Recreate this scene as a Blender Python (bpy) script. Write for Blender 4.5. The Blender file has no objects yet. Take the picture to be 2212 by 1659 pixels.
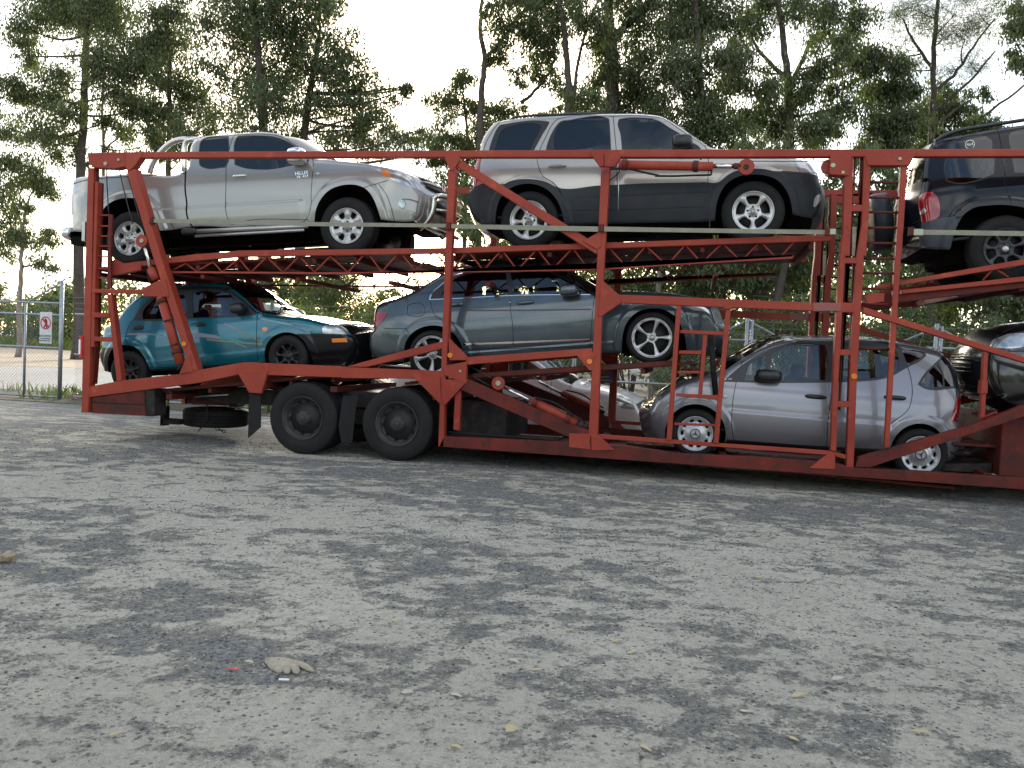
import bpy, math, random
import numpy as np
from mathutils import Vector, Matrix, geometry

# ------------------------------------------------------------------ camera, sky, sun, exposure
SC = bpy.context.scene
COL = SC.collection
CAM = Vector((0.0, -10.404, 1.491))
YAW, PIT, ROL = (math.radians(a) for a in (11.911, 2.281, 2.523))
_r = Vector((math.cos(YAW), math.sin(YAW), 0)); _f = Vector((-math.sin(YAW), math.cos(YAW), 0)); _u = Vector((0, 0, 1))
_f2 = _f*math.cos(PIT)-_u*math.sin(PIT); _u2 = _u*math.cos(PIT)+_f*math.sin(PIT)
_r3 = _r*math.cos(ROL)+_u2*math.sin(ROL); _u3 = _u2*math.cos(ROL)-_r*math.sin(ROL)
cam = bpy.data.cameras.new("camera"); camo = bpy.data.objects.new("camera", cam); COL.objects.link(camo)
camo.matrix_world = Matrix(((_r3.x, _u3.x, -_f2.x, CAM.x), (_r3.y, _u3.y, -_f2.y, CAM.y), (_r3.z, _u3.z, -_f2.z, CAM.z), (0, 0, 0, 1)))
cam.sensor_width = 36.0; cam.lens = 36.0*1855/2212; cam.clip_start = .05; cam.clip_end = 2000
SC.camera = camo
TO_SUN = Vector((-0.3435, 0.963, 0.3097)).normalized()
SUN_EL = math.asin(TO_SUN.z); SUN_ROT = math.atan2(TO_SUN.x, TO_SUN.y)
world = bpy.data.worlds.new("World"); SC.world = world; world.use_nodes = True
wn = world.node_tree.nodes; wl = world.node_tree.links; wn.clear()
w_out = wn.new("ShaderNodeOutputWorld"); w_bg = wn.new("ShaderNodeBackground"); w_sky = wn.new("ShaderNodeTexSky")
w_sky.sky_type = 'NISHITA'; w_sky.sun_disc = False; w_sky.sun_elevation = SUN_EL; w_sky.sun_rotation = SUN_ROT
w_sky.air_density = 1.0; w_sky.dust_density = 1.3; w_sky.ozone_density = 1.0
w_tc = wn.new("ShaderNodeTexCoord"); w_sep = wn.new("ShaderNodeSeparateXYZ"); wl.new(w_tc.outputs["Generated"], w_sep.inputs[0])
def wmath(op, a, b):
    n = wn.new("ShaderNodeMath"); n.operation = op
    for i, v in enumerate((a, b)):
        if isinstance(v, (int, float)): n.inputs[i].default_value = v
        else: wl.new(v, n.inputs[i])
    return n.outputs[0]
w_z = wmath('ADD', wmath('MAXIMUM', w_sep.outputs[2], 0.0), .16)
w_cmb = wn.new("ShaderNodeCombineXYZ")
wl.new(wmath('DIVIDE', w_sep.outputs[0], w_z), w_cmb.inputs[0]); wl.new(wmath('DIVIDE', w_sep.outputs[1], w_z), w_cmb.inputs[1])
w_noise = wn.new("ShaderNodeTexNoise"); w_noise.inputs["Scale"].default_value = 1.1; w_noise.inputs["Detail"].default_value = 7
w_noise.inputs["Roughness"].default_value = .58; w_noise.inputs["Distortion"].default_value = .5
w_off = wn.new("ShaderNodeVectorMath"); w_off.operation = 'ADD'; w_off.inputs[1].default_value = (11.6, 3.3, 0.0)
wl.new(w_cmb.outputs[0], w_off.inputs[0]); wl.new(w_off.outputs[0], w_noise.inputs["Vector"])
w_ramp = wn.new("ShaderNodeValToRGB"); w_ramp.color_ramp.elements[0].position = .44; w_ramp.color_ramp.elements[1].position = .70
wl.new(w_noise.outputs["Fac"], w_ramp.inputs[0])
w_mix = wn.new("ShaderNodeMixRGB"); w_mix.inputs[2].default_value = (9.4, 9.0, 8.35, 1)
w_up = wmath('MULTIPLY', w_ramp.outputs[0], wmath('MINIMUM', wmath('MULTIPLY', wmath('MAXIMUM', w_sep.outputs[2], 0.0), 25.0), 1.0))
wl.new(w_up, w_mix.inputs[0]); wl.new(w_sky.outputs[0], w_mix.inputs[1])
wl.new(w_mix.outputs[0], w_bg.inputs[0]); w_bg.inputs[1].default_value = .1
wl.new(w_bg.outputs[0], w_out.inputs[0])
sun = bpy.data.lights.new("sun", 'SUN'); sun.energy = 1.5; sun.angle = math.radians(10); sun.color = (1.0, .93, .82)
suno = bpy.data.objects.new("sun", sun); COL.objects.link(suno)
suno.rotation_euler = (-TO_SUN).to_track_quat('-Z', 'Y').to_euler(); suno.location = TO_SUN*60
SC.view_settings.view_transform = 'Standard'; SC.view_settings.look = 'None'; SC.view_settings.gamma = 1
SC.view_settings.use_curve_mapping = False
SC.view_settings.exposure = 1.72
SC.render.film_transparent = False
try:
    SC.cycles.max_bounces = 8; SC.cycles.transparent_max_bounces = 24; SC.cycles.use_denoising = True
except Exception: pass

rng = random.Random(7); NP = np.random.default_rng(11)

# ------------------------------------------------------------------ materials
MATS = {}
def mat(name, color, rough=.5, metal=0., coat=0., spec=.5, noise=None, bump=None, emit=None, back=None):
    m = bpy.data.materials.new(name); m.use_nodes = True
    n = m.node_tree.nodes; l = m.node_tree.links; b = n["Principled BSDF"]
    b.inputs["Base Color"].default_value = (*color, 1); b.inputs["Roughness"].default_value = rough
    b.inputs["Metallic"].default_value = metal; b.inputs["Coat Weight"].default_value = coat; b.inputs["Coat Roughness"].default_value = .04
    b.inputs["Specular IOR Level"].default_value = spec
    col_out = None
    tc = n.new("ShaderNodeTexCoord")
    if noise:
        for (scale, c2, lo, hi, detail) in noise:
            t = n.new("ShaderNodeTexNoise"); t.inputs["Scale"].default_value = scale; t.inputs["Detail"].default_value = detail
            t.inputs["Roughness"].default_value = .65
            l.new(tc.outputs["Object"], t.inputs["Vector"])
            r = n.new("ShaderNodeValToRGB"); r.color_ramp.elements[0].position = lo; r.color_ramp.elements[1].position = hi
            l.new(t.outputs["Fac"], r.inputs[0])
            x = n.new("ShaderNodeMixRGB"); x.inputs[2].default_value = (*c2, 1)
            if col_out is None: x.inputs[1].default_value = (*color, 1)
            else: l.new(col_out, x.inputs[1])
            l.new(r.outputs[0], x.inputs[0]); col_out = x.outputs[0]
        l.new(col_out, b.inputs["Base Color"])
    if back is not None:
        g = n.new("ShaderNodeNewGeometry"); x = n.new("ShaderNodeMixRGB"); x.inputs[2].default_value = (*back, 1)
        l.new(g.outputs["Backfacing"], x.inputs[0])
        if col_out is None: x.inputs[1].default_value = (*color, 1)
        else: l.new(col_out, x.inputs[1])
        l.new(x.outputs[0], b.inputs["Base Color"])
    if bump:
        t = n.new("ShaderNodeTexNoise"); t.inputs["Scale"].default_value = bump[0]; t.inputs["Detail"].default_value = 5
        l.new(tc.outputs["Object"], t.inputs["Vector"])
        bp = n.new("ShaderNodeBump"); bp.inputs["Strength"].default_value = bump[1]; bp.inputs["Distance"].default_value = bump[2]
        l.new(t.outputs["Fac"], bp.inputs["Height"]); l.new(bp.outputs[0], b.inputs["Normal"])
    if emit: b.inputs["Emission Color"].default_value = (*emit[0], 1); b.inputs["Emission Strength"].default_value = emit[1]
    MATS[name] = m; return m
def glass(name, tint, refl_rough=.01):
    m = bpy.data.materials.new(name); m.use_nodes = True
    n = m.node_tree.nodes; l = m.node_tree.links; n.clear()
    o = n.new("ShaderNodeOutputMaterial"); mx = n.new("ShaderNodeMixShader"); tr = n.new("ShaderNodeBsdfTransparent")
    gl = n.new("ShaderNodeBsdfGlossy"); fr = n.new("ShaderNodeFresnel"); fr.inputs[0].default_value = 1.8
    tr.inputs[0].default_value = (*tint, 1); gl.inputs["Roughness"].default_value = refl_rough
    l.new(fr.outputs[0], mx.inputs[0]); l.new(tr.outputs[0], mx.inputs[1]); l.new(gl.outputs[0], mx.inputs[2]); l.new(mx.outputs[0], o.inputs[0])
    MATS[name] = m; return m
INNER = (.02, .02, .022)
def paint(name, color, metal, rough=.32, dust=(.3, .28, .25), coat=1.0, spec=.5):
    return mat(name, color, rough, metal, coat, spec, noise=[(2.5, tuple(c*.9+d*.1 for c, d in zip(color, dust)), .4, .75, 4)], bump=(900, .03, .0004), back=INNER)
paint('silver', (.29, .285, .268), .5); paint('champagne', (.385, .36, .33), .5); paint('jeep_black', (.004, .005, .009), .0, .2, (.02, .022, .03), .45, .15)
paint('teal', (.002, .115, .16), .35, .3, (.01, .14, .19)); paint('slate_blue', (.045, .064, .078), .5); paint('lilac', (.195, .19, .213), .6)
paint('white_paint', (.74, .74, .74), 0.); paint('nose_black', (.008, .008, .010), .1, .2, (.03, .03, .03))
mat('silver_dark', (.4, .4, .39), .4, .5, .6)
mat('black', (.012, .012, .013), .35); mat('black_gloss', (.007, .007, .0085), .22, 0, .25, .25, back=INNER)
mat('cladding', (.016, .020, .026), .45, 0, 0, .3, noise=[(6, (.026, .029, .033), .4, .8, 4)], back=INNER)
mat('bumper_grey', (.045, .052, .066), .4, .2); mat('chrome', (.75, .75, .76), .12, 1.0); mat('steel_tube', (.62, .60, .58), .22, 1.0)
mat('alloy', (.46, .46, .46), .3, .75, noise=[(9, (.4, .39, .37), .45, .8, 4)]); mat('alloy_dark', (.05, .052, .056), .35, .6); mat('alloy_black', (.012, .012, .013), .4, .3)
mat('hubcap_silver', (.52, .52, .54), .32, .5); mat('brake_dark', (.03, .028, .027), .6, .5)
mat('rubber', (.009, .009, .0095), .75, spec=.3, noise=[(5, (.017, .016, .015), .45, .75, 6), (30, (.013, .0125, .012), .5, .8, 4)], bump=(60, .25, .004))
mat('under', (.006, .0058, .0055), .9, spec=.08); mat('interior', (.022, .022, .024), .8); mat('seat_dark', (.035, .036, .04), .85); mat('seat_blue', (.03, .05, .16), .85)
mat('seat_grey', (.12, .12, .12), .85)
mat('lamp_glass', (.50, .52, .53), .1, .45, 1.0, noise=[(9, (.30, .31, .32), .42, .6, 1)])
mat('red_lamp', (.30, .006, .009), .12, 0, 1.0, noise=[(90, (.30, .005, .008), .4, .65, 1)]); mat('truck_rim', (.026, .025, .024), .6, .2, noise=[(9, (.05, .045, .04), .45, .7, 5)]); mat('amber', (.75, .20, .015), .15, 0, 1.0)
mat('plate_yellow', (.62, .5, .12), .4); mat('plate_white', (.6, .6, .57), .4); mat('print_black', (.01, .01, .01), .5); mat('print_white', (.8, .8, .8), .5)
mat('print_red', (.55, .02, .02), .4); mat('sign_white', (.62, .64, .65), .4, noise=[(20, (.45, .47, .48), .45, .8, 4)]); mat('print_blue', (.05, .12, .4), .4); mat('print_gold', (.7, .5, .05), .4)
glass('glass_dark', (.035, .036, .042)); glass('glass_tint', (.19, .21, .21)); glass('glass_grey', (.10, .11, .115)); glass('glass_clear', (.78, .82, .79)); glass('glass_smoke', (.42, .46, .46)); glass('glass_screen', (.7, .75, .72))
RED = (.33, .052, .026)
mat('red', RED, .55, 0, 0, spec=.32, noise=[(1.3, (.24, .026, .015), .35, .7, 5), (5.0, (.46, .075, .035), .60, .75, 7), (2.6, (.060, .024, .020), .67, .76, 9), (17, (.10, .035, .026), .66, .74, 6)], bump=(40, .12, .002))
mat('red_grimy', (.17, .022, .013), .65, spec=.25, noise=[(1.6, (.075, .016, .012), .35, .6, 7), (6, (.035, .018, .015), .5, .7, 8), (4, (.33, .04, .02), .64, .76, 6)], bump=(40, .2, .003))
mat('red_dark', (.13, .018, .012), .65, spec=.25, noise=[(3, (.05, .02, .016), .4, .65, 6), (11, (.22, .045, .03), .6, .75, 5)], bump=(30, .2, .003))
mat('scuffed', (.30, .07, .055), .6, noise=[(9, (.16, .10, .09), .4, .6, 6)]); mat('grime', (.015, .013, .0125), .7, spec=.3, noise=[(9, (.05, .035, .03), .45, .7, 5)])
mat('tan_metal', (.42, .35, .25), .5, .3, noise=[(14, (.2, .15, .11), .5, .7, 5)]); mat('bolt', (.33, .33, .25), .4, .6); mat('cable', (.05, .055, .055), .5, .6); mat('steel', (.45, .46, .47), .35, .8)
mat('belt', (.235, .225, .17), .8, noise=[(7, (.30, .285, .22), .4, .7, 5), (60, (.15, .14, .10), .5, .8, 2)])
mat('galv', (.36, .39, .42), .45, .7, noise=[(18, (.26, .29, .32), .4, .7, 4)]); mat('wire', (.25, .265, .275), .5, .6)
for k, c in dict(decal_pink=(.20, .20, .25), decal_green=(.02, .22, .23), decal_orange=(.20, .16, .11), decal_silver=(.16, .28, .32)).items(): mat(k, c, .4)
mat('paint_dark', (.03, .04, .05), .4)
mat('glove', (.36, .325, .245), .95, noise=[(35, (.22, .20, .15), .38, .68, 6), (9, (.28, .26, .2), .4, .7, 4)], bump=(120, .4, .004)); mat('bag', (.82, .82, .82), .35); mat('wood', (.3, .24, .15), .8, noise=[(40, (.12, .09, .06), .5, .7, 4)])
mat('leaf_dry', (.40, .35, .20), .8); mat('leaf_grey', (.42, .40, .34), .8); mat('scrap_red', (.6, .1, .12), .6); mat('stone_dark', (.07, .078, .09), .85, noise=[(18, (.17, .175, .18), .45, .7, 4)])
mat('can_red', (.5, .04, .03), .35, .4)

# ------------------------------------------------------------------ helpers
def mk(name, verts, faces, m, parent=None, smooth=False, mats=None, fm=None, normals=None):
    me = bpy.data.meshes.new(name); me.from_pydata([tuple(map(float, v)) for v in verts], [], [tuple(int(i) for i in f) for f in faces])
    for x in (mats or [m]): me.materials.append(MATS[x])
    if fm is not None: me.polygons.foreach_set('material_index', np.asarray(fm, dtype=np.int32))
    if smooth: me.polygons.foreach_set('use_smooth', np.ones(len(me.polygons), dtype=bool))
    me.update()
    if normals is not None:
        try: me.normals_split_custom_set_from_vertices([tuple(map(float, q)) for q in normals])
        except Exception as e: print('normals', e)
    o = bpy.data.objects.new(name, me); COL.objects.link(o)
    if parent: o.parent = parent
    return o
def thing(name, label, cat, loc=(0, 0, 0), rot=(0, 0, 0), group=None):
    o = bpy.data.objects.new(name, None); COL.objects.link(o); o.location = loc; o.rotation_euler = rot; o.empty_display_size = .2
    return tag(o, label, cat, group)
def tag(o, label, cat, group=None):
    o['label'] = label; o['category'] = cat
    if group: o['group'] = group
    return o
def node(name, parent, loc=(0, 0, 0), rot=(0, 0, 0)):
    o = bpy.data.objects.new(name, None); COL.objects.link(o); o.parent = parent; o.location = loc; o.rotation_euler = rot; o.empty_display_size = .1
    return o
class MB:
    def __init__(s): s.v = []; s.f = []
    def add(s, v, f):
        k = len(s.v); s.v += [tuple(p) for p in v]; s.f += [tuple(i+k for i in q) for q in f]; return s
    def build(s, name, m, parent=None, smooth=False): return mk(name, s.v, s.f, m, parent, smooth)
def area2(p): return sum(p[i][0]*p[(i+1) % len(p)][1]-p[(i+1) % len(p)][0]*p[i][1] for i in range(len(p)))*.5
def inset(poly, d):
    n = len(poly); out = []
    for i in range(n):
        a, b, c = np.array(poly[i-1]), np.array(poly[i]), np.array(poly[(i+1) % n])
        e1 = b-a; e2 = c-b; e1 = e1/(np.linalg.norm(e1)+1e-9); e2 = e2/(np.linalg.norm(e2)+1e-9)
        n1 = np.array((-e1[1], e1[0])); n2 = np.array((-e2[1], e2[0])); s = n1+n2; q = max(.35, 1+float(n1@n2))
        out.append(tuple(b+s/q*d))
    return out
def prism(poly, y0, y1, bev=.006):
    """polygon in x,z extruded along y, front edge chamfered"""
    p = list(poly)
    if area2(p) < 0: p.reverse()
    n = len(p); q = inset(p, bev); v = [(x, y0, z) for x, z in q]+[(x, y0+bev, z) for x, z in p]+[(x, y1, z) for x, z in p]
    f = [tuple(range(n)), tuple(range(3*n-1, 2*n-1, -1))]
    for i in range(n):
        j = (i+1) % n
        f += [(i, n+i, n+j, j), (n+i, 2*n+i, 2*n+j, n+j)]
    return v, f
def tube(pts, r, seg=8, cap=True):
    P = [Vector(p) for p in pts]; R = r if isinstance(r, (list, tuple)) else [r]*len(P)
    v = []; f = []; up = None
    for i, p in enumerate(P):
        t = (P[min(i+1, len(P)-1)]-P[max(i-1, 0)]).normalized()
        if up is None: up = t.orthogonal().normalized()
        up = (up-t*up.dot(t)).normalized(); s = t.cross(up)
        for k in range(seg):
            a = 2*math.pi*k/seg; v.append(tuple(p+(up*math.cos(a)+s*math.sin(a))*R[i]))
    for i in range(len(P)-1):
        for k in range(seg):
            a = i*seg+k; b = i*seg+(k+1) % seg; f.append((a, b, b+seg, a+seg))
    if cap: f += [tuple(range(seg-1, -1, -1)), tuple(range((len(P)-1)*seg, len(P)*seg))]
    return v, f
def box(x0, x1, y0, y1, z0, z1, b=.004):
    v, f = prism([(x0+b, z0+b), (x1-b, z0+b), (x1-b, z1-b), (x0+b, z1-b)], y0, y1, b)
    return v, f
def disc(x, y, z, r, th, seg=20, b=.004):
    return prism([(x+r*math.cos(2*math.pi*k/seg), z+r*math.sin(2*math.pi*k/seg)) for k in range(seg)], y, y+th, b)
def lathe_y(prof, seg=40, closed=False):
    """profile (y,r) spun round the y axis"""
    v = []; f = []; n = len(prof)
    for k in range(seg):
        a = 2*math.pi*k/seg
        for y, r in prof: v.append((r*math.cos(a), y, r*math.sin(a)))
    for k in range(seg):
        for i in range(n if closed else n-1):
            a = k*n+i; b = k*n+(i+1) % n; c = ((k+1) % seg)*n+(i+1) % n; d = ((k+1) % seg)*n+i
            f.append((a, b, c, d))
    return v, f
def blob(c, h, e=2.6, nu=20, nv=12):
    v = []; f = []
    sp = lambda w: math.copysign(abs(w)**(2/e), w)
    for j in range(nv+1):
        ph = -math.pi/2+math.pi*j/nv
        for i in range(nu):
            th = 2*math.pi*i/nu
            v.append((c[0]+h[0]*sp(math.cos(ph))*sp(math.cos(th)), c[1]+h[1]*sp(math.cos(ph))*sp(math.sin(th)), c[2]+h[2]*sp(math.sin(ph))))
    for j in range(nv):
        for i in range(nu):
            f.append((j*nu+i, j*nu+(i+1) % nu, (j+1)*nu+(i+1) % nu, (j+1)*nu+i))
    return v, f
def text(body, size, m, parent, mtx, name, depth=.0015, align='CENTER', shear=0):
    c = bpy.data.curves.new(name, 'FONT'); c.body = body; c.size = size; c.extrude = depth; c.align_x = align; c.align_y = 'CENTER'; c.shear = shear
    t = bpy.data.objects.new(name, c); COL.objects.link(t); dg = bpy.context.evaluated_depsgraph_get()
    me = bpy.data.meshes.new_from_object(t.evaluated_get(dg)); bpy.data.objects.remove(t); me.materials.clear(); me.materials.append(MATS[m]); me.name = name
    o = bpy.data.objects.new(name, me); COL.objects.link(o); o.parent = parent; o.matrix_local = mtx; return o
FRONT = Matrix.Rotation(math.pi/2, 4, 'X')   # text facing -y
def in_poly(pts, poly):
    x, y = pts[:, 0], pts[:, 1]; p = np.asarray(poly, float); r = np.zeros(len(pts), bool); j = len(p)-1
    for i in range(len(p)):
        c = ((p[i, 1] > y) != (p[j, 1] > y))
        with np.errstate(divide='ignore', invalid='ignore'): xi = (p[j, 0]-p[i, 0])*(y-p[i, 1])/(p[j, 1]-p[i, 1]+1e-15)+p[i, 0]
        r ^= c & (x < xi); j = i
    return r
def seg_dist(pts, A, B):
    """distance of pts (n,2) to segments; returns min distance and index"""
    best = np.full(len(pts), 1e9); idx = np.zeros(len(pts), int)
    for i in range(len(A)):
        d = B[i]-A[i]; L = d@d+1e-12; t = np.clip(((pts-A[i])@d)/L, 0, 1); q = pts-A[i]-t[:, None]*d
        D = np.sqrt((q*q).sum(1)); m = D < best; best[m] = D[m]; idx[m] = i
    return best, idx
def smooth(pts, step=.035, closed=True, corner=38):
    """resample a polyline through its points, rounding where it turns gently"""
    P = [np.array(p, float) for p in pts]; n = len(P); out = []; src = []
    rngi = range(n if closed else n-1)
    def tang(i):
        a, b, c = (P[i-1], P[i], P[(i+1) % n]) if closed or 0 < i < n-1 else ((P[i], P[i], P[i+1]) if i == 0 else (P[i-1], P[i], P[i]))
        u, w = b-a, c-b; lu, lw = np.linalg.norm(u), np.linalg.norm(w)
        if lu < 1e-9 or lw < 1e-9: return None if lu < 1e-9 and lw < 1e-9 else ((w/lw) if lu < 1e-9 else (u/lu))
        u /= lu; w /= lw
        if float(u@w) < math.cos(math.radians(corner)): return None
        t = u*lw+w*lu; return t/(np.linalg.norm(t)+1e-9)
    T = [tang(i) for i in range(n)]
    for i in rngi:
        a, b = P[i], P[(i+1) % n]; d = b-a; L = np.linalg.norm(d)
        if L < 1e-6: continue
        k = max(1, int(math.ceil(L/step))); u = d/L
        ta = T[i] if T[i] is not None else u; tb = T[(i+1) % n] if T[(i+1) % n] is not None else u
        for j in range(k):
            t = j/k; h = (2*t**3-3*t*t+1, t**3-2*t*t+t, -2*t**3+3*t*t, t**3-t*t)
            out.append(tuple(h[0]*a+h[1]*ta*L+h[2]*b+h[3]*tb*L)); src.append(i)
    if not closed: out.append(tuple(P[-1])); src.append(n-2)
    return out, src
def ribbon(pts, w):
    """thin closed polygon of half width w round a polyline"""
    P = [np.array(p) for p in pts]; L = []; Rr = []
    for i in range(len(P)):
        t = P[min(i+1, len(P)-1)]-P[max(i-1, 0)]; t = t/(np.linalg.norm(t)+1e-9); nn = np.array((-t[1], t[0]))
        L.append(tuple(P[i]+nn*w)); Rr.append(tuple(P[i]-nn*w))
    return L+Rr[::-1]
def cdt(loops, free, eps=1e-5):
    v = []; e = []
    for lp in loops:
        k = len(v); v += [Vector(p) for p in lp]; e += [(k+i, k+(i+1) % len(lp)) for i in range(len(lp))]
    v += [Vector(p) for p in free]
    r = geometry.delaunay_2d_cdt(v, e, [], 0, eps)
    V = np.array([(p[0], p[1]) for p in r[0]]); F = np.array([t for t in r[2] if len(t) == 3], int)
    a = V[F[:, 0]]; b = V[F[:, 1]]; c = V[F[:, 2]]; ar = (b[:, 0]-a[:, 0])*(c[:, 1]-a[:, 1])-(b[:, 1]-a[:, 1])*(c[:, 0]-a[:, 0])
    F = F[np.abs(ar) > 1e-9]; ar = ar[np.abs(ar) > 1e-9]; F[ar < 0] = F[ar < 0][:, ::-1]
    return V, F

# ------------------------------------------------------------------ wheels
def rim_holes(style, r):
    H = []
    def wedge(c, r1, r2, a1, a2, tw=0, n=5):
        o = []
        for i in range(n): t = -1+2*i/(n-1); a = math.radians(c+t*a2+tw); o.append((r2*math.cos(a), r2*math.sin(a)))
        for i in range(n): t = 1-2*i/(n-1); a = math.radians(c+t*a1); o.append((r1*math.cos(a), r1*math.sin(a)))
        m = np.mean(o, axis=0); o2, _ = smooth([tuple(m+(np.array(p)-m)*1.0) for p in o], r*.12, True, 80); return o2
    if style == 'six':
        for k in range(6): H.append(wedge(60*k+30+90, .50*r, .84*r, 7, 13))
    elif style == 'five':
        for k in range(5): H.append(wedge(72*k+90, .40*r, .82*r, 17, 24))
    elif style == 'blade':
        for k in range(5): H.append(wedge(72*k+20, .27*r, .88*r, 19, 28, 6))
    elif style == 'seven':
        for k in range(7): H.append(wedge(360/7*k+90, .42*r, .84*r, 9, 18))
    elif style == 'hubcap':
        for k in range(10):
            a = math.radians(36*k+8); c = np.array((math.cos(a), math.sin(a)))*.76*r; t = np.array((-math.sin(a), math.cos(a))); q = np.array((math.cos(a), math.sin(a)))
            H.append([tuple(c+t*math.cos(b)*.15*r+q*math.sin(b)*.085*r) for b in np.linspace(0, 2*math.pi, 14, endpoint=False)])
    elif style == 'truck':
        for k in range(10):
            a = math.radians(36*k+8); c = np.array((math.cos(a), math.sin(a)))*.70*r
            H.append([tuple(c+np.array((math.cos(b), math.sin(b)))*.09*r) for b in np.linspace(0, 2*math.pi, 12, endpoint=False)])
    return H
def rim_dish(style, q):
    """depth of the rim face behind the tyre plane at q = r/R"""
    if style == 'truck': return np.where(q < .36, .02, np.where(q < .84, .10, .02+.08*np.clip((.93-q)/.09, 0, 1)))-.02*np.clip((.3-q)/.05, 0, 1)
    if style == 'hubcap': return .012+.03*np.clip((q-.42)/.1, 0, 1)*np.clip((1.0-q)/.3, 0, 1)-.012*np.clip((.36-q)/.04, 0, 1)
    if style == 'blade': return .012+.03*np.clip((.85-q)/.6, 0, 1)
    if style == 'six': return .016+.022*np.clip((.62-q)/.2, 0, 1)-.03*np.clip((.24-q)/.03, 0, 1)
    return .016+.028*np.clip((.8-q)/.5, 0, 1)-.02*np.clip((.2-q)/.03, 0, 1)
WCACHE = {}
def make_wheel(parent, pos, R, rr, width, style, rim_mat, flip=False, nuts=5, cap_mat=None, emblem=None, spin=0., detail=True):
    key = (R, rr, width, style, rim_mat, nuts, cap_mat, emblem, detail)
    if key in WCACHE:
        w = node('wheel', parent, pos, (0, spin, math.pi if flip else 0))
        for ch in WCACHE[key].children: c = ch.copy(); COL.objects.link(c); c.parent = w
        return w
    w = WCACHE[key] = new_wheel(parent, pos, R, rr, width, style, rim_mat, flip, nuts, cap_mat, emblem, spin, detail); return w
def new_wheel(parent, pos, R, rr, width, style, rim_mat, flip=False, nuts=5, cap_mat=None, emblem=None, spin=0., detail=True):
    w = node('wheel', parent, pos, (0, spin, math.pi if flip else 0))
    hw = width/2; prof = [(hw-.0, rr*.96), (0.015, rr*.98), (.004, rr+.012), (-.006, rr+(R-rr)*.45), (.004, R-.028), (.02, R-.008), (.034, R)]
    n = 4
    for k in range(n):
        y = .034+(width-.068)*(k+.5)/n; d = (width-.068)/n/2
        prof += [(y-d*.75, R), (y-d*.7, R-.010), (y+d*.0-d*.55, R-.010), (y-d*.5, R)] if k else [(y, R)]
    prof += [(width-.034, R), (width-.02, R-.008), (width-.004, R-.028), (width+.006, rr+(R-rr)*.45), (width-.004, rr+.012), (width-.015, rr*.98)]
    v, f = lathe_y(prof, 56); mk('tyre', v, f, 'rubber', w, True)
    if not detail: 
        v, f = lathe_y([(.03, .001), (.03, rr*.9), (.01, rr)], 24); mk('rim', v, f, rim_mat, w, True); return w
    out = [(rr*1.0*math.cos(a), rr*math.sin(a)) for a in np.linspace(0, 2*math.pi, 48, endpoint=False)]
    H = rim_holes(style, rr); rings = [(q*rr*math.cos(a), q*rr*math.sin(a)) for q in (.06, .16, .23, .3, .36, .42, .5, .6, .7, .8, .86, .93, .97) for a in np.linspace(0, 2*math.pi, 40, endpoint=False)]
    rp = np.array(rings); keep = np.ones(len(rp), bool)
    for h in H:
        A = np.array(h); B = np.roll(A, -1, 0); keep &= seg_dist(rp, A, B)[0] > .008
    V, F = cdt([out]+H, [tuple(p) for p in rp[keep]]); C = V[F].mean(1); ok = np.hypot(C[:, 0], C[:, 1]) < rr
    for h in H: ok &= ~in_poly(C, h)
    F = F[ok]; q = np.hypot(V[:, 0], V[:, 1])/rr; y = rim_dish(style, q)
    if style in ('blade',): 
        a = (np.degrees(np.arctan2(V[:, 1], V[:, 0]))-20-36) % 72; a = np.where(a > 36, a-72, a); y = y+.010*np.abs(a)/14*np.clip((q-.2)*2, 0, 1)*(np.abs(a) < 18)
    if style in ('five', 'six', 'seven'):
        per = dict(five=72, six=60, seven=360/7)[style]; off = dict(five=90+36, six=90, seven=90+180/7)[style]; a = (np.degrees(np.arctan2(V[:, 1], V[:, 0]))-off) % per; a = np.where(a > per/2, a-per, a)
        y = y+.012*np.clip(np.abs(a)/12, 0, 1)**2*np.clip((q-.3)*3, 0, 1)*np.clip((.95-q)*9, 0, 1)
    v = [(p[0], float(d), p[1]) for p, d in zip(V, y)]; f = [tuple(t) for t in F]
    ec = {}
    for t in f:
        for i in range(3): e = (t[i], t[(i+1) % 3]); ec[e] = 1
    bd = [e for e in ec if (e[1], e[0]) not in ec]; k = len(v); mp = {}
    for a, b in bd:
        for i in (a, b):
            if i not in mp: mp[i] = len(v); v.append((v[i][0], v[i][1]+.035, v[i][2]))
        f.append((b, a, mp[a], mp[b]))
    mk('rim', v, f, rim_mat, w, True)
    v, f = lathe_y([(.0, rr*1.015), (-.004, rr*1.0), (.004, rr*.965), (.03, rr*.93), (width*.8, rr*.9)], 48); mk('rim_lip', v, f, rim_mat, w, True)
    v, f = lathe_y([(.085, .002), (.085, rr*.72), (.11, rr*.74), (.12, rr*.95), (width-.02, rr*.97)], 32); mk('brake_disc', v, f, 'brake_dark', w, True)
    if nuts:
        m = MB(); rn = rr*(.27 if style != 'truck' else .42)
        y0 = float(rim_dish(style, np.array([rn/rr]))[0])-.012
        for i in range(nuts):
            a = 2*math.pi*i/nuts+.3+(math.pi/2-.3); m.add(*prism([(rn*math.cos(a)+.013*math.cos(b)*(1.4 if style == 'truck' else 1), rn*math.sin(a)+.013*math.sin(b)*(1.4 if style == 'truck' else 1)) for b in np.linspace(0, 2*math.pi, 6, endpoint=False)], y0, y0+.03, .003))
        nr = m.build('nut_ring', 'steel' if style in ('seven_',) else 'brake_dark' if style != 'blackseven' else 'chrome', w); nr['kind'] = 'stuff'
    if cap_mat:
        yc = float(rim_dish(style, np.array([.1]))[0]); v, f = lathe_y([(yc-.012, .001), (yc-.012, rr*.13), (yc-.006, rr*.155), (yc+.02, rr*.16)], 24); mk('hub_cap', v, f, cap_mat, w, True)
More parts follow.
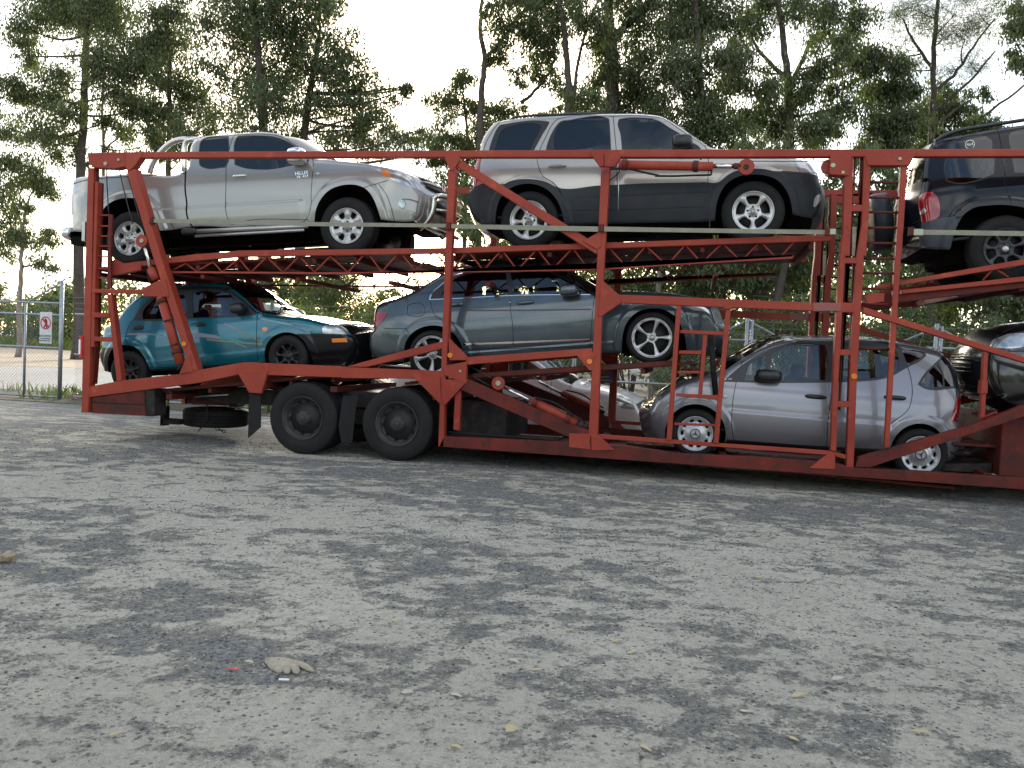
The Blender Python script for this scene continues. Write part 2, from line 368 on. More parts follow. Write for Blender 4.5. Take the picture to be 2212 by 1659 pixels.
    if emblem:
        yc = float(rim_dish(style, np.array([.05]))[0])-.016; m = MB(); er = rr*(.30 if emblem == 'star' and style == 'hubcap' else .11)
        v, f = lathe_y([(yc, er), (yc-.004, er*.93), (yc, er*.86)], 28); m.add(v, f)
        if emblem == 'star':
            for k in range(3):
                a = math.pi/2+2*math.pi*k/3; t = np.array((math.cos(a), math.sin(a))); s = np.array((-math.sin(a), math.cos(a)))
                m.add(*prism([tuple(t*er*.9), tuple(-t*er*.02+s*er*.13), tuple(-t*er*.02-s*er*.13)], yc-.004, yc+.004, .001))
        else:
            m.add(*prism([(-er*.8, er*.25), (-er*.35, er*.3), (0, -er*.15), (er*.35, er*.3), (er*.8, er*.25), (er*.4, er*.05), (0, -er*.5), (-er*.4, er*.05)], yc-.004, yc+.004, .001))
        m.build('emblem', 'alloy_dark', w)
    return w

# ------------------------------------------------------------------ measured shapes, metres
CARS = {'hatch': {'R': 0.302,
           'W': 0.85,
           'ang': -0.03149,
           'arches': [[(-0.942, 0.195), (-0.93, 0.29), (-0.941, 0.385), (-0.975, 0.474), (-1.03, 0.551), (-1.102, 0.611), (-1.187, 0.651), (-1.279, 0.667), (-1.373, 0.659), (-1.462, 0.627), (-1.54, 0.572), (-1.603, 0.499), (-1.645, 0.412), (-1.665, 0.317), (-1.66, 0.22), (-1.632, 0.128), (-1.631, -0.016), (-0.909, 0.057)], [(1.6, 0.262), (1.599, 0.346), (1.581, 0.428), (1.546, 0.504), (1.497, 0.568), (1.436, 0.619), (1.367, 0.652), (1.292, 0.666), (1.217, 0.661), (1.145, 0.636), (1.08, 0.592), (1.026, 0.533), (0.987, 0.461), (0.963, 0.38), (0.957, 0.295), (0.969, 0.21), (0.984, 0.027), (1.619, 0.094)]],
           'decals': [],
           'loc': [1.3426, 0.2142],
           'marks': {'badge': [(-0.996, 0.998), (-0.918, 1.01)], 'handle': [(0.075, 0.878)], 'handle2': [(0.963, 0.944)], 'handle_end': [(0.193, 0.881)], 'indicator': [(-0.985, 0.787)], 'mirror': [(-0.491, 1.086)], 'mirror_half': [(-0.334, 1.024)]},
           'outline': [('bumper_front', [(-1.724, 0.137), (-1.823, 0.225), (-1.887, 0.374), (-1.898, 0.518)]), ('hood', [(-1.874, 0.569), (-1.839, 0.659), (-1.738, 0.773), (-1.613, 0.867), (-1.503, 0.945), (-1.32, 1.0), (-1.138, 1.046)]), ('windscreen', [(-1.029, 1.089), (-0.906, 1.184), (-0.784, 1.279), (-0.608, 1.401), (-0.431, 1.485)]), ('roof', [(-0.216, 1.545), (0.106, 1.592), (0.461, 1.614), (0.812, 1.612), (1.073, 1.586), (1.331, 1.55), (1.485, 1.512)]), ('hatch', [(1.572, 1.423), (1.646, 1.284), (1.694, 1.127), (1.721, 1.022), (1.726, 0.951), (1.718, 0.825), (1.694, 0.732)]), ('bumper_rear', [(1.718, 0.708), (1.766, 0.595), (1.769, 0.415), (1.715, 0.283)]), ('bottom', [(1.604, 0.226), (0.941, 0.269), (0.299, 0.26), (-0.849, 0.238), (-0.923, 0.234), (-1.628, 0.127)])],
           'regions': [('front_door', 'paint', [(-0.81, 1.22), (-0.864, 0.952), (-0.883, 0.629), (-0.863, 0.385), (-0.823, 0.246), (0.251, 0.276), (0.233, 0.581), (0.248, 0.916), (0.249, 1.062), (0.252, 1.546), (-0.077, 1.544), (-0.503, 1.405)], 0), ('rear_door', 'paint', [(0.249, 1.062), (0.248, 0.916), (0.233, 0.581), (0.251, 0.276), (0.813, 0.304), (0.922, 0.626), (1.017, 0.708), (1.109, 0.808), (1.149, 0.956), (1.144, 1.118), (1.105, 1.278), (1.031, 1.455), (0.959, 1.579), (0.252, 1.559)], 0), ('sill_trim', 'black', [(-0.917, 0.269), (-0.345, 0.279), (0.293, 0.297), (0.88, 0.325), (0.921, 0.058), (-0.883, -0.131)], 0.008), ('window_trim', 'black', [(-1.012, 0.97), (-0.902, 1.096), (-0.747, 1.239), (-0.502, 1.395), (-0.255, 1.495), (-0.077, 1.535), (0.278, 1.574), (0.629, 1.588), (0.959, 1.568), (1.019, 1.533), (1.276, 1.507), (1.297, 1.466), (1.224, 1.393), (1.091, 1.31), (0.903, 1.183), (0.562, 1.099), (0.302, 1.069), (-0.766, 0.981)], 0.002),
                       ('window', 'glass_clear', [(-0.764, 1.006), (-0.709, 1.209), (-0.526, 1.343), (-0.533, 1.024)], -0.003), ('window', 'glass_clear', [(-0.475, 1.029), (-0.473, 1.364), (-0.253, 1.467), (-0.093, 1.509), (0.148, 1.504), (0.189, 1.391), (0.169, 1.085)], -0.003), ('window', 'glass_clear', [(0.37, 1.098), (0.372, 1.433), (0.564, 1.472), (0.935, 1.522), (0.977, 1.451), (0.995, 1.273), (0.868, 1.201), (0.561, 1.125)], -0.003), ('window', 'glass_clear', [(1.019, 1.517), (1.252, 1.49), (1.275, 1.465), (1.09, 1.335)], -0.003), ('window_trim', 'black', [(1.208, 1.119), (1.268, 1.233), (1.391, 1.377), (1.489, 1.481), (1.532, 1.475), (1.648, 1.271), (1.687, 1.109), (1.246, 1.094)], 0.002), ('window', 'glass_clear', [(1.232, 1.129), (1.293, 1.228), (1.416, 1.379), (1.477, 1.271), (1.494, 1.114), (1.254, 1.109)], -0.003), ('window', 'glass_smoke', [(1.438, 1.395), (1.49, 1.45), (1.603, 1.263), (1.639, 1.123), (1.518, 1.116), (1.497, 1.273)], -0.003),
                       ('tail_light', 'red_lamp', [(1.666, 1.009), (1.726, 1.009), (1.724, 0.88), (1.692, 0.723), (1.603, 0.718), (1.639, 0.873)], 0.006), ('bumper', 'paint', [(1.425, 0.669), (1.686, 0.719), (1.785, 0.715), (1.83, 0.225), (1.568, 0.198), (1.599, 0.4), (1.535, 0.557)], 0.01), ('headlight', 'lamp_glass', [(-1.886, 0.54), (-1.855, 0.629), (-1.772, 0.733), (-1.742, 0.716), (-1.778, 0.578), (-1.845, 0.466)], 0.006)],
           'seams': [[(-0.81, 1.22), (-0.864, 0.952), (-0.883, 0.629), (-0.863, 0.385), (-0.824, 0.255)], [(0.249, 1.062), (0.248, 0.916), (0.233, 0.581), (0.25, 0.285)], [(1.031, 1.455), (1.105, 1.278), (1.144, 1.118), (1.149, 0.956), (1.109, 0.808), (1.017, 0.708), (0.922, 0.626)], [(1.656, 1.115), (1.658, 0.999)], [(-0.819, 1.216), (-0.503, 1.401), (-0.077, 1.544), (0.277, 1.583), (0.959, 1.575), (1.105, 1.278)]],
           'tum': 0.26,
           'v0': 0.4,
           'wb': 2.5923,
           'zb': 0.92},
 'jeep': {'R': 0.385,
          'W': 0.9,
          'ang': 0.13963,
          'arches': [[(-1.92, 0.324), (-1.897, 0.479), (-1.848, 0.651), (-1.763, 0.803), (-1.648, 0.881), (-1.468, 0.892), (-1.247, 0.861), (-1.075, 0.797), (-0.91, 0.659), (-0.835, 0.504), (-0.86, 0.42), (-0.86, 0.35)], [(0.86, 0.3), (0.86, 0.5), (0.92, 0.75), (1.06, 0.87), (1.325, 0.91), (1.6, 0.87), (1.74, 0.72), (1.79, 0.5), (1.79, 0.3)]],
          'decals': [],
          'loc': [4.7654, 2.6887],
          'marks': {'rack': [(-1.888, 1.752), (-1.769, 1.81), (-1.692, 1.829), (-1.251, 1.854), (-0.97, 1.86)], 'spare': [(-2.531, 0.887)], 'sticker': [(-1.563, 1.643)]},
          'outline': [('rear', [(-2.166, 0.515), (-2.18, 0.626), (-2.139, 0.82), (-2.15, 1.01), (-2.141, 1.119), (-2.11, 1.187)]), ('rear_window', [(-2.078, 1.314), (-2.035, 1.518), (-1.99, 1.648)]), ('roof', [(-1.934, 1.73), (-1.859, 1.766), (-1.611, 1.783), (-1.243, 1.803), (-0.961, 1.805), (1.0, 1.74), (1.1, 1.7)]), ('windscreen', [(1.14, 1.68), (1.62, 1.2)]), ('hood', [(1.66, 1.16), (2.0, 1.12), (2.25, 1.08)]), ('front', [(2.3, 1.02), (2.32, 0.8), (2.36, 0.66), (2.34, 0.5)]), ('bottom', [(2.25, 0.42), (1.8, 0.42), (-0.86, 0.42), (-1.922, 0.455)])],
          'regions': [('rear_door', 'paint', [(-1.243, 1.789), (-1.243, 1.604), (-1.24, 1.386), (-1.264, 1.094), (-1.256, 0.947), (-1.249, 0.868), (-0.78, 0.5), (0.1, 0.5), (0.1, 1.6)], 0), ('arch_flare', 'black_gloss', [(-1.929, 0.325), (-1.842, 0.729), (-1.819, 0.79), (-1.783, 0.889), (-1.714, 0.969), (-1.593, 1.007), (-1.458, 1.018), (-1.262, 1.014), (-1.019, 0.954), (-0.837, 0.814), (-0.742, 0.589), (-0.74, 0.42), (-0.8, 0.3)], 0.025), ('bumper', 'bumper_grey', [(-2.245, 0.736), (-2.215, 0.769), (-2.147, 0.805), (-1.843, 0.825), (-1.815, 0.775), (-1.851, 0.612), (-1.923, 0.403), (-2.225, 0.42), (-2.276, 0.585)], 0.02), ('window_trim', 'black', [(-1.867, 1.397), (-1.819, 1.567), (-1.791, 1.673), (-1.73, 1.722), (-1.357, 1.721), (-1.316, 1.683), (-1.319, 1.564), (-1.339, 1.308), (-1.36, 1.24), (-1.43, 1.222), (-1.806, 1.215), (-1.863, 1.251)], 0),
                      ('window', 'glass_grey', [(-1.854, 1.395), (-1.807, 1.566), (-1.782, 1.665), (-1.724, 1.708), (-1.363, 1.709), (-1.329, 1.678), (-1.332, 1.566), (-1.352, 1.31), (-1.369, 1.253), (-1.432, 1.237), (-1.804, 1.229), (-1.851, 1.26)], -0.004), ('window', 'glass_grey', [(-1.148, 1.698), (-1.104, 1.726), (-0.733, 1.741), (-0.691, 1.672), (-0.727, 1.228), (-1.112, 1.234), (-1.15, 1.245)], -0.004), ('tail_light', 'red_lamp', [(-2.146, 1.106), (-2.118, 1.148), (-2.08, 1.158), (-2.017, 1.144), (-1.978, 1.083), (-1.962, 0.992), (-1.964, 0.913), (-1.978, 0.846), (-2.026, 0.822), (-2.137, 0.812), (-2.154, 0.888), (-2.158, 1.018)], 0.015), ('reversing_lamp', 'lamp_glass', [(-2.153, 0.928), (-2.119, 0.981), (-2.089, 0.929), (-2.139, 0.906)], 0.02)],
          'seams': [[(-1.243, 1.789), (-1.243, 1.604), (-1.24, 1.386), (-1.264, 1.094), (-1.256, 0.947), (-1.249, 0.868)], [(-1.854, 1.395), (-1.807, 1.566), (-1.782, 1.665)]],
          'tum': 0.22,
          'v0': 0.36,
          'wb': 2.65,
          'zb': 1.12},
 'nose': {'R': 0.31,
          'W': 0.86,
          'ang': -0.05236,
          'arches': [[(-1.66, 0.15), (-1.66, 0.35), (-1.6, 0.55), (-1.45, 0.66), (-1.3, 0.69), (-1.12, 0.66), (-0.98, 0.53), (-0.93, 0.35), (-0.93, 0.15)], [(0.95, 0.15), (0.95, 0.35), (1.0, 0.55), (1.15, 0.66), (1.3, 0.69), (1.46, 0.66), (1.6, 0.53), (1.66, 0.35), (1.66, 0.15)]],
          'decals': [],
          'loc': [5.6286, 0.6956],
          'marks': {},
          'outline': [('bumper_front', [(-2.15, 0.387), (-2.244, 0.494), (-2.298, 0.649), (-2.321, 0.826)]), ('grille', [(-2.316, 0.924), (-2.273, 1.027)]), ('hood', [(-2.193, 1.124), (-2.104, 1.187), (-1.942, 1.246), (-0.6, 1.0)]), ('windscreen', [(-0.45, 1.04), (0.2, 1.4)]), ('roof', [(0.35, 1.43), (1.0, 1.45), (1.5, 1.38)]), ('rear_window', [(1.6, 1.34), (1.95, 1.02)]), ('boot', [(2.0, 0.99), (2.25, 0.96)]), ('rear', [(2.3, 0.9), (2.34, 0.6), (2.3, 0.35)]), ('bottom', [(2.2, 0.28), (-1.8, 0.24)])],
          'regions': [('headlight', 'lamp_glass', [(-2.302, 0.949), (-2.271, 1.036), (-2.191, 1.097), (-2.061, 1.143), (-1.932, 1.139), (-1.883, 1.072), (-1.979, 0.992), (-2.156, 0.952)], 0.006), ('window', 'glass_smoke', [(-0.3, 1.02), (0.2, 1.3), (0.4, 1.36), (1.0, 1.37), (1.45, 1.3), (1.65, 1.02)], -0.003)],
          'seams': [[(-2.308, 0.863), (-2.151, 0.91), (-1.865, 0.944)], [(-1.865, 0.944), (-1.801, 0.806), (-1.789, 0.701)]],
          'tum': 0.3,
          'v0': 0.42,
          'wb': 2.6,
          'zb': 0.95},
 'pickup': {'R': 0.385,
            'W': 0.88,
            'ang': 0.06753,
            'arches': [[(1.18, 0.391), (1.193, 0.493), (1.217, 0.607), (1.288, 0.744), (1.415, 0.864), (1.554, 0.913), (1.691, 0.923), (1.826, 0.902), (1.946, 0.837), (2.037, 0.712), (2.088, 0.582), (2.124, 0.428), (2.128, 0.339)], [(-2.078, 0.426), (-2.075, 0.502), (-2.054, 0.681), (-2.005, 0.806), (-1.884, 0.901), (-1.737, 0.943), (-1.578, 0.946), (-1.421, 0.918), (-1.296, 0.828), (-1.214, 0.722), (-1.161, 0.618), (-1.123, 0.502), (-1.106, 0.375)]],
            'decals': [('black', 0.012, [(-0.758, 1.289), (-0.737, 0.982), (-0.716, 0.856), (-0.683, 0.591), (-0.618, 0.475)])],
            'loc': [-6.2167, 2.5444],
            'marks': {'badge1': [(0.897, 1.127), (1.101, 1.136)], 'badge2': [(0.929, 1.078), (1.101, 1.087)], 'bar1': [(-1.409, 1.318), (-1.366, 1.442), (-1.214, 1.617), (-1.055, 1.725), (-0.916, 1.761), (-0.773, 1.75)], 'bar2': [(-0.86, 1.312), (-0.855, 1.457), (-0.847, 1.642), (-0.801, 1.739), (-0.746, 1.754)], 'bar3': [(-0.739, 1.29), (-0.741, 1.449), (-0.719, 1.633), (-0.66, 1.741)], 'bull': [(2.522, 0.356), (2.629, 0.438), (2.704, 0.546), (2.734, 0.682), (2.749, 0.756), (2.776, 0.773)], 'bullr': [(2.999, 0.566)], 'bumper': [(-2.775, 0.617), (-2.774, 0.481), (-2.654, 0.475), (-2.679, 0.599)], 'deck': [(-1.884, 0.16)], 'emblem': [(1.23, 1.113)], 'handle': [(0.065, 1.153)], 'handle_end': [(0.182, 1.15)], 'mirror': [(0.946, 1.37)], 'mirror_half': [(1.095, 1.258)], 'mudflap': [(-1.15, 0.554), (-1.127, 0.2)], 'step': [(-0.647, 0.427), (1.097, 0.408)], 'step2': [(-0.58, 0.361), (1.04, 0.357)]},
            'outline': [('rear', [(-2.696, 0.571), (-2.709, 0.695), (-2.722, 0.981), (-2.736, 1.26), (-2.729, 1.297)]), ('bed_top', [(-2.715, 1.303), (-2.179, 1.31), (-1.522, 1.308), (-0.78, 1.295)]), ('cab_back', [(-0.741, 1.321), (-0.739, 1.467), (-0.715, 1.611), (-0.682, 1.701)]), ('roof', [(-0.651, 1.763), (-0.569, 1.791), (-0.388, 1.799), (-0.109, 1.799), (0.167, 1.795), (0.213, 1.797), (0.432, 1.772), (0.579, 1.738)]), ('windscreen', [(0.698, 1.684), (0.819, 1.601), (0.939, 1.513), (1.029, 1.438)]), ('hood', [(1.135, 1.345), (1.332, 1.312), (1.611, 1.265), (1.887, 1.215), (2.065, 1.169), (2.242, 1.126), (2.401, 1.079)]), ('grille', [(2.506, 1.013), (2.569, 0.921), (2.62, 0.843)]), ('front', [(2.665, 0.784), (2.662, 0.677), (2.637, 0.591), (2.622, 0.517), (2.583, 0.45)]), ('bottom', [(2.517, 0.427), (2.277, 0.423), (2.106, 0.445), (1.18, 0.452), (0.051, 0.452), (-0.657, 0.499), (-0.911, 0.475), (-2.091, 0.493), (-2.356, 0.52)])],
            'regions': [('door', 'paint', [(-0.063, 1.766), (-0.099, 1.637), (-0.136, 1.3), (-0.121, 1.068), (-0.112, 0.721), (-0.083, 0.57), (-0.051, 0.5), (1.072, 0.516), (1.116, 0.562), (1.14, 0.83), (1.152, 1.061), (1.135, 1.316), (1.041, 1.411), (0.847, 1.553), (0.728, 1.634), (0.58, 1.701), (0.318, 1.739), (0.025, 1.76)], 0), ('window_trim', 'black', [(-0.55, 1.356), (-0.571, 1.449), (-0.583, 1.622), (-0.566, 1.716), (-0.507, 1.754), (-0.144, 1.749), (-0.118, 1.586), (-0.125, 1.331), (-0.156, 1.291), (-0.461, 1.305)], 0), ('window', 'glass_dark', [(-0.522, 1.354), (-0.544, 1.434), (-0.56, 1.62), (-0.541, 1.709), (-0.491, 1.739), (-0.157, 1.734), (-0.136, 1.587), (-0.147, 1.34), (-0.171, 1.309), (-0.463, 1.323)], -0.004),
                        ('window_trim', 'black', [(-0.015, 1.323), (-0.034, 1.685), (-0.006, 1.743), (0.2, 1.737), (0.319, 1.725), (0.508, 1.701), (0.655, 1.651), (0.774, 1.589), (0.886, 1.511), (1.006, 1.413), (1.068, 1.334), (1.094, 1.298), (1.052, 1.265), (0.871, 1.247), (0.069, 1.287)], 0), ('window', 'glass_dark', [(0.008, 1.328), (-0.011, 1.68), (0.012, 1.726), (0.202, 1.721), (0.32, 1.708), (0.509, 1.684), (0.642, 1.638), (0.761, 1.576), (0.865, 1.502), (0.985, 1.408), (1.054, 1.328), (0.87, 1.263), (0.067, 1.302)], -0.004), ('headlight', 'lamp_glass', [(2.062, 1.114), (2.143, 1.122), (2.263, 1.116), (2.434, 1.063), (2.499, 1.007), (2.563, 0.918), (2.62, 0.829), (2.561, 0.843), (2.43, 0.901), (2.298, 0.947), (2.167, 1.019), (2.088, 1.081)], 0.004), ('indicator', 'amber', [(2.115, 1.096), (2.222, 1.096), (2.266, 0.987), (2.167, 1.029)], 0.007),
                        ('fog_lamp_recess', 'silver_dark', [(2.357, 0.667), (2.398, 0.702), (2.451, 0.709), (2.596, 0.675), (2.572, 0.529), (2.421, 0.575), (2.369, 0.591)], -0.03), ('fog_lamp', 'lamp_glass', [(2.444, 0.639), (2.438, 0.669), (2.421, 0.692), (2.398, 0.7), (2.374, 0.69), (2.358, 0.667), (2.354, 0.636), (2.363, 0.607), (2.383, 0.588), (2.407, 0.585), (2.429, 0.598), (2.442, 0.624)], -0.01), ('tail_light', 'red_lamp', [(-2.728, 1.14), (-2.68, 1.13), (-2.649, 0.973), (-2.625, 0.806), (-2.698, 0.798), (-2.738, 0.978)], 0.004), ('rail_cap', 'paint', [(-2.721, 1.255), (-2.731, 1.323), (-2.168, 1.338), (-1.511, 1.332), (-0.756, 1.325), (-0.756, 1.259), (-1.503, 1.268), (-2.159, 1.273)], 0.012)],
            'seams': [[(-0.063, 1.766), (-0.099, 1.637), (-0.136, 1.3), (-0.121, 1.068), (-0.112, 0.721), (-0.083, 0.57), (-0.051, 0.5), (1.072, 0.516), (1.116, 0.562), (1.14, 0.83), (1.152, 1.061), (1.135, 1.316), (1.041, 1.411), (0.847, 1.553), (0.728, 1.634), (0.58, 1.701), (0.318, 1.739), (0.025, 1.76), (-0.063, 1.766)], [(-0.756, 1.252), (-1.503, 1.265), (-2.159, 1.27), (-2.721, 1.255)], [(1.9, 0.862), (2.029, 0.902), (2.225, 0.952)], [(2.097, 0.908), (2.2, 0.765), (2.262, 0.584), (2.291, 0.421)], [(-0.977, 0.614), (-0.912, 0.472)], [(1.086, 0.499), (0.064, 0.51), (-0.037, 0.487)]],
            'tum': 0.22,
            'v0': 0.36,
            'wb': 3.263,
            'zb': 1.12},
 'sedan': {'R': 0.322,
           'W': 0.87,
           'ang': 0.11818,
           'arches': [[(-1.82, 0.229), (-1.804, 0.35), (-1.772, 0.49), (-1.688, 0.605), (-1.555, 0.68), (-1.384, 0.702), (-1.219, 0.665), (-1.082, 0.553), (-1.009, 0.411), (-0.988, 0.279), (-0.992, 0.169)], [(1.03, 0.101), (1.043, 0.216), (1.067, 0.368), (1.136, 0.536), (1.259, 0.647), (1.437, 0.683), (1.605, 0.65), (1.738, 0.544), (1.811, 0.386), (1.833, 0.232), (1.827, 0.043)]],
           'decals': [('chrome', 0.012, [(-0.987, 0.426), (-0.329, 0.399), (0.667, 0.359)]), ('paint_dark', 0.01, [(-1.016, 0.869), (-0.334, 0.811), (0.703, 0.736)])],
           'loc': [-1.9083, 1.228],
           'marks': {'handle': [(-0.136, 0.896)], 'handle2': [(-1.067, 0.948)], 'handle_end': [(-0.016, 0.886)], 'mirror': [(0.449, 0.994)], 'mirror_half': [(0.574, 0.909)]},
           'outline': [('bumper_rear', [(-2.246, 0.317), (-2.329, 0.368), (-2.356, 0.494), (-2.349, 0.586), (-2.334, 0.661), (-2.257, 0.729)]), ('boot_back', [(-2.252, 0.876), (-2.227, 1.009), (-2.186, 1.058)]), ('boot', [(-2.002, 1.094), (-1.788, 1.138), (-1.639, 1.193)]), ('rear_window', [(-1.5, 1.261), (-1.331, 1.344), (-1.204, 1.395)]), ('roof', [(-1.078, 1.425), (-0.846, 1.448), (-0.532, 1.451), (-0.222, 1.43), (0.002, 1.393), (0.163, 1.33)]), ('windscreen', [(0.283, 1.261), (0.479, 1.126), (0.672, 0.993)]), ('hood', [(0.772, 0.936), (0.908, 0.939), (1.062, 0.933), (1.441, 0.887), (1.834, 0.818), (1.98, 0.771)]), ('grille', [(2.105, 0.703), (2.182, 0.612), (2.211, 0.505)]), ('bumper_front', [(2.237, 0.428), (2.245, 0.314), (2.228, 0.202), (2.186, 0.121)]), ('bottom', [(2.065, 0.105), (1.824, 0.11), (1.038, 0.163), (-0.985, 0.245), (-1.828, 0.266)])],
           'regions': [('rear_door', 'paint', [(-1.415, 1.051), (-1.398, 0.967), (-1.349, 0.84), (-1.244, 0.751), (-1.118, 0.62), (-1.037, 0.454), (-0.992, 0.36), (-0.335, 0.32), (-0.317, 0.616), (-0.333, 0.815), (-0.341, 1.016), (-0.366, 1.325), (-0.832, 1.387), (-1.146, 1.338)], 0), ('front_door', 'paint', [(-0.341, 1.016), (-0.333, 0.815), (-0.317, 0.616), (-0.335, 0.32), (0.66, 0.268), (0.664, 0.322), (0.705, 0.63), (0.754, 0.916), (0.563, 1.063), (0.349, 1.205), (0.171, 1.293), (-0.366, 1.356)], 0), ('side_skirt', 'paint', [(-1.014, 0.347), (-0.336, 0.308), (0.669, 0.26), (1.077, 0.291), (1.059, 0.022), (-1.027, 0.172)], 0.018), ('window_chrome', 'chrome', [(-1.43, 1.044), (-1.417, 1.109), (-1.288, 1.226), (-1.159, 1.323), (-0.943, 1.381), (-0.52, 1.373), (-0.111, 1.341), (0.201, 1.294), (0.404, 1.185), (0.618, 1.052), (0.777, 0.914), (-0.337, 1.001), (-1.099, 1.029)], 0.001),
                       ('window_trim', 'black', [(-1.411, 1.057), (-1.395, 1.107), (-1.271, 1.22), (-1.146, 1.313), (-0.936, 1.368), (-0.52, 1.361), (-0.111, 1.329), (0.191, 1.281), (0.388, 1.172), (0.602, 1.04), (0.75, 0.928), (-0.337, 1.013), (-1.099, 1.041)], 0.003), ('window', 'glass_smoke', [(-1.268, 1.075), (-1.238, 1.149), (-1.145, 1.25), (-1.009, 1.325), (-0.832, 1.345), (-0.397, 1.316), (-0.373, 1.161), (-0.357, 1.029), (-1.1, 1.062)], -0.003), ('window', 'glass_smoke', [(-0.292, 1.017), (-0.305, 1.155), (-0.331, 1.305), (0.181, 1.259), (0.348, 1.17), (0.562, 1.039), (0.696, 0.941)], -0.003), ('fuel_flap', 'paint', [(-1.716, 0.995), (-1.509, 0.985), (-1.495, 0.861), (-1.521, 0.847), (-1.715, 0.867)], 0.001), ('tail_light', 'red_lamp', [(-2.248, 0.719), (-2.253, 0.814), (-2.214, 0.938), (-2.118, 0.945), (-2.009, 0.921), (-2.059, 0.855), (-2.166, 0.77)], 0.006),
                       ('headlight', 'lamp_glass', [(1.826, 0.684), (2.047, 0.665), (2.136, 0.614), (2.168, 0.546), (2.097, 0.586), (1.934, 0.63)], 0.006)],
           'seams': [[(-1.415, 1.051), (-1.398, 0.967), (-1.349, 0.84), (-1.244, 0.751), (-1.118, 0.62), (-1.037, 0.454), (-0.992, 0.36), (-0.335, 0.32), (0.66, 0.268), (0.664, 0.322), (0.705, 0.63), (0.754, 0.916)], [(-0.341, 1.016), (-0.333, 0.815), (-0.317, 0.616), (-0.335, 0.32)], [(-1.722, 0.991), (-1.701, 1.002), (-1.509, 0.985), (-1.493, 0.965), (-1.494, 0.869), (-1.517, 0.846), (-1.707, 0.862), (-1.72, 0.884), (-1.722, 0.991)], [(-2.066, 0.717), (-1.746, 0.691), (-1.708, 0.627)]],
           'tum': 0.32,
           'v0': 0.36,
           'wb': 2.8519,
           'zb': 0.9},
 'suv': {'R': 0.372,
         'W': 0.9,
         'ang': 0.04963,
         'arches': [[(0.921, 0.208), (0.926, 0.285), (0.94, 0.448), (0.982, 0.594), (1.077, 0.728), (1.215, 0.797), (1.352, 0.81), (1.499, 0.792), (1.634, 0.737), (1.739, 0.625), (1.801, 0.483), (1.828, 0.326), (1.831, 0.25)], [(-1.819, 0.273), (-1.813, 0.342), (-1.794, 0.503), (-1.734, 0.661), (-1.627, 0.766), (-1.485, 0.82), (-1.345, 0.825), (-1.194, 0.781), (-1.078, 0.696), (-0.986, 0.567), (-0.94, 0.435), (-0.92, 0.298), (-0.918, 0.241)]],
         'decals': [],
         'loc': [-0.755, 2.837],
         'marks': {'handle': [(-1.008, 1.038)], 'handle_end': [(-0.881, 1.034)], 'mirror': [(0.539, 1.235)], 'mirror_half': [(0.67, 1.152)], 'mudflap': [(0.865, 0.429), (0.903, 0.203)], 'mudflap2': [(-1.841, 0.632), (-1.825, 0.331)], 'rack': [(-1.713, 1.702), (-1.607, 1.748), (-1.489, 1.755), (-1.018, 1.747), (-0.67, 1.733), (-0.326, 1.698)]},
         'outline': [('rear', [(-2.021, 0.359), (-2.141, 0.462), (-2.192, 0.58), (-2.211, 0.662), (-2.206, 0.755), (-2.196, 0.803), (-2.139, 0.847), (-2.136, 0.949), (-2.119, 1.099), (-2.09, 1.206), (-2.063, 1.303)]), ('rear_window', [(-2.046, 1.408), (-1.992, 1.529), (-1.925, 1.624), (-1.855, 1.682)]), ('roof', [(-1.79, 1.706), (-1.617, 1.722), (-1.26, 1.729), (-0.908, 1.724), (-0.56, 1.715), (-0.16, 1.697), (0.122, 1.673), (0.092, 1.671), (0.204, 1.651), (0.282, 1.629)]), ('windscreen', [(0.355, 1.585), (0.427, 1.53), (0.538, 1.446), (0.669, 1.338), (0.756, 1.268)]), ('hood', [(0.826, 1.215), (0.885, 1.183), (0.949, 1.167), (1.077, 1.149), (1.289, 1.123), (1.426, 1.1), (1.656, 1.052), (1.853, 0.999)]), ('grille', [(1.976, 0.971), (2.038, 0.934), (2.079, 0.875), (2.112, 0.818)]), ('front', [(2.133, 0.723), (2.167, 0.657), (2.175, 0.561), (2.169, 0.497), (2.153, 0.423), (2.118, 0.328)]),
                     ('bottom', [(2.072, 0.282), (1.98, 0.296), (1.827, 0.324), (0.919, 0.283), (0.779, 0.28), (0.101, 0.291), (-0.923, 0.301), (-1.824, 0.34)])],
         'regions': [('door', 'paint', [(-0.32, 1.661), (-0.292, 1.41), (-0.27, 1.195), (-0.256, 0.833), (-0.242, 0.452), (0.102, 0.449), (0.8, 0.448), (0.84, 0.759), (0.844, 1.042), (0.829, 1.143), (0.804, 1.19), (0.648, 1.316), (0.462, 1.463), (0.296, 1.589), (0.095, 1.633)], 0), ('rear_door', 'paint', [(-1.239, 1.263), (-1.169, 1.428), (-1.083, 1.605), (-1.026, 1.662), (-0.957, 1.682), (-0.32, 1.661), (-0.292, 1.41), (-0.27, 1.195), (-0.256, 0.833), (-0.242, 0.452), (-0.888, 0.472), (-0.905, 0.524), (-0.962, 0.696), (-1.02, 0.79), (-1.089, 0.85), (-1.193, 0.923), (-1.251, 1.051), (-1.269, 1.156)], 0),
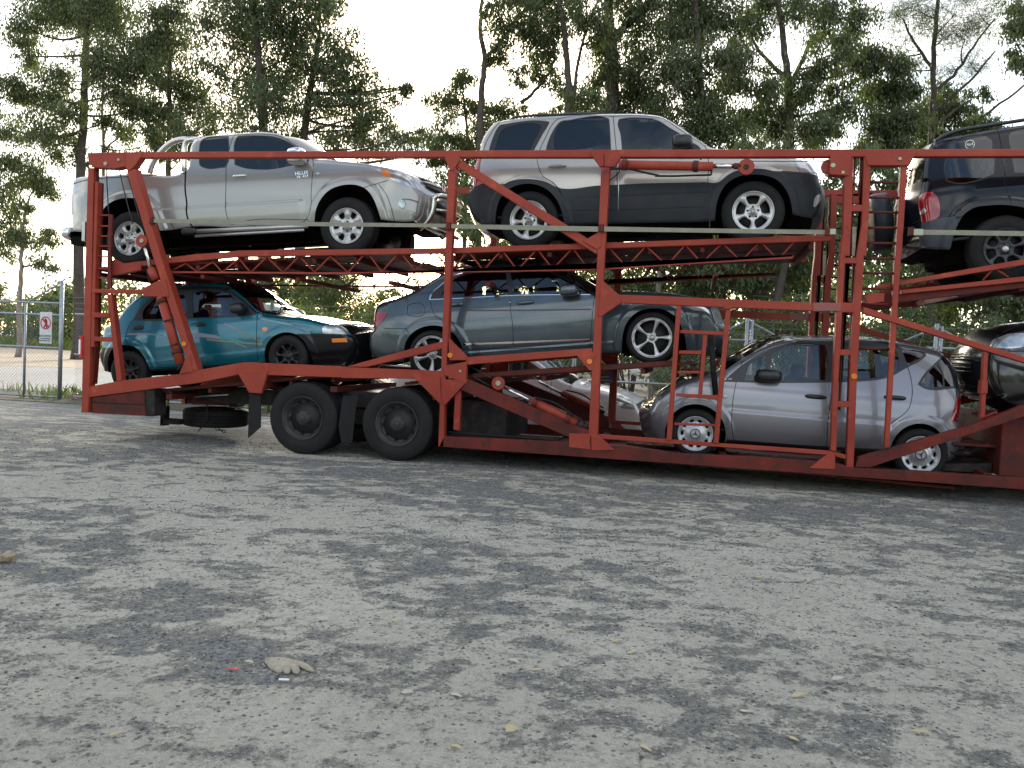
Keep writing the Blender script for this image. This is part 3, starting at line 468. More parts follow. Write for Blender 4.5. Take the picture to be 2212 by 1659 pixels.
                     ('side_cladding', 'cladding', [(-2.224, 0.804), (-2.19, 0.802), (-2.133, 0.843), (-1.781, 0.848), (-1.674, 0.843), (-1.627, 0.866), (-1.52, 0.884), (-1.345, 0.884), (-1.193, 0.854), (-1.101, 0.816), (-1.043, 0.783), (-0.472, 0.765), (0.102, 0.766), (0.8, 0.747), (0.987, 0.745), (1.024, 0.775), (1.109, 0.836), (1.215, 0.874), (1.341, 0.88), (1.498, 0.866), (1.603, 0.839), (1.727, 0.837), (1.913, 0.82), (2.046, 0.798), (2.209, 0.779), (2.224, 0.022), (-0.918, 0.184), (-2.228, 0.229)], 0.006), ('window_trim', 'black', [(-1.913, 1.228), (-1.912, 1.292), (-1.893, 1.386), (-1.857, 1.495), (-1.814, 1.591), (-1.772, 1.635), (-1.695, 1.645), (-1.175, 1.648), (-1.126, 1.635), (-1.138, 1.596), (-1.204, 1.479), (-1.269, 1.349), (-1.312, 1.261), (-1.329, 1.195)], 0),
                     ('window', 'glass_dark', [(-1.839, 1.236), (-1.83, 1.297), (-1.805, 1.406), (-1.774, 1.502), (-1.73, 1.573), (-1.648, 1.599), (-1.246, 1.597), (-1.224, 1.584), (-1.265, 1.482), (-1.33, 1.353), (-1.377, 1.21)], -0.004), ('window_trim', 'black', [(-1.16, 1.192), (-1.153, 1.306), (-1.126, 1.401), (-1.073, 1.521), (-1.017, 1.603), (-0.972, 1.637), (-0.898, 1.642), (-0.393, 1.637), (-0.365, 1.618), (-0.347, 1.413), (-0.33, 1.145)], 0), ('window', 'glass_tint', [(-1.056, 1.194), (-1.057, 1.288), (-1.06, 1.421), (-1.033, 1.517), (-1.0, 1.587), (-0.96, 1.621), (-0.89, 1.626), (-0.402, 1.622), (-0.378, 1.605), (-0.363, 1.414), (-0.348, 1.154)], -0.004), ('window_trim', 'black', [(-0.195, 1.137), (-0.223, 1.406), (-0.256, 1.587), (-0.243, 1.615), (-0.155, 1.624), (0.236, 1.588), (0.163, 1.589), (0.246, 1.559), (0.381, 1.46), (0.545, 1.344), (0.654, 1.251), (0.741, 1.187), (0.764, 1.135), (0.764, 1.085)], 0),
                     ('window', 'glass_tint', [(-0.184, 1.145), (-0.209, 1.405), (-0.242, 1.579), (-0.229, 1.602), (-0.155, 1.608), (0.236, 1.574), (0.163, 1.576), (0.239, 1.547), (0.372, 1.449), (0.534, 1.333), (0.561, 1.298), (0.561, 1.103)], -0.004), ('tail_light', 'red_lamp', [(-2.13, 0.845), (-2.135, 0.957), (-2.116, 1.106), (-2.091, 1.207), (-2.015, 1.202), (-2.029, 1.102), (-2.031, 1.033), (-2.024, 0.94), (-2.005, 0.852)], 0.004), ('headlight', 'lamp_glass', [(1.845, 0.97), (1.912, 0.984), (1.974, 0.968), (2.046, 0.91), (2.092, 0.843), (2.107, 0.797), (1.995, 0.808), (1.903, 0.821), (1.861, 0.903)], 0.004), ('fog_lamp', 'silver_dark', [(2.069, 0.423), (2.099, 0.539), (2.15, 0.569), (2.165, 0.504), (2.12, 0.442), (2.089, 0.41)], 0.008)],
         'seams': [[(-0.32, 1.661), (-0.292, 1.41), (-0.27, 1.195), (-0.256, 0.833), (-0.242, 0.452)], [(0.8, 0.448), (0.84, 0.759), (0.844, 1.042), (0.829, 1.143), (0.804, 1.19), (0.648, 1.316), (0.462, 1.463), (0.296, 1.589), (0.095, 1.633), (-0.32, 1.661), (-0.957, 1.682), (-1.026, 1.662), (-1.083, 1.605), (-1.169, 1.428), (-1.239, 1.263), (-1.269, 1.156), (-1.251, 1.051), (-1.193, 0.923), (-1.089, 0.85), (-1.02, 0.79), (-0.962, 0.696), (-0.905, 0.524), (-0.888, 0.472), (-0.242, 0.452), (0.102, 0.449), (0.8, 0.448)], [(-1.989, 1.3), (-1.961, 1.403), (-1.907, 1.51), (-1.84, 1.617), (-1.778, 1.687)], [(0.82, 1.219), (0.799, 1.191)]],
         'tum': 0.24,
         'v0': 0.34,
         'wb': 2.7437,
         'zb': 1.12},
 'teal': {'R': 0.292,
          'W': 0.8,
          'ang': 0.13142,
          'arches': [[(-1.601, 0.255), (-1.588, 0.332), (-1.563, 0.457), (-1.52, 0.551), (-1.445, 0.632), (-1.342, 0.667), (-1.221, 0.666), (-1.093, 0.63), (-0.991, 0.553), (-0.935, 0.461), (-0.892, 0.351), (-0.88, 0.253), (-0.88, 0.195)], [(0.869, 0.155), (0.886, 0.219), (0.917, 0.385), (0.962, 0.484), (1.041, 0.561), (1.137, 0.604), (1.259, 0.617), (1.358, 0.597), (1.453, 0.542), (1.526, 0.461), (1.573, 0.327), (1.585, 0.141), (1.583, 0.095)]],
          'decals': [('decal_pink', 0.011, [(-1.205, 0.819), (-0.933, 0.8), (-0.73, 0.769)]), ('decal_green', 0.008, [(-0.847, 0.796), (-0.719, 0.77), (-0.635, 0.753)]), ('decal_pink', 0.016, [(-0.189, 0.712), (0.123, 0.659), (0.443, 0.599)]), ('decal_pink', 0.012, [(-0.103, 0.728), (0.217, 0.66)]), ('decal_orange', 0.012, [(0.047, 0.633), (0.273, 0.589), (0.455, 0.558), (0.901, 0.486)]), ('decal_green', 0.02, [(0.255, 0.647), (0.438, 0.593), (0.588, 0.541)]), ('decal_pink', 0.01, [(0.325, 0.825), (0.474, 0.754), (0.611, 0.671)]), ('decal_green', 0.012, [(0.603, 0.691), (0.807, 0.568)]), ('decal_orange', 0.008, [(0.504, 0.742), (0.69, 0.631), (0.893, 0.507)]), ('decal_orange', 0.008, [(0.485, 0.541), (0.653, 0.465)]), ('decal_silver', 0.012, [(0.875, 0.846), (1.053, 0.793), (1.348, 0.705)]), ('decal_pink', 0.007, [(1.29, 0.724), (1.56, 0.613)])],
          'loc': [-6.6227, 0.8163],
          'marks': {'handle': [(-1.024, 0.898)], 'handle2': [(-0.029, 0.847)], 'handle_end': [(-0.936, 0.889)], 'mirror': [(0.577, 1.011)], 'mirror_half': [(0.686, 0.933)], 'plate': [(2.29, 0.41)]},
          'outline': [('bumper_rear', [(-1.715, 0.332), (-1.748, 0.394), (-1.789, 0.506), (-1.797, 0.625)]), ('boot_back', [(-1.738, 0.668), (-1.732, 0.756), (-1.717, 0.853), (-1.71, 0.942)]), ('boot', [(-1.665, 0.987), (-1.489, 1.005)]), ('rear_window', [(-1.437, 1.036), (-1.369, 1.119), (-1.291, 1.211), (-1.21, 1.283), (-1.127, 1.335), (-1.042, 1.374)]), ('roof', [(-0.914, 1.418), (-0.752, 1.446), (-0.545, 1.459), (-0.152, 1.444), (0.172, 1.412), (0.256, 1.393)]), ('windscreen', [(0.344, 1.35), (0.422, 1.3), (0.534, 1.21), (0.668, 1.09), (0.79, 0.973)]), ('hood', [(0.882, 0.924), (0.934, 0.905), (1.089, 0.87), (1.289, 0.827), (1.438, 0.804), (1.585, 0.766), (1.759, 0.708)]), ('nose', [(1.874, 0.671), (1.971, 0.653), (2.046, 0.612), (2.09, 0.557), (2.115, 0.514)]), ('bumper_front', [(2.157, 0.491), (2.187, 0.438), (2.185, 0.365), (2.167, 0.275), (2.125, 0.196), (2.079, 0.126)]),
                      ('bottom', [(2.017, 0.095), (1.574, 0.123), (0.865, 0.216), (0.202, 0.228), (-0.893, 0.264), (-1.61, 0.314)])],
          'regions': [('rear_door', 'paint', [(-1.125, 1.011), (-1.17, 0.968), (-1.205, 0.893), (-1.22, 0.816), (-1.223, 0.749), (-1.196, 0.698), (-1.082, 0.629), (-0.992, 0.544), (-0.927, 0.432), (-0.89, 0.312), (-0.296, 0.277), (-0.251, 0.679), (-0.236, 0.951), (-0.327, 1.348), (-0.714, 1.408), (-0.871, 1.345)], 0), ('front_door', 'paint', [(-0.236, 0.951), (-0.251, 0.679), (-0.296, 0.277), (0.217, 0.262), (0.794, 0.274), (0.804, 0.489), (0.824, 0.768), (0.825, 0.94), (0.654, 1.09), (0.51, 1.216), (0.345, 1.316), (-0.117, 1.404), (-0.333, 1.408)], 0), ('bumper', 'black_gloss', [(-1.831, 0.684), (-1.72, 0.674), (-1.443, 0.659), (-1.319, 0.68), (-1.368, 0.197), (-1.877, 0.238)], 0.012), ('bumper', 'black_gloss', [(1.376, 0.579), (1.575, 0.566), (1.773, 0.551), (2.099, 0.512), (2.248, 0.487), (2.203, -0.003), (1.328, 0.07)], 0.012), ('sill_trim', 'black', [(-0.898, 0.292), (0.409, 0.255), (0.889, 0.252), (0.875, 0.107), (-0.911, 0.159)], -0.004),
                      ('window_trim', 'black', [(-1.117, 1.011), (-1.103, 1.061), (-1.038, 1.163), (-0.94, 1.272), (-0.869, 1.325), (-0.765, 1.374), (-0.507, 1.411), (-0.117, 1.404), (0.433, 1.321), (0.367, 1.304), (0.511, 1.199), (0.677, 1.058), (0.815, 0.934), (0.801, 0.907), (0.668, 0.899), (0.272, 0.913), (-0.236, 0.948), (-0.504, 0.951), (-0.942, 0.988)], 0.002), ('window', 'glass_clear', [(-0.972, 1.018), (-0.975, 1.137), (-0.911, 1.21), (-0.831, 1.281), (-0.758, 1.313), (-0.671, 1.319), (-0.345, 1.305), (-0.306, 1.237), (-0.28, 0.965), (-0.724, 0.992)], -0.004), ('window', 'glass_clear', [(-0.162, 0.959), (-0.204, 1.295), (-0.162, 1.311), (0.212, 1.286), (0.341, 1.263), (0.393, 1.233), (0.463, 1.148), (0.509, 1.08), (0.624, 0.939), (0.479, 0.932), (0.27, 0.934)], -0.004), ('headlight', 'lamp_glass', [(1.78, 0.622), (1.813, 0.661), (1.883, 0.666), (1.979, 0.648), (2.054, 0.606), (2.087, 0.557), (2.095, 0.516), (1.792, 0.548), (1.779, 0.586)], 0.005),
                      ('indicator', 'amber', [(1.899, 0.473), (2.08, 0.466), (2.091, 0.41), (1.899, 0.422)], 0.018), ('side_indicator', 'amber', [(0.987, 0.687), (0.982, 0.702), (0.967, 0.714), (0.945, 0.719), (0.923, 0.717), (0.907, 0.707), (0.902, 0.693), (0.909, 0.678), (0.926, 0.667), (0.948, 0.663), (0.969, 0.667), (0.984, 0.678)], 0.008)],
          'seams': [[(-1.125, 1.011), (-1.17, 0.968), (-1.205, 0.893), (-1.22, 0.816), (-1.223, 0.749), (-1.196, 0.698), (-1.082, 0.629), (-0.992, 0.544), (-0.927, 0.432), (-0.89, 0.312)], [(-0.236, 0.951), (-0.251, 0.679), (-0.296, 0.277)], [(0.825, 0.94), (0.824, 0.768), (0.804, 0.489), (0.794, 0.274)], [(-0.89, 0.312), (-0.296, 0.277), (0.217, 0.262), (0.794, 0.274)]],
          'tum': 0.3,
          'v0': 0.42,
          'wb': 2.4667,
          'zb': 0.86}}
BACK_CARS = {'white_sedan': {'outline': [('bumper_rear', [(-2.2, 0.3), (-2.28, 0.5), (-2.26, 0.72)]), ('boot', [(-2.2, 0.92), (-1.7, 1.02)]), ('rear_window', [(-1.6, 1.05), (-1.0, 1.4)]), ('roof', [(-0.85, 1.44), (-0.2, 1.46), (0.2, 1.42)]), ('windscreen', [(0.3, 1.39), (0.95, 1.0)]), ('hood', [(1.05, 0.97), (1.5, 0.9), (1.9, 0.8)]), ('grille', [(2.1, 0.7), (2.16, 0.6)]), ('bumper_front', [(2.22, 0.52), (2.22, 0.38), (2.14, 0.26)]), ('bottom', [(2.0, 0.22), (-2.0, 0.24)])]}, 'white_wagon': {'outline': [('bumper_front', [(-2.3, 0.4), (-2.36, 0.6), (-2.33, 0.85)]), ('hood', [(-2.25, 1.1), (-2.1, 1.22), (-1.5, 1.3), (-1.05, 1.35)]), ('windscreen', [(-0.95, 1.38), (-0.35, 1.86)]), ('roof', [(-0.2, 1.9), (0.8, 1.93), (1.9, 1.88)]), ('rear_window', [(2.1, 1.82), (2.25, 1.3)]), ('rear', [(2.28, 1.2), (2.3, 0.8), (2.26, 0.45)]), ('bottom', [(2.1, 0.4), (-2.1, 0.38)])]}}
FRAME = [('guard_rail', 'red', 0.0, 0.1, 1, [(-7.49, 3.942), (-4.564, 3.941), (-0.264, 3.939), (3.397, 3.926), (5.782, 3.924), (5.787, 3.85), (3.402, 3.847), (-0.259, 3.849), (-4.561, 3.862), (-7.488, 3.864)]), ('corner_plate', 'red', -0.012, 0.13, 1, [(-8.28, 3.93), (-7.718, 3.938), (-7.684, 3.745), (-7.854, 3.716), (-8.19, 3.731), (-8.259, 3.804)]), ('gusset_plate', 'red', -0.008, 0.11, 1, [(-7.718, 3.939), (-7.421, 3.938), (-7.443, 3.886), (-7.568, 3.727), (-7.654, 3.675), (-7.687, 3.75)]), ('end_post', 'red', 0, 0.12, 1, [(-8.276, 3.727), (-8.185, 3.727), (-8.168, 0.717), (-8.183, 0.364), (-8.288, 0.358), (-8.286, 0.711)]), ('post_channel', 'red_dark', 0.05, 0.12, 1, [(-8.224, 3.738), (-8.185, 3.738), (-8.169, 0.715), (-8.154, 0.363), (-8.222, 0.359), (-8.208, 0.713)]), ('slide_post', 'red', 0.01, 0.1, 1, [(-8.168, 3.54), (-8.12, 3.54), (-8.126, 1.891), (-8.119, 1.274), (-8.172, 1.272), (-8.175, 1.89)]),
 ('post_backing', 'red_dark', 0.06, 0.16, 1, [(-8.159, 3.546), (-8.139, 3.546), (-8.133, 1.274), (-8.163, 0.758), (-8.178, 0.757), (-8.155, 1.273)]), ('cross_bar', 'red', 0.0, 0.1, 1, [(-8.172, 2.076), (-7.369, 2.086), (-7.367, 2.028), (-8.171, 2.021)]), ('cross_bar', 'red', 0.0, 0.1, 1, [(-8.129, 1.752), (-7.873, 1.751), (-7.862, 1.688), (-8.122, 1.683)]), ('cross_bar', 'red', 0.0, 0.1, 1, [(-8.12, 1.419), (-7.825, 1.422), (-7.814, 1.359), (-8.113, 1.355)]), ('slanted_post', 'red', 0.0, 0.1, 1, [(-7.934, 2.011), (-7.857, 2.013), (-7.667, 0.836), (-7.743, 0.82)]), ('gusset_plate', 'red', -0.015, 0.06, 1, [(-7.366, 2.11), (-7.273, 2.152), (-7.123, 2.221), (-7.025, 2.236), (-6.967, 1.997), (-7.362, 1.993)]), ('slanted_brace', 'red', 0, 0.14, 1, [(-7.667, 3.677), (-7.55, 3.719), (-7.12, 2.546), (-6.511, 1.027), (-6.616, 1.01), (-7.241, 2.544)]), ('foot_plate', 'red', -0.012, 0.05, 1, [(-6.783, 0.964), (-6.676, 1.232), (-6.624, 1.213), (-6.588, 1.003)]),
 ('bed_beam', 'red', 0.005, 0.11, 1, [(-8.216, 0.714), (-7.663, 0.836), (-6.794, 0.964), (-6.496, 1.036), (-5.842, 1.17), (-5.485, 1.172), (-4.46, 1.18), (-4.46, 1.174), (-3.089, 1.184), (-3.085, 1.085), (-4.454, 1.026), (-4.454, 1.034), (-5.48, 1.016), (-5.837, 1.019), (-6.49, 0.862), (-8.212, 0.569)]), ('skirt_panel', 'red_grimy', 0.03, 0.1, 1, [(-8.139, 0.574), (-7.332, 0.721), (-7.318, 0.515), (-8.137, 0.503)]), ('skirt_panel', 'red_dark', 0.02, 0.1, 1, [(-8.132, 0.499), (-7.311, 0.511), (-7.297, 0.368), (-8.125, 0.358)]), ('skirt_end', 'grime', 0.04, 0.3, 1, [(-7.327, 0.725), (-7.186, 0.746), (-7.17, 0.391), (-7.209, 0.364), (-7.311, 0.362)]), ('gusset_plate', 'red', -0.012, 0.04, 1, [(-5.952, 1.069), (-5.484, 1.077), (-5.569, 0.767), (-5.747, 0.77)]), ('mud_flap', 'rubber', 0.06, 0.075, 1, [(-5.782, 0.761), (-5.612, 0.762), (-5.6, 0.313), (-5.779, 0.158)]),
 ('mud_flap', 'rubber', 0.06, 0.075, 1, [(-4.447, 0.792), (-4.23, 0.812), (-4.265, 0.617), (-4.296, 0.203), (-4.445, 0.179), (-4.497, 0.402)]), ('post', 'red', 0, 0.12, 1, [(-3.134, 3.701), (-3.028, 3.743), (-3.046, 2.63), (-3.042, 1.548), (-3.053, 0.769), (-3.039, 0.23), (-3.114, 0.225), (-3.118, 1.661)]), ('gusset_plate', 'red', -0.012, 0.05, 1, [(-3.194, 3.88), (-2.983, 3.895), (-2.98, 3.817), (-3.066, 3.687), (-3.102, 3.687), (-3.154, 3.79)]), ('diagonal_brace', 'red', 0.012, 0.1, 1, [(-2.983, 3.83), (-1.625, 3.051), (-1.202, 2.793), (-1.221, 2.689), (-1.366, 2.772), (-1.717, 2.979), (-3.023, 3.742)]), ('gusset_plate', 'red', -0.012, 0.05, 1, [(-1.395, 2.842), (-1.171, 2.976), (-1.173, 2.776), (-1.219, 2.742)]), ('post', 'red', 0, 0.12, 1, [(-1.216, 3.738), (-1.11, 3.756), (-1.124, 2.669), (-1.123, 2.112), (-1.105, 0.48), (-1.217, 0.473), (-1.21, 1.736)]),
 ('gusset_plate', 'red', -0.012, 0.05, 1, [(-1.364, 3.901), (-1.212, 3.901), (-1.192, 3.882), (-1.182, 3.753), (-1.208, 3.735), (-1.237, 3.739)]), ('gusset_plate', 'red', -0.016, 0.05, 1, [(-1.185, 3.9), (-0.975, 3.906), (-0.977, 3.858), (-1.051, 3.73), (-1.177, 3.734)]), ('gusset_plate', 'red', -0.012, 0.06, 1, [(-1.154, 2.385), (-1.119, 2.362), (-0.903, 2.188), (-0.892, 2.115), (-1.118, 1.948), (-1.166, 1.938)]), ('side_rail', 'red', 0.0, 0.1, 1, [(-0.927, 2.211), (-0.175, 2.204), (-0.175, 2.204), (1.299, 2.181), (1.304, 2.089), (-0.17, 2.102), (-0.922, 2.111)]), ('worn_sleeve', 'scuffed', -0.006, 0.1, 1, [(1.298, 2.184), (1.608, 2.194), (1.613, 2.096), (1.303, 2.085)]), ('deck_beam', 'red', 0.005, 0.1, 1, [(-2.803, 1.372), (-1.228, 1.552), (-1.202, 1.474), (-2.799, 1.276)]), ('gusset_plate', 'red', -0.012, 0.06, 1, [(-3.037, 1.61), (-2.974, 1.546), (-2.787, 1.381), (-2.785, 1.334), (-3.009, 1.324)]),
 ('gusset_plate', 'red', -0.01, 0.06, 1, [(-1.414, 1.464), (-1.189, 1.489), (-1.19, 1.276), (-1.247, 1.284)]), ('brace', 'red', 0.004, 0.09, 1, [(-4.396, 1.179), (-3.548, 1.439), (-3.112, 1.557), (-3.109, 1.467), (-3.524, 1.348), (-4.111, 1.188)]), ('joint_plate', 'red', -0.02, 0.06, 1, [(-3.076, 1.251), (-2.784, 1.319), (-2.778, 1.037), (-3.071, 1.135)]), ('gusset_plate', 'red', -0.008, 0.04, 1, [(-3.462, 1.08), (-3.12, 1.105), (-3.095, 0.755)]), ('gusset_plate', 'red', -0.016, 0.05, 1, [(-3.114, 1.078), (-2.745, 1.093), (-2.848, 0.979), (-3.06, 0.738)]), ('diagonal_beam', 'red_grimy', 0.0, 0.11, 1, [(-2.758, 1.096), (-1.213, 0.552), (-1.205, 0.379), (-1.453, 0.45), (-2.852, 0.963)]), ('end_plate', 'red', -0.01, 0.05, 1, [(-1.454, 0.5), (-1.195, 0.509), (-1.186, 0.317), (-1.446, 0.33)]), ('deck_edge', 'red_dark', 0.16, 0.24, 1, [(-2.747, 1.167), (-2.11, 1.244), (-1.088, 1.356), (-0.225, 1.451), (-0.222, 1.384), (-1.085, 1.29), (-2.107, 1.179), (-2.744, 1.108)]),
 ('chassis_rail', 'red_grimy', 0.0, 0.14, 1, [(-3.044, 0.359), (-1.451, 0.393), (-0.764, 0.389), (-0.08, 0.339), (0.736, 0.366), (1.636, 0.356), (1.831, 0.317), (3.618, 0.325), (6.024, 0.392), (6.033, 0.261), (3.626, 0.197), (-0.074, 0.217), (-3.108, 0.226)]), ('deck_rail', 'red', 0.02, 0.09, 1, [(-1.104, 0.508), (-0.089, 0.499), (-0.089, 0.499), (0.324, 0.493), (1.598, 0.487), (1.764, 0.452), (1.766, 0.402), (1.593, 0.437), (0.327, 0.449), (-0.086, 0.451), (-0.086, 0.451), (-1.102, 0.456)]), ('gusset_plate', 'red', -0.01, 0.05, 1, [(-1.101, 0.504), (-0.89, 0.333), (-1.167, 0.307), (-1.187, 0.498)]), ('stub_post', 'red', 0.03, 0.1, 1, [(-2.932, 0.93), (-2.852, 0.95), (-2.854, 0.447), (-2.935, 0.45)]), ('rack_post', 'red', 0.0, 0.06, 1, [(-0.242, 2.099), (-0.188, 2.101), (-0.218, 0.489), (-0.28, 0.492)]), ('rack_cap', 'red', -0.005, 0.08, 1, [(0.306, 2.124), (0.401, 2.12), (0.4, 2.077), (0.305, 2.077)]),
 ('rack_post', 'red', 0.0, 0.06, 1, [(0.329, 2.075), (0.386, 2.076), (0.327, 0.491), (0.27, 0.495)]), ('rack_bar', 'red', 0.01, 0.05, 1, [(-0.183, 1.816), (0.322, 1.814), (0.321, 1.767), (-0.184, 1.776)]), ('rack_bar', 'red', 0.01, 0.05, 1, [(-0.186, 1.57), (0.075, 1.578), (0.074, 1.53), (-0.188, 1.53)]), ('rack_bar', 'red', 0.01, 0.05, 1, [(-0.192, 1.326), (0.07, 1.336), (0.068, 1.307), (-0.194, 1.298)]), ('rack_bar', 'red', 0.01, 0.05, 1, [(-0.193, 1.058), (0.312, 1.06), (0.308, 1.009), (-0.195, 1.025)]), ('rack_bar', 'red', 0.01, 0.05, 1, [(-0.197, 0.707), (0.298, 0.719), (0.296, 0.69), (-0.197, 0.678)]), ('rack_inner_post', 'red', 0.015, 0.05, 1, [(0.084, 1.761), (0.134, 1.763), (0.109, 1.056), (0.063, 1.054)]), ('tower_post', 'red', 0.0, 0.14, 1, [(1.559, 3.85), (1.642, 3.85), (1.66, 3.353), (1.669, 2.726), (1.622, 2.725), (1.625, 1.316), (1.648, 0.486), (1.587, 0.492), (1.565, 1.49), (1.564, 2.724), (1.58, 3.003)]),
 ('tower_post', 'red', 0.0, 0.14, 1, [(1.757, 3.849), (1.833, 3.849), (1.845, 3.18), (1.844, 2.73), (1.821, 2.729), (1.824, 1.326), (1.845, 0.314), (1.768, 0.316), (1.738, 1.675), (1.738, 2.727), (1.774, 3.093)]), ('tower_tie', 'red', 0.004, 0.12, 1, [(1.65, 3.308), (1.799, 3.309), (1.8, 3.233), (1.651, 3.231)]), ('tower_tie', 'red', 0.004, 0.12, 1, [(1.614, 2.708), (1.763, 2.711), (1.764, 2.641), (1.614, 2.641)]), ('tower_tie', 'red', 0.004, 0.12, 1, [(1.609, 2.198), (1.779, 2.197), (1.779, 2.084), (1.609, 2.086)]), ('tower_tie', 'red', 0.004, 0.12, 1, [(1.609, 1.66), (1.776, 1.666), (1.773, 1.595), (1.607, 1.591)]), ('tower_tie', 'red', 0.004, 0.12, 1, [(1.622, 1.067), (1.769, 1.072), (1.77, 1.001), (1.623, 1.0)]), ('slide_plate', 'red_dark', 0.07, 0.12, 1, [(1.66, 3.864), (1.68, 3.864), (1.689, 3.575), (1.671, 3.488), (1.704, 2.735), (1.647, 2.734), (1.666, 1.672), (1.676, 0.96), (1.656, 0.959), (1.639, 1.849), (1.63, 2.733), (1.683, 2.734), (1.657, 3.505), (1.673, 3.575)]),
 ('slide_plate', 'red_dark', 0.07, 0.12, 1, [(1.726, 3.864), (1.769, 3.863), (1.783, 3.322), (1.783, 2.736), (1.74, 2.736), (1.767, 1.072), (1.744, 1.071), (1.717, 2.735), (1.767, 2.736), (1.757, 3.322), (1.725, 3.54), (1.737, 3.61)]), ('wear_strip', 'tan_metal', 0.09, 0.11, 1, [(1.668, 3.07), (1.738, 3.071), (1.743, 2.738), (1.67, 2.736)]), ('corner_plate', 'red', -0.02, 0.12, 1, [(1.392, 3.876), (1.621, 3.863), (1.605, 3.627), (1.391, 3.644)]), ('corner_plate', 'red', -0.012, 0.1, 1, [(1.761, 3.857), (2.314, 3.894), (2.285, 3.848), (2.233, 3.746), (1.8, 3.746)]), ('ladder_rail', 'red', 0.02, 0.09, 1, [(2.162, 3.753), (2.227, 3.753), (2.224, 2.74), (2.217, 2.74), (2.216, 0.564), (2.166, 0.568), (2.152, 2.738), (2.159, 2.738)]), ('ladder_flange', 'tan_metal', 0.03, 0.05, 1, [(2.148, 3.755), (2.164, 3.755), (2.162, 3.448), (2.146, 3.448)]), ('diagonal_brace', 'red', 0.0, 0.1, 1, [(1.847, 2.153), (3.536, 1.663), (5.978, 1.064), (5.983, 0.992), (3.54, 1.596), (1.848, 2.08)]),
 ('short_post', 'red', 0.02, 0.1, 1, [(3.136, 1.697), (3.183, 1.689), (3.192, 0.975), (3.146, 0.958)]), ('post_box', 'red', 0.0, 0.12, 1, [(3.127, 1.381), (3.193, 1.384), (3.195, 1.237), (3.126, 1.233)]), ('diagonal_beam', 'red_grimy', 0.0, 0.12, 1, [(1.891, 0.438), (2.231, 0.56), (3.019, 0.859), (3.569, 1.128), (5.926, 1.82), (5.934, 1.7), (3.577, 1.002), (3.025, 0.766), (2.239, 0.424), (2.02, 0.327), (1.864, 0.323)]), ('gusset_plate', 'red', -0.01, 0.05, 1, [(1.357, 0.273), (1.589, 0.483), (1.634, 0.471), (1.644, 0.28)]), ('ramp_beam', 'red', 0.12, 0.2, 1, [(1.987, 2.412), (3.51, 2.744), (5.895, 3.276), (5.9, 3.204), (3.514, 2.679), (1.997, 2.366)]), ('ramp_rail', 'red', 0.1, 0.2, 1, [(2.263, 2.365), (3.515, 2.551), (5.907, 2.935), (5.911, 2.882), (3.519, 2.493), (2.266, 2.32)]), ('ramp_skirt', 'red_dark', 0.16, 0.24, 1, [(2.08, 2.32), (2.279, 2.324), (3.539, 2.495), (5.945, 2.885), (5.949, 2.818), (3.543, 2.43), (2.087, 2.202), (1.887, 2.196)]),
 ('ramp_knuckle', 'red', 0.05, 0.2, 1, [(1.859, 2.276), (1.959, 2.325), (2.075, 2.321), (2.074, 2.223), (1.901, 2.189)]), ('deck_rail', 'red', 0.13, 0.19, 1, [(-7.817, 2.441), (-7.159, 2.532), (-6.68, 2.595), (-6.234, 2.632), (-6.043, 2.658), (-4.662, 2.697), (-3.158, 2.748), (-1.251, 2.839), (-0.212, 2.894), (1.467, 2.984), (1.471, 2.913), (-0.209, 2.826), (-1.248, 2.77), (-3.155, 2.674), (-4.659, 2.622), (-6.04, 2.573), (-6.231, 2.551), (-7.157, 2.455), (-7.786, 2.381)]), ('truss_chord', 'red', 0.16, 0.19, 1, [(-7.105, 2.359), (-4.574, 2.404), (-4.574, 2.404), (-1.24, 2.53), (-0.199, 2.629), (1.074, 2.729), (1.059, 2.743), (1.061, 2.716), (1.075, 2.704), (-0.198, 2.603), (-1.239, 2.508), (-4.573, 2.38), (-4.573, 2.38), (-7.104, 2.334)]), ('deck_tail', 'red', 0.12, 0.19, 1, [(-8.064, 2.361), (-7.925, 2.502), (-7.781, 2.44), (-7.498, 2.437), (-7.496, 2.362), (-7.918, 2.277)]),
 ('ladder_rail', 'red_dark', 0.04, 0.08, 0, [(-7.971, 3.105), (-7.909, 3.102), (-7.916, 2.535), (-7.916, 2.535), (-7.899, 2.087), (-7.956, 2.085), (-7.969, 2.534)]), ('ladder_rail', 'red_dark', 0.04, 0.08, 0, [(-8.179, 3.095), (-8.14, 3.091), (-8.143, 2.53), (-8.15, 2.254), (-8.184, 2.253), (-8.187, 2.529)])]
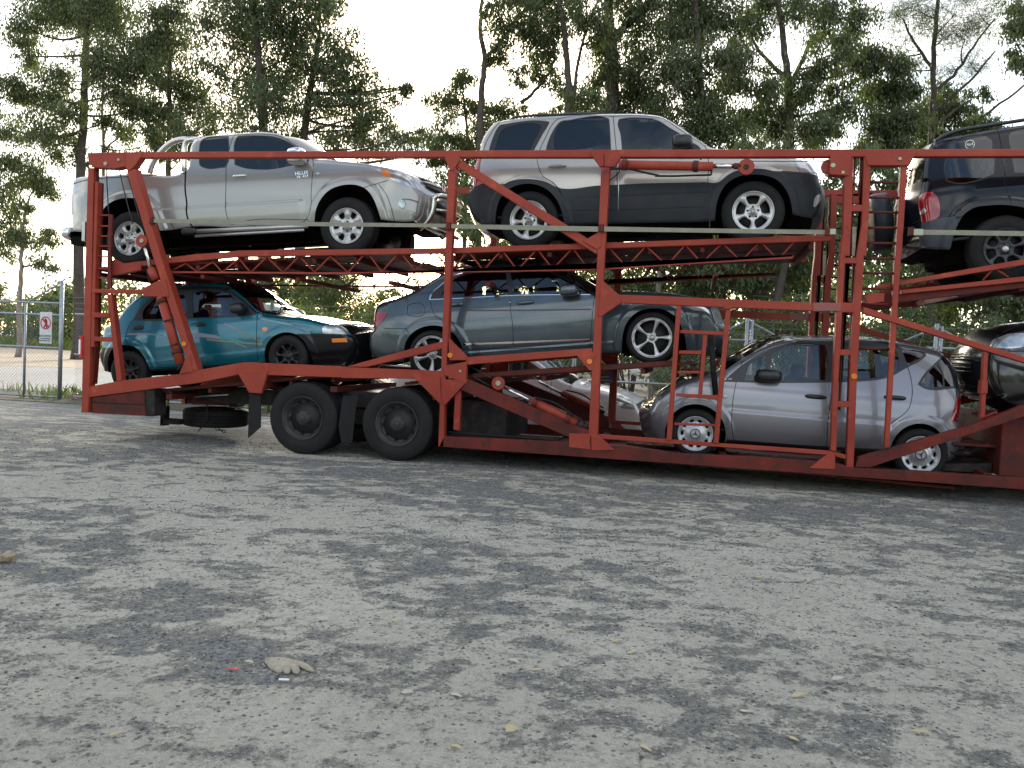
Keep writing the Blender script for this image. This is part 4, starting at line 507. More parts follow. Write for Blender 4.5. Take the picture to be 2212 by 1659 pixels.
TUBES = [('truss_diagonal', 'red', 0.011, 1, [(-7.072, 0.175, 2.361), (-6.848, 0.175, 2.471)]), ('truss_diagonal', 'red', 0.011, 1, [(-6.848, 0.175, 2.471), (-6.681, 0.175, 2.366)]), ('truss_diagonal', 'red', 0.011, 1, [(-6.681, 0.175, 2.366), (-6.442, 0.175, 2.501)]), ('truss_diagonal', 'red', 0.011, 1, [(-6.442, 0.175, 2.501), (-6.299, 0.175, 2.367)]), ('truss_diagonal', 'red', 0.011, 1, [(-6.299, 0.175, 2.367), (-6.054, 0.175, 2.551)]), ('truss_diagonal', 'red', 0.011, 1, [(-6.054, 0.175, 2.551), (-5.877, 0.175, 2.369)]), ('truss_diagonal', 'red', 0.011, 1, [(-5.877, 0.175, 2.369), (-5.648, 0.175, 2.584)]), ('truss_diagonal', 'red', 0.011, 1, [(-5.648, 0.175, 2.584), (-5.406, 0.175, 2.381)]), ('truss_diagonal', 'red', 0.011, 1, [(-5.406, 0.175, 2.381), (-5.182, 0.175, 2.606)]), ('truss_diagonal', 'red', 0.011, 1, [(-5.182, 0.175, 2.606), (-4.954, 0.175, 2.396)]), ('truss_diagonal', 'red', 0.011, 1, [(-4.954, 0.175, 2.396), (-4.744, 0.175, 2.615)]),
 ('truss_diagonal', 'red', 0.011, 1, [(-4.744, 0.175, 2.615), (-4.488, 0.175, 2.407)]), ('truss_diagonal', 'red', 0.011, 1, [(-4.488, 0.175, 2.407), (-4.237, 0.175, 2.685)]), ('truss_diagonal', 'red', 0.011, 1, [(-4.237, 0.175, 2.685), (-4.021, 0.175, 2.423)]), ('truss_diagonal', 'red', 0.011, 1, [(-4.021, 0.175, 2.423), (-3.784, 0.175, 2.694)]), ('truss_diagonal', 'red', 0.011, 1, [(-3.784, 0.175, 2.694), (-3.565, 0.175, 2.442)]), ('truss_diagonal', 'red', 0.011, 1, [(-3.565, 0.175, 2.442), (-3.327, 0.175, 2.707)]), ('truss_diagonal', 'red', 0.011, 1, [(-3.327, 0.175, 2.707), (-3.081, 0.175, 2.457)]), ('truss_diagonal', 'red', 0.011, 1, [(-3.081, 0.175, 2.457), (-2.879, 0.175, 2.723)]), ('truss_diagonal', 'red', 0.011, 1, [(-2.879, 0.175, 2.723), (-2.666, 0.175, 2.475)]), ('truss_diagonal', 'red', 0.011, 1, [(-2.666, 0.175, 2.475), (-2.438, 0.175, 2.74)]), ('truss_diagonal', 'red', 0.011, 1, [(-2.438, 0.175, 2.74), (-2.228, 0.175, 2.489)]),
 ('truss_diagonal', 'red', 0.011, 1, [(-2.228, 0.175, 2.489), (-1.985, 0.175, 2.758)]), ('truss_diagonal', 'red', 0.011, 1, [(-1.985, 0.175, 2.758), (-1.779, 0.175, 2.512)]), ('truss_diagonal', 'red', 0.011, 1, [(-1.779, 0.175, 2.512), (-1.54, 0.175, 2.779)]), ('truss_diagonal', 'red', 0.011, 1, [(-1.54, 0.175, 2.779), (-1.337, 0.175, 2.526)]), ('truss_diagonal', 'red', 0.011, 1, [(-1.337, 0.175, 2.526), (-1.103, 0.175, 2.799)]), ('truss_diagonal', 'red', 0.011, 1, [(-1.103, 0.175, 2.799), (-0.865, 0.175, 2.556)]), ('truss_diagonal', 'red', 0.011, 1, [(-0.865, 0.175, 2.556), (-0.645, 0.175, 2.822)]), ('truss_diagonal', 'red', 0.011, 1, [(-0.645, 0.175, 2.822), (-0.384, 0.175, 2.589)]), ('truss_diagonal', 'red', 0.011, 1, [(-0.384, 0.175, 2.589), (-0.178, 0.175, 2.845)]), ('truss_diagonal', 'red', 0.011, 1, [(-0.178, 0.175, 2.845), (0.024, 0.175, 2.624)]), ('truss_diagonal', 'red', 0.011, 1, [(0.024, 0.175, 2.624), (0.254, 0.175, 2.871)]),
 ('truss_diagonal', 'red', 0.011, 1, [(0.254, 0.175, 2.871), (0.48, 0.175, 2.656)]), ('truss_diagonal', 'red', 0.011, 1, [(0.48, 0.175, 2.656), (0.688, 0.175, 2.9)]), ('truss_diagonal', 'red', 0.011, 1, [(0.688, 0.175, 2.9), (0.901, 0.175, 2.684)]), ('truss_diagonal', 'red', 0.011, 1, [(0.901, 0.175, 2.684), (1.096, 0.175, 2.933)]), ('ladder_rung', 'red', 0.012, 0, [(-8.185, 0.06, 3.091), (-7.928, 0.06, 3.094)]), ('ladder_rung', 'red', 0.012, 0, [(-8.185, 0.06, 2.943), (-7.929, 0.06, 2.947)]), ('ladder_rung', 'red', 0.012, 0, [(-8.186, 0.06, 2.805), (-7.93, 0.06, 2.809)]), ('ladder_rung', 'red', 0.012, 0, [(-8.187, 0.06, 2.667), (-7.931, 0.06, 2.672)]), ('ladder_rung', 'red', 0.012, 0, [(-8.193, 0.06, 2.531), (-7.936, 0.06, 2.532)]), ('ladder_rung', 'red', 0.012, 0, [(-8.198, 0.06, 2.361), (-7.965, 0.06, 2.362)]), ('ladder_rung', 'red', 0.012, 0, [(-8.199, 0.06, 2.233), (-7.966, 0.06, 2.235)]), ('ladder_rung', 'red_dark', 0.014, 1, [(1.817, 0.06, 3.574), (2.185, 0.06, 3.571)]),
 ('ladder_rung', 'red_dark', 0.014, 1, [(1.815, 0.06, 3.399), (2.183, 0.06, 3.398)]), ('ladder_rung', 'red_dark', 0.014, 1, [(1.813, 0.06, 3.233), (2.181, 0.06, 3.234)]), ('ladder_rung', 'red_dark', 0.014, 1, [(1.812, 0.06, 3.058), (2.18, 0.06, 3.06)]), ('ladder_rung', 'red_dark', 0.014, 1, [(1.81, 0.06, 2.883), (2.179, 0.06, 2.886)]), ('ladder_rung', 'red_dark', 0.014, 1, [(1.825, 0.06, 2.71), (2.164, 0.06, 2.712)]), ('ladder_rung', 'red_dark', 0.014, 1, [(1.826, 0.06, 2.543), (2.164, 0.06, 2.546)]), ('ladder_rung', 'red_dark', 0.014, 1, [(1.828, 0.06, 2.367), (2.164, 0.06, 2.372)]), ('ladder_rung', 'red_dark', 0.014, 1, [(1.829, 0.06, 2.191), (2.164, 0.06, 2.197)]), ('ladder_rung', 'red_dark', 0.014, 1, [(1.835, 0.06, 1.679), (2.166, 0.06, 1.688)]), ('ramp_brace', 'red', 0.012, 1, [(3.121, 0.17, 2.499), (3.224, 0.17, 2.648)]), ('ramp_brace', 'red', 0.012, 1, [(3.224, 0.17, 2.648), (3.38, 0.17, 2.544)]),
 ('cable', 'cable', 0.008, 0, [(-8.136, 0.2, 3.777), (-8.12, 0.2, 3.531), (-8.081, 0.2, 3.122)]), ('cable', 'cable', 0.008, 0, [(-7.942, 0.2, 3.776), (-7.821, 0.2, 3.363), (-7.696, 0.2, 3.002)]), ('cable', 'cable', 0.008, 0, [(-7.824, 0.2, 3.723), (-7.714, 0.2, 3.427), (-7.595, 0.2, 3.067)]), ('hydraulic_rod', 'chrome', 0.026, 1, [(-7.386, 0.02, 2.729), (-7.281, 0.02, 2.378)]), ('hydraulic_sleeve', 'red', 0.06, 1, [(-7.28, 0.03, 2.371), (-7.196, 0.03, 2.231)]), ('hydraulic_cylinder', 'red', 0.066, 1, [(-7.116, 0.04, 1.996), (-6.793, 0.04, 1.101)]), ('hydraulic_clamp', 'grime', 0.012, 1, [(-7.021, -0.03, 1.666), (-6.892, -0.03, 1.708)]), ('hydraulic_clamp', 'grime', 0.012, 1, [(-6.913, -0.03, 1.342), (-6.807, -0.03, 1.375)]), ('hydraulic_hose', 'rubber', 0.012, 1, [(-7.145, 0.0, 2.001), (-7.074, 0.0, 1.82), (-6.92, 0.0, 1.388), (-6.796, 0.0, 1.122), (-6.749, 0.0, 1.103)]), ('hydraulic_hose', 'rubber', 0.012, 1, [(-6.802, -0.02, 1.018), (-6.74, -0.02, 1.094), (-6.726, -0.02, 1.105)]),
 ('hydraulic_hose', 'rubber', 0.014, 1, [(-7.326, 0.02, 2.336), (-7.287, 0.02, 2.211), (-7.25, 0.02, 2.149)]), ('lift_cylinder', 'red', 0.054, 0, [(-0.998, -0.07, 3.745), (0.095, -0.07, 3.722)]), ('lift_rod', 'chrome', 0.025, 0, [(0.095, -0.07, 3.728), (0.334, -0.07, 3.727)]), ('lift_rod_end', 'red_dark', 0.036, 0, [(0.33, -0.07, 3.727), (0.407, -0.07, 3.725)]), ('lift_hose', 'rubber', 0.012, 0, [(-1.104, -0.09, 3.687), (-0.986, -0.09, 3.695), (-0.857, -0.09, 3.687), (-0.695, -0.09, 3.65), (-0.522, -0.09, 3.613), (-0.562, -0.09, 3.61), (-0.351, -0.09, 3.608), (-0.143, -0.09, 3.616), (0.053, -0.09, 3.622), (0.079, -0.09, 3.634), (0.076, -0.09, 3.676)]), ('lift_hose', 'rubber', 0.007, 0, [(-0.988, -0.06, 3.693), (-1.007, -0.06, 3.64), (-1.101, -0.06, 3.564)]), ('lift_wire', 'steel', 0.005, 0, [(-0.998, -0.05, 3.695), (-0.991, -0.05, 3.47), (-0.981, -0.05, 3.212)]), ('lift_cable', 'cable', 0.005, 0, [(0.476, -0.05, 3.789), (0.869, -0.05, 3.785), (1.393, -0.05, 3.785)]),
 ('lift_cable', 'cable', 0.005, 0, [(0.483, -0.05, 3.656), (0.876, -0.05, 3.656), (1.4, -0.05, 3.652)]), ('lift_bracket', 'grime', 0.01, 0, [(-0.05, -0.07, 3.833), (-0.049, -0.07, 3.801)]), ('ramp_rod', 'chrome', 0.022, 1, [(-2.305, 0.03, 1.025), (-1.926, 0.03, 0.858)]), ('ramp_cylinder', 'red', 0.052, 1, [(-1.934, 0.03, 0.872), (-1.371, 0.03, 0.631)]), ('ramp_cylinder_cap', 'grime', 0.04, 1, [(-1.371, 0.03, 0.631), (-1.284, 0.03, 0.598)]), ('ramp_hose', 'rubber', 0.012, 1, [(-1.884, -0.02, 0.912), (-1.748, -0.02, 0.891), (-1.612, -0.02, 0.851), (-1.416, -0.02, 0.73), (-1.3, -0.02, 0.68)]), ('ramp_cable', 'cable', 0.007, 0, [(-2.791, 0.06, 1.167), (-2.414, 0.06, 0.995)]), ('ramp_cable', 'cable', 0.007, 0, [(-2.775, 0.1, 1.264), (-2.448, 0.1, 1.109)]), ('air_hose', 'rubber', 0.013, 0, [(-3.023, 0.1, 0.411), (-2.597, 0.1, 0.402), (-2.0, 0.1, 0.402), (-1.61, 0.1, 0.404), (-1.479, 0.1, 0.489)]),
 ('air_hose', 'rubber', 0.013, 0, [(-3.03, 0.13, 0.378), (-2.603, 0.13, 0.372), (-2.005, 0.13, 0.371), (-1.536, 0.13, 0.377)]), ('deck_strut', 'grime', 0.035, 0, [(0.172, 0.2, 1.773), (0.271, 0.2, 1.057)]), ('rail_pipe', 'steel', 0.012, 0, [(-3.98, 0.1, 1.222), (-3.551, 0.1, 1.216)]), ('spare_hanger_rod', 'steel', 0.014, 0, [(-6.94, 0.6, 0.624), (-6.398, 0.6, 0.684)]), ('hose', 'rubber', 0.03, 0, [(3.528, 0.7, 0.498), (3.648, 0.7, 0.433), (3.857, 0.7, 0.319)])]
DISCS = [('bolt', 'bolt', 0.028, 0.02, -7.985, -0.03, 3.779), ('bolt', 'bolt', 0.02, 0.02, -7.784, -0.03, 3.831), ('bolt', 'bolt', 0.028, 0.02, 1.426, -0.03, 3.746), ('bolt', 'bolt', 0.02, 0.02, 1.538, -0.03, 3.666), ('bolt', 'bolt', 0.02, 0.02, 2.134, -0.03, 3.817), ('bolt', 'bolt', 0.018, 0.02, -2.858, -0.03, 1.194), ('side_reflector', 'amber', 0.033, 0.014, -3.003, -0.022, 1.388), ('side_reflector', 'amber', 0.033, 0.014, -1.245, -0.022, 1.388), ('side_reflector', 'amber', 0.033, 0.014, -6.72, -0.022, 1.375), ('side_reflector', 'amber', 0.033, 0.014, 1.79, -0.022, 1.36), ('pulley', 'red', 0.085, 0.05, -7.405, -0.02, 2.744), ('pulley', 'red', 0.082, 0.05, -2.366, -0.03, 1.068), ('pulley', 'red', 0.092, 0.05, 0.469, -0.1, 3.715), ('sheave', 'red', 0.085, 0.04, 1.392, 0.05, 3.747), ('pulley_pin', 'bolt', 0.03, 0.02, -7.391, -0.04, 2.742), ('pulley_pin', 'bolt', 0.035, 0.02, -2.363, -0.045, 1.069), ('pulley_pin', 'grime', 0.03, 0.02, 0.468, -0.115, 3.712)]
MISC = {'TW': [(-4.993, 0.477), (-3.687, 0.468)],
 'can': [(-13.056, 5.798, 0.0)],
 'chains': [(-6.799, 0.7, 0.765), (-6.796, 0.7, 0.3), (-6.925, 0.7, 0.125), (-6.499, 0.7, 0.141), (-7.409, 0.7, 0.688), (-7.439, 0.7, 0.295), (-7.152, 0.7, 0.256)],
 'clamps': [(-7.241, 3.014), (-3.085, 2.996), (-1.176, 2.999), (1.406, 2.992), (2.294, 3.009)],
 'farbeam': [(-1.497, 8.22, -0.0), (-1.041, 10.865, 0.0), (-59.199, 56.764, 0.0)],
 'fence': [(0.896, 5.6, 2.222), (0.916, 5.6, 1.848), (4.072, 5.6, 2.335), (-1.349, 5.6, 0.957), (-1.061, 5.6, 1.186), (-11.551, 5.6, 2.587)],
 'gate': [(-13.102, 5.4, -0.003), (-13.169, 5.4, 2.54), (-14.599, 5.4, 0.114), (-13.145, 5.4, 2.043), (-14.073, 5.4, -0.007), (-14.645, 5.4, 2.055)],
 'glove': [(-1.74, -6.834, 0.0)],
 'glove_outline': [],
 'glove_pts': [(-1.855, -6.861, 0.0), (-1.857, -6.813, 0.0), (-1.819, -6.769, 0.0), (-1.79, -6.735, 0.0), (-1.754, -6.709, 0.0)],
 'leaves': [(-1.925, -6.842, 0.0), (-0.097, -4.926, 0.0), (-0.625, -7.159, 0.0), (-0.768, -6.436, 0.0), (-0.643, -6.506, 0.0), (-0.792, -7.366, 0.0), (-0.922, -6.905, 0.0), (-0.231, -6.12, 0.0), (-0.312, -5.977, 0.0), (0.287, -6.686, 0.0), (0.983, -6.673, 0.0), (0.531, -6.429, 0.0), (0.739, -6.162, 0.0), (-2.861, -6.553, -0.0), (-3.81, -5.911, 0.0), (-1.867, -6.154, 0.0), (-1.507, -6.065, 0.0), (-0.578, -5.895, 0.0), (-1.127, -6.946, 0.0), (0.51, -4.339, 0.0), (1.005, -5.751, 0.0), (1.215, -6.121, 0.0), (0.46, -6.902, 0.0), (-2.021, -7.642, 0.0), (-2.499, -5.512, 0.0), (-0.105, -7.16, 0.0)],
 'marker': [(-8.307, 1.373), (-8.302, 1.16), (-8.316, 2.999), (-8.308, 2.725)],
 'placard': [(-1.343, 2.4, 1.349), (-1.265, 2.4, 1.25), (-1.256, 2.4, 1.077)],
 'sign': [(-13.612, 5.4, 1.855), (-13.317, 5.4, 1.865), (-13.617, 5.4, 1.189)],
 'spare': [(-6.936, 1.2, 0.233)],
 'straps': [[(-7.259, 3.042), (-5.005, 3.025), (-3.11, 3.025), (-3.108, 2.98), (-5.003, 2.972), (-7.257, 2.987)], [(-3.052, 3.023), (-1.214, 3.017), (-1.211, 2.954), (-3.05, 2.969)], [(-1.145, 3.018), (-0.216, 3.012), (1.392, 3.013), (1.395, 2.961), (-0.213, 2.961), (-1.142, 2.959)], [(2.325, 3.03), (3.442, 3.029), (5.826, 3.036), (5.83, 2.979), (3.445, 2.975), (2.328, 2.975)]],
 'sunpx': [(-0.3435096984324505, 0.9629661452124687, 0.30974021172595456)],
 'truck_panel': [(3.443, 0.895), (3.699, 0.954), (3.468, 0.337)],
 'wood': [(-4.241, -5.744, 0.0)]}
TREES = [('eucalyptus', 'tall gum with dark straight trunk rising behind the silver pickup tail', [[(-30.88, 28.0, -0.02), (-30.92, 28.0, 4.19), (-30.98, 28.0, 8.41), (-30.87, 28.0, 12.37), (-30.82, 28.0, 15.37), (-30.77, 28.0, 18.13), (-30.71, 28.0, 20.87)]], [(-35.12, 28.98, 17.26, 1.19), (-33.19, 28.99, 17.91, 1.46), (-29.7, 28.05, 16.73, 1.51), (-27.93, 27.31, 14.84, 1.32), (-33.7, 26.57, 13.15, 1.0), (-33.3, 27.63, 13.69, 1.12), (-32.02, 27.71, 13.92, 1.0), (-30.62, 26.54, 12.3, 0.8), (-32.05, 26.56, 11.42, 1.08), (-36.85, 29.6, 12.26, 0.96), (-32.59, 28.49, 11.1, 0.84), (-28.41, 27.15, 13.45, 1.1), (-27.57, 27.79, 12.72, 0.94), (-28.22, 29.52, 16.05, 1.16), (-31.09, 29.27, 18.42, 1.43), (-33.62, 29.1, 20.11, 2.38), (-29.49, 27.66, 19.75, 2.22), (-31.61, 27.98, 10.39, 0.68), (-34.72, 28.57, 15.67, 0.73), (-29.17, 26.59, 14.41, 0.92), (-29.41, 28.18, 12.28, 0.8)], 1, 0.26, 0),
 ('eucalyptus', 'small gum with forked pale trunk above the no entry gate', [[(-33.49, 27.0, -0.02), (-33.48, 27.0, 2.86), (-33.45, 27.0, 4.96), (-33.43, 27.0, 6.36), (-34.1, 27.0, 7.97)], [(-33.43, 27.0, 6.36), (-33.19, 27.0, 7.52), (-32.89, 27.0, 8.44)]], [(-34.12, 27.12, 9.85, 1.11), (-32.21, 26.5, 9.21, 0.8), (-33.92, 26.58, 8.31, 0.96), (-31.96, 26.6, 8.55, 0.67), (-34.83, 28.56, 8.97, 0.71), (-34.65, 27.42, 6.87, 0.83), (-33.32, 27.56, 5.97, 0.82), (-31.24, 26.46, 6.08, 0.58), (-34.98, 27.58, 5.47, 0.7), (-32.2, 25.79, 7.21, 0.58), (-30.77, 25.57, 4.86, 0.56)], 0.9, 0.13, 0),
 ('eucalyptus', 'thin pale bare gum stem beside the rear post of the trailer', [[(-32.11, 31.0, 0.25), (-32.06, 31.0, 4.43), (-31.97, 31.0, 9.46), (-31.98, 31.0, 11.95), (-32.13, 31.0, 13.95), (-31.98, 31.0, 15.68)], [(-31.98, 31.0, 11.95), (-31.57, 31.0, 13.44), (-31.31, 31.0, 14.43)], [(-32.02, 31.0, 11.21), (-30.69, 31.0, 12.44), (-29.04, 31.0, 13.4)]], [(-31.81, 31.4, 11.3, 0.69), (-31.47, 32.27, 12.26, 0.7), (-37.66, 31.88, 16.36, 0.57), (-29.17, 30.12, 10.99, 0.69), (-28.54, 30.36, 11.77, 0.6)], 0.6, 0.11, 0),
 ('eucalyptus', 'slender gum with drooping clumps above the pickup sports bar', [[(-25.99, 28.0, 0.57), (-25.98, 28.0, 5.23), (-25.97, 28.0, 8.89), (-26.0, 28.0, 12.3), (-26.09, 28.0, 15.24), (-26.32, 28.0, 17.5)], [(-25.99, 28.0, 10.49), (-26.9, 28.0, 11.4), (-27.39, 28.0, 12.32)], [(-26.0, 28.0, 10.71), (-24.6, 28.0, 11.5), (-23.81, 28.0, 12.0)]], [(-26.41, 27.45, 16.4, 1.1), (-26.74, 29.56, 16.26, 1.03), (-26.58, 27.42, 14.17, 1.16), (-26.0, 28.92, 14.4, 1.19), (-25.27, 29.18, 13.19, 1.04), (-26.69, 27.65, 12.67, 1.03), (-27.54, 27.8, 11.77, 0.83), (-25.56, 27.59, 11.74, 0.81), (-23.79, 26.74, 11.02, 0.88), (-26.57, 27.93, 10.66, 0.72), (-24.54, 27.17, 10.4, 0.69), (-25.53, 27.22, 17.17, 1.04)], 1, 0.17, 0),
 ('eucalyptus', 'broad dense gum crown directly above the silver pickup cab', [[(-19.9, 27.0, 2.19), (-20.08, 27.0, 6.55), (-20.32, 27.0, 10.88), (-20.67, 27.0, 14.11), (-21.01, 27.0, 16.91)], [(-20.21, 27.0, 2.4), (-20.36, 27.0, 5.24)]], [(-23.4, 28.18, 17.13, 1.29), (-20.86, 26.32, 16.53, 1.4), (-20.0, 27.33, 16.78, 1.42), (-18.97, 27.89, 16.64, 1.22), (-22.54, 27.69, 15.04, 1.37), (-21.43, 28.33, 15.0, 1.5), (-19.76, 28.15, 15.12, 1.42), (-23.41, 28.34, 13.49, 1.21), (-20.24, 25.49, 12.16, 1.26), (-19.57, 26.8, 12.64, 1.29), (-22.47, 26.95, 11.49, 0.92), (-20.15, 25.61, 10.74, 0.91), (-22.63, 25.42, 15.52, 0.82), (-20.18, 28.06, 11.36, 0.96), (-22.59, 28.55, 16.45, 1.28), (-20.67, 27.91, 13.75, 1.22), (-22.95, 26.41, 13.97, 0.73), (-19.67, 27.66, 16.25, 1.22), (-21.86, 26.36, 17.64, 1.23), (-21.0, 27.77, 18.3, 1.38), (-18.57, 26.3, 17.37, 1.19), (-20.39, 27.9, 19.41, 1.77), (-22.72, 28.56, 20.04, 1.58)], 0.5, 0.3, 1),
 ('eucalyptus', 'dense gum leaning toward the sun gap left of the silver SUV', [[(-19.09, 29.0, 2.3), (-19.31, 29.0, 6.85), (-19.39, 29.0, 10.24), (-19.02, 29.0, 13.6), (-18.64, 29.0, 16.27)], [(-20.04, 29.0, 2.27), (-20.23, 29.0, 6.38), (-19.85, 29.0, 9.56)], [(-18.6, 29.0, 2.32), (-18.77, 29.0, 5.5)]],
  [(-19.38, 30.46, 18.08, 1.04), (-18.27, 28.06, 17.98, 1.03), (-20.12, 30.05, 19.66, 1.31), (-17.53, 27.88, 16.04, 1.1), (-17.54, 29.04, 15.36, 1.12), (-18.03, 27.83, 14.32, 1.38), (-17.14, 29.6, 14.53, 1.18), (-16.6, 30.09, 14.11, 1.03), (-19.64, 28.76, 13.54, 1.22), (-19.2, 30.46, 13.35, 1.38), (-17.5, 30.04, 12.86, 1.23), (-15.65, 28.48, 12.3, 0.98), (-14.93, 29.24, 13.49, 0.62), (-14.51, 29.81, 13.94, 0.58), (-14.3, 30.05, 14.16, 0.43), (-15.63, 30.39, 12.54, 0.83), (-13.95, 27.86, 11.21, 0.77), (-16.12, 29.79, 11.2, 0.91), (-16.73, 27.85, 10.84, 0.83), (-19.57, 30.3, 11.69, 0.95), (-13.04, 28.12, 10.46, 0.45), (-20.13, 30.13, 15.57, 1.02), (-17.66, 28.38, 13.61, 1.07), (-17.05, 30.5, 12.06, 0.88)], 0.58, 0.27, 1),
 ('shrub_tree', 'low bushy young gums filling the gap behind the silver SUV tail', [[(-11.91, 33.0, 2.72), (-12.05, 33.0, 8.72), (-12.08, 33.0, 12.3), (-12.43, 33.0, 14.68)], [(-9.69, 33.0, 2.8), (-9.98, 33.0, 9.45), (-10.37, 33.0, 12.76)]], [(-12.11, 31.81, 14.82, 0.84), (-13.4, 33.0, 14.1, 0.86), (-11.93, 33.32, 13.81, 0.96), (-12.99, 31.49, 12.16, 0.92), (-10.81, 31.87, 12.24, 0.97), (-10.44, 34.37, 14.03, 0.87), (-9.09, 31.63, 12.16, 0.91), (-7.91, 31.82, 11.97, 0.86), (-14.81, 34.43, 12.62, 0.73), (-12.16, 33.39, 11.68, 0.9), (-13.65, 32.58, 11.02, 0.7), (-12.87, 33.04, 10.16, 0.85), (-12.32, 33.52, 8.81, 0.75), (-12.94, 32.28, 8.12, 0.58), (-10.96, 31.84, 10.39, 0.72), (-8.9, 33.92, 13.69, 0.66)], 1.1, 0.12, 2),
 ('eucalyptus', 'gaunt gum with one bent bare limb right of the sun gap', [[(-10.3, 30.0, 2.66), (-10.62, 30.0, 10.88), (-10.65, 30.0, 13.75), (-10.58, 30.0, 15.39), (-10.85, 30.0, 16.82), (-10.8, 30.0, 18.13), (-10.76, 30.0, 19.43)], [(-10.58, 30.0, 15.32), (-9.73, 30.0, 16.24), (-8.99, 30.0, 17.19), (-8.37, 30.0, 18.24)], [(-8.63, 30.0, 13.23), (-7.94, 30.0, 13.91), (-7.32, 30.0, 14.76), (-7.15, 30.0, 15.83)]], [(-9.46, 29.2, 16.52, 0.89), (-10.05, 31.43, 16.15, 0.78), (-8.74, 29.01, 17.05, 1.03), (-7.48, 28.97, 17.27, 1.02), (-8.06, 29.52, 15.91, 0.89), (-8.79, 29.14, 14.2, 0.55), (-8.74, 30.55, 19.13, 1.47), (-9.83, 28.77, 17.17, 0.51), (-7.8, 31.27, 15.63, 0.63)], 1, 0.17, 0),
 ('eucalyptus', 'twin stemmed gum just above the roof rack of the silver SUV', [[(-5.82, 29.0, 2.79), (-6.17, 29.0, 11.27), (-6.5, 29.0, 15.47), (-6.94, 29.0, 17.57), (-7.21, 29.0, 18.83)], [(-6.04, 29.0, 11.26), (-6.01, 29.0, 13.36), (-5.77, 29.0, 15.44), (-5.11, 29.0, 17.5), (-4.58, 29.0, 18.71)]], [(-7.11, 30.17, 16.8, 0.99), (-7.55, 30.14, 14.49, 0.65), (-6.67, 30.0, 14.1, 0.69), (-4.78, 28.24, 15.92, 0.81), (-5.35, 27.65, 16.36, 0.84), (-7.6, 30.43, 19.25, 1.7), (-5.05, 29.36, 18.89, 1.65), (-5.55, 27.41, 12.58, 0.69), (-6.83, 30.31, 12.68, 0.69), (-7.91, 30.55, 16.92, 0.72)], 1, 0.18, 0),
 ('eucalyptus', 'thick trunked gum rising behind the middle of the silver SUV roof', [[(-3.96, 31.0, 2.93), (-4.39, 31.0, 11.75), (-4.58, 31.0, 15.67), (-4.93, 31.0, 18.29), (-5.14, 31.0, 19.6)], [(-4.58, 31.0, 16.54), (-3.61, 31.0, 17.38), (-2.9, 31.0, 18.21), (-2.4, 31.0, 19.04)]], [(-5.2, 32.06, 16.27, 1.02), (-4.05, 30.56, 14.65, 1.12), (-3.14, 31.65, 15.86, 1.15), (-5.3, 32.15, 14.29, 1.06), (-3.88, 31.45, 13.18, 1.18), (-2.58, 31.15, 13.94, 1.17), (-5.89, 31.84, 13.04, 0.91), (-2.11, 31.69, 17.15, 1.33), (-3.07, 30.89, 17.53, 1.01), (-2.18, 31.23, 12.44, 1.12), (-4.0, 31.79, 19.67, 1.49), (-4.53, 29.6, 12.04, 0.94), (-3.37, 31.47, 11.85, 0.93)], 0.95, 0.36, 1),
 ('eucalyptus', 'weeping gum behind the front pillar of the silver SUV', [[(0.27, 28.0, 2.98), (-0.12, 28.0, 10.97), (-0.45, 28.0, 13.95), (-0.76, 28.0, 16.92), (-0.86, 28.0, 18.1)]], [(-1.13, 28.62, 15.62, 1.16), (-0.08, 29.01, 16.49, 1.09), (-0.64, 27.5, 13.79, 1.07), (0.33, 26.54, 13.84, 1.01), (-1.2, 28.23, 13.04, 1.04), (0.06, 26.87, 12.04, 1.04), (-0.88, 28.7, 11.35, 0.96), (0.7, 27.51, 11.04, 0.89), (-0.1, 27.86, 10.94, 0.85), (-0.82, 29.52, 17.33, 1.16), (-1.69, 28.9, 14.48, 0.89), (0.89, 29.1, 13.26, 0.89), (-0.47, 28.18, 18.16, 1.59)], 1.0, 0.17, 1),
 ('eucalyptus', 'gum with upswept fork showing sky inside, above the SUV bonnet', [[(3.96, 29.0, 3.15), (3.57, 29.0, 10.99), (3.29, 29.0, 13.99), (3.0, 29.0, 15.78), (2.77, 29.0, 17.18), (2.67, 29.0, 18.37)], [(3.37, 29.0, 13.19), (4.05, 29.0, 14.96), (4.81, 29.0, 16.31), (5.03, 29.0, 17.09)], [(3.3, 29.0, 13.79), (2.07, 29.0, 15.01), (1.59, 29.0, 16.03)]], [(1.66, 29.21, 16.31, 1.0), (1.31, 28.78, 14.36, 0.98), (2.24, 27.7, 12.92, 0.9), (4.08, 28.51, 13.32, 0.93), (4.92, 29.39, 16.65, 1.02), (5.16, 27.47, 14.59, 0.96), (1.71, 30.2, 12.71, 1.0), (3.11, 30.13, 12.05, 0.86), (4.25, 27.54, 11.36, 0.89), (2.31, 29.97, 17.48, 1.03), (3.6, 27.99, 16.84, 0.98), (5.96, 29.63, 14.13, 0.87), (1.44, 27.9, 11.13, 0.85), (5.75, 29.61, 12.73, 0.9), (5.35, 30.47, 11.75, 0.87), (3.5, 30.55, 13.03, 0.83), (6.08, 29.52, 16.66, 0.93), (4.49, 27.92, 14.0, 0.57)], 1.15, 0.19, 0),
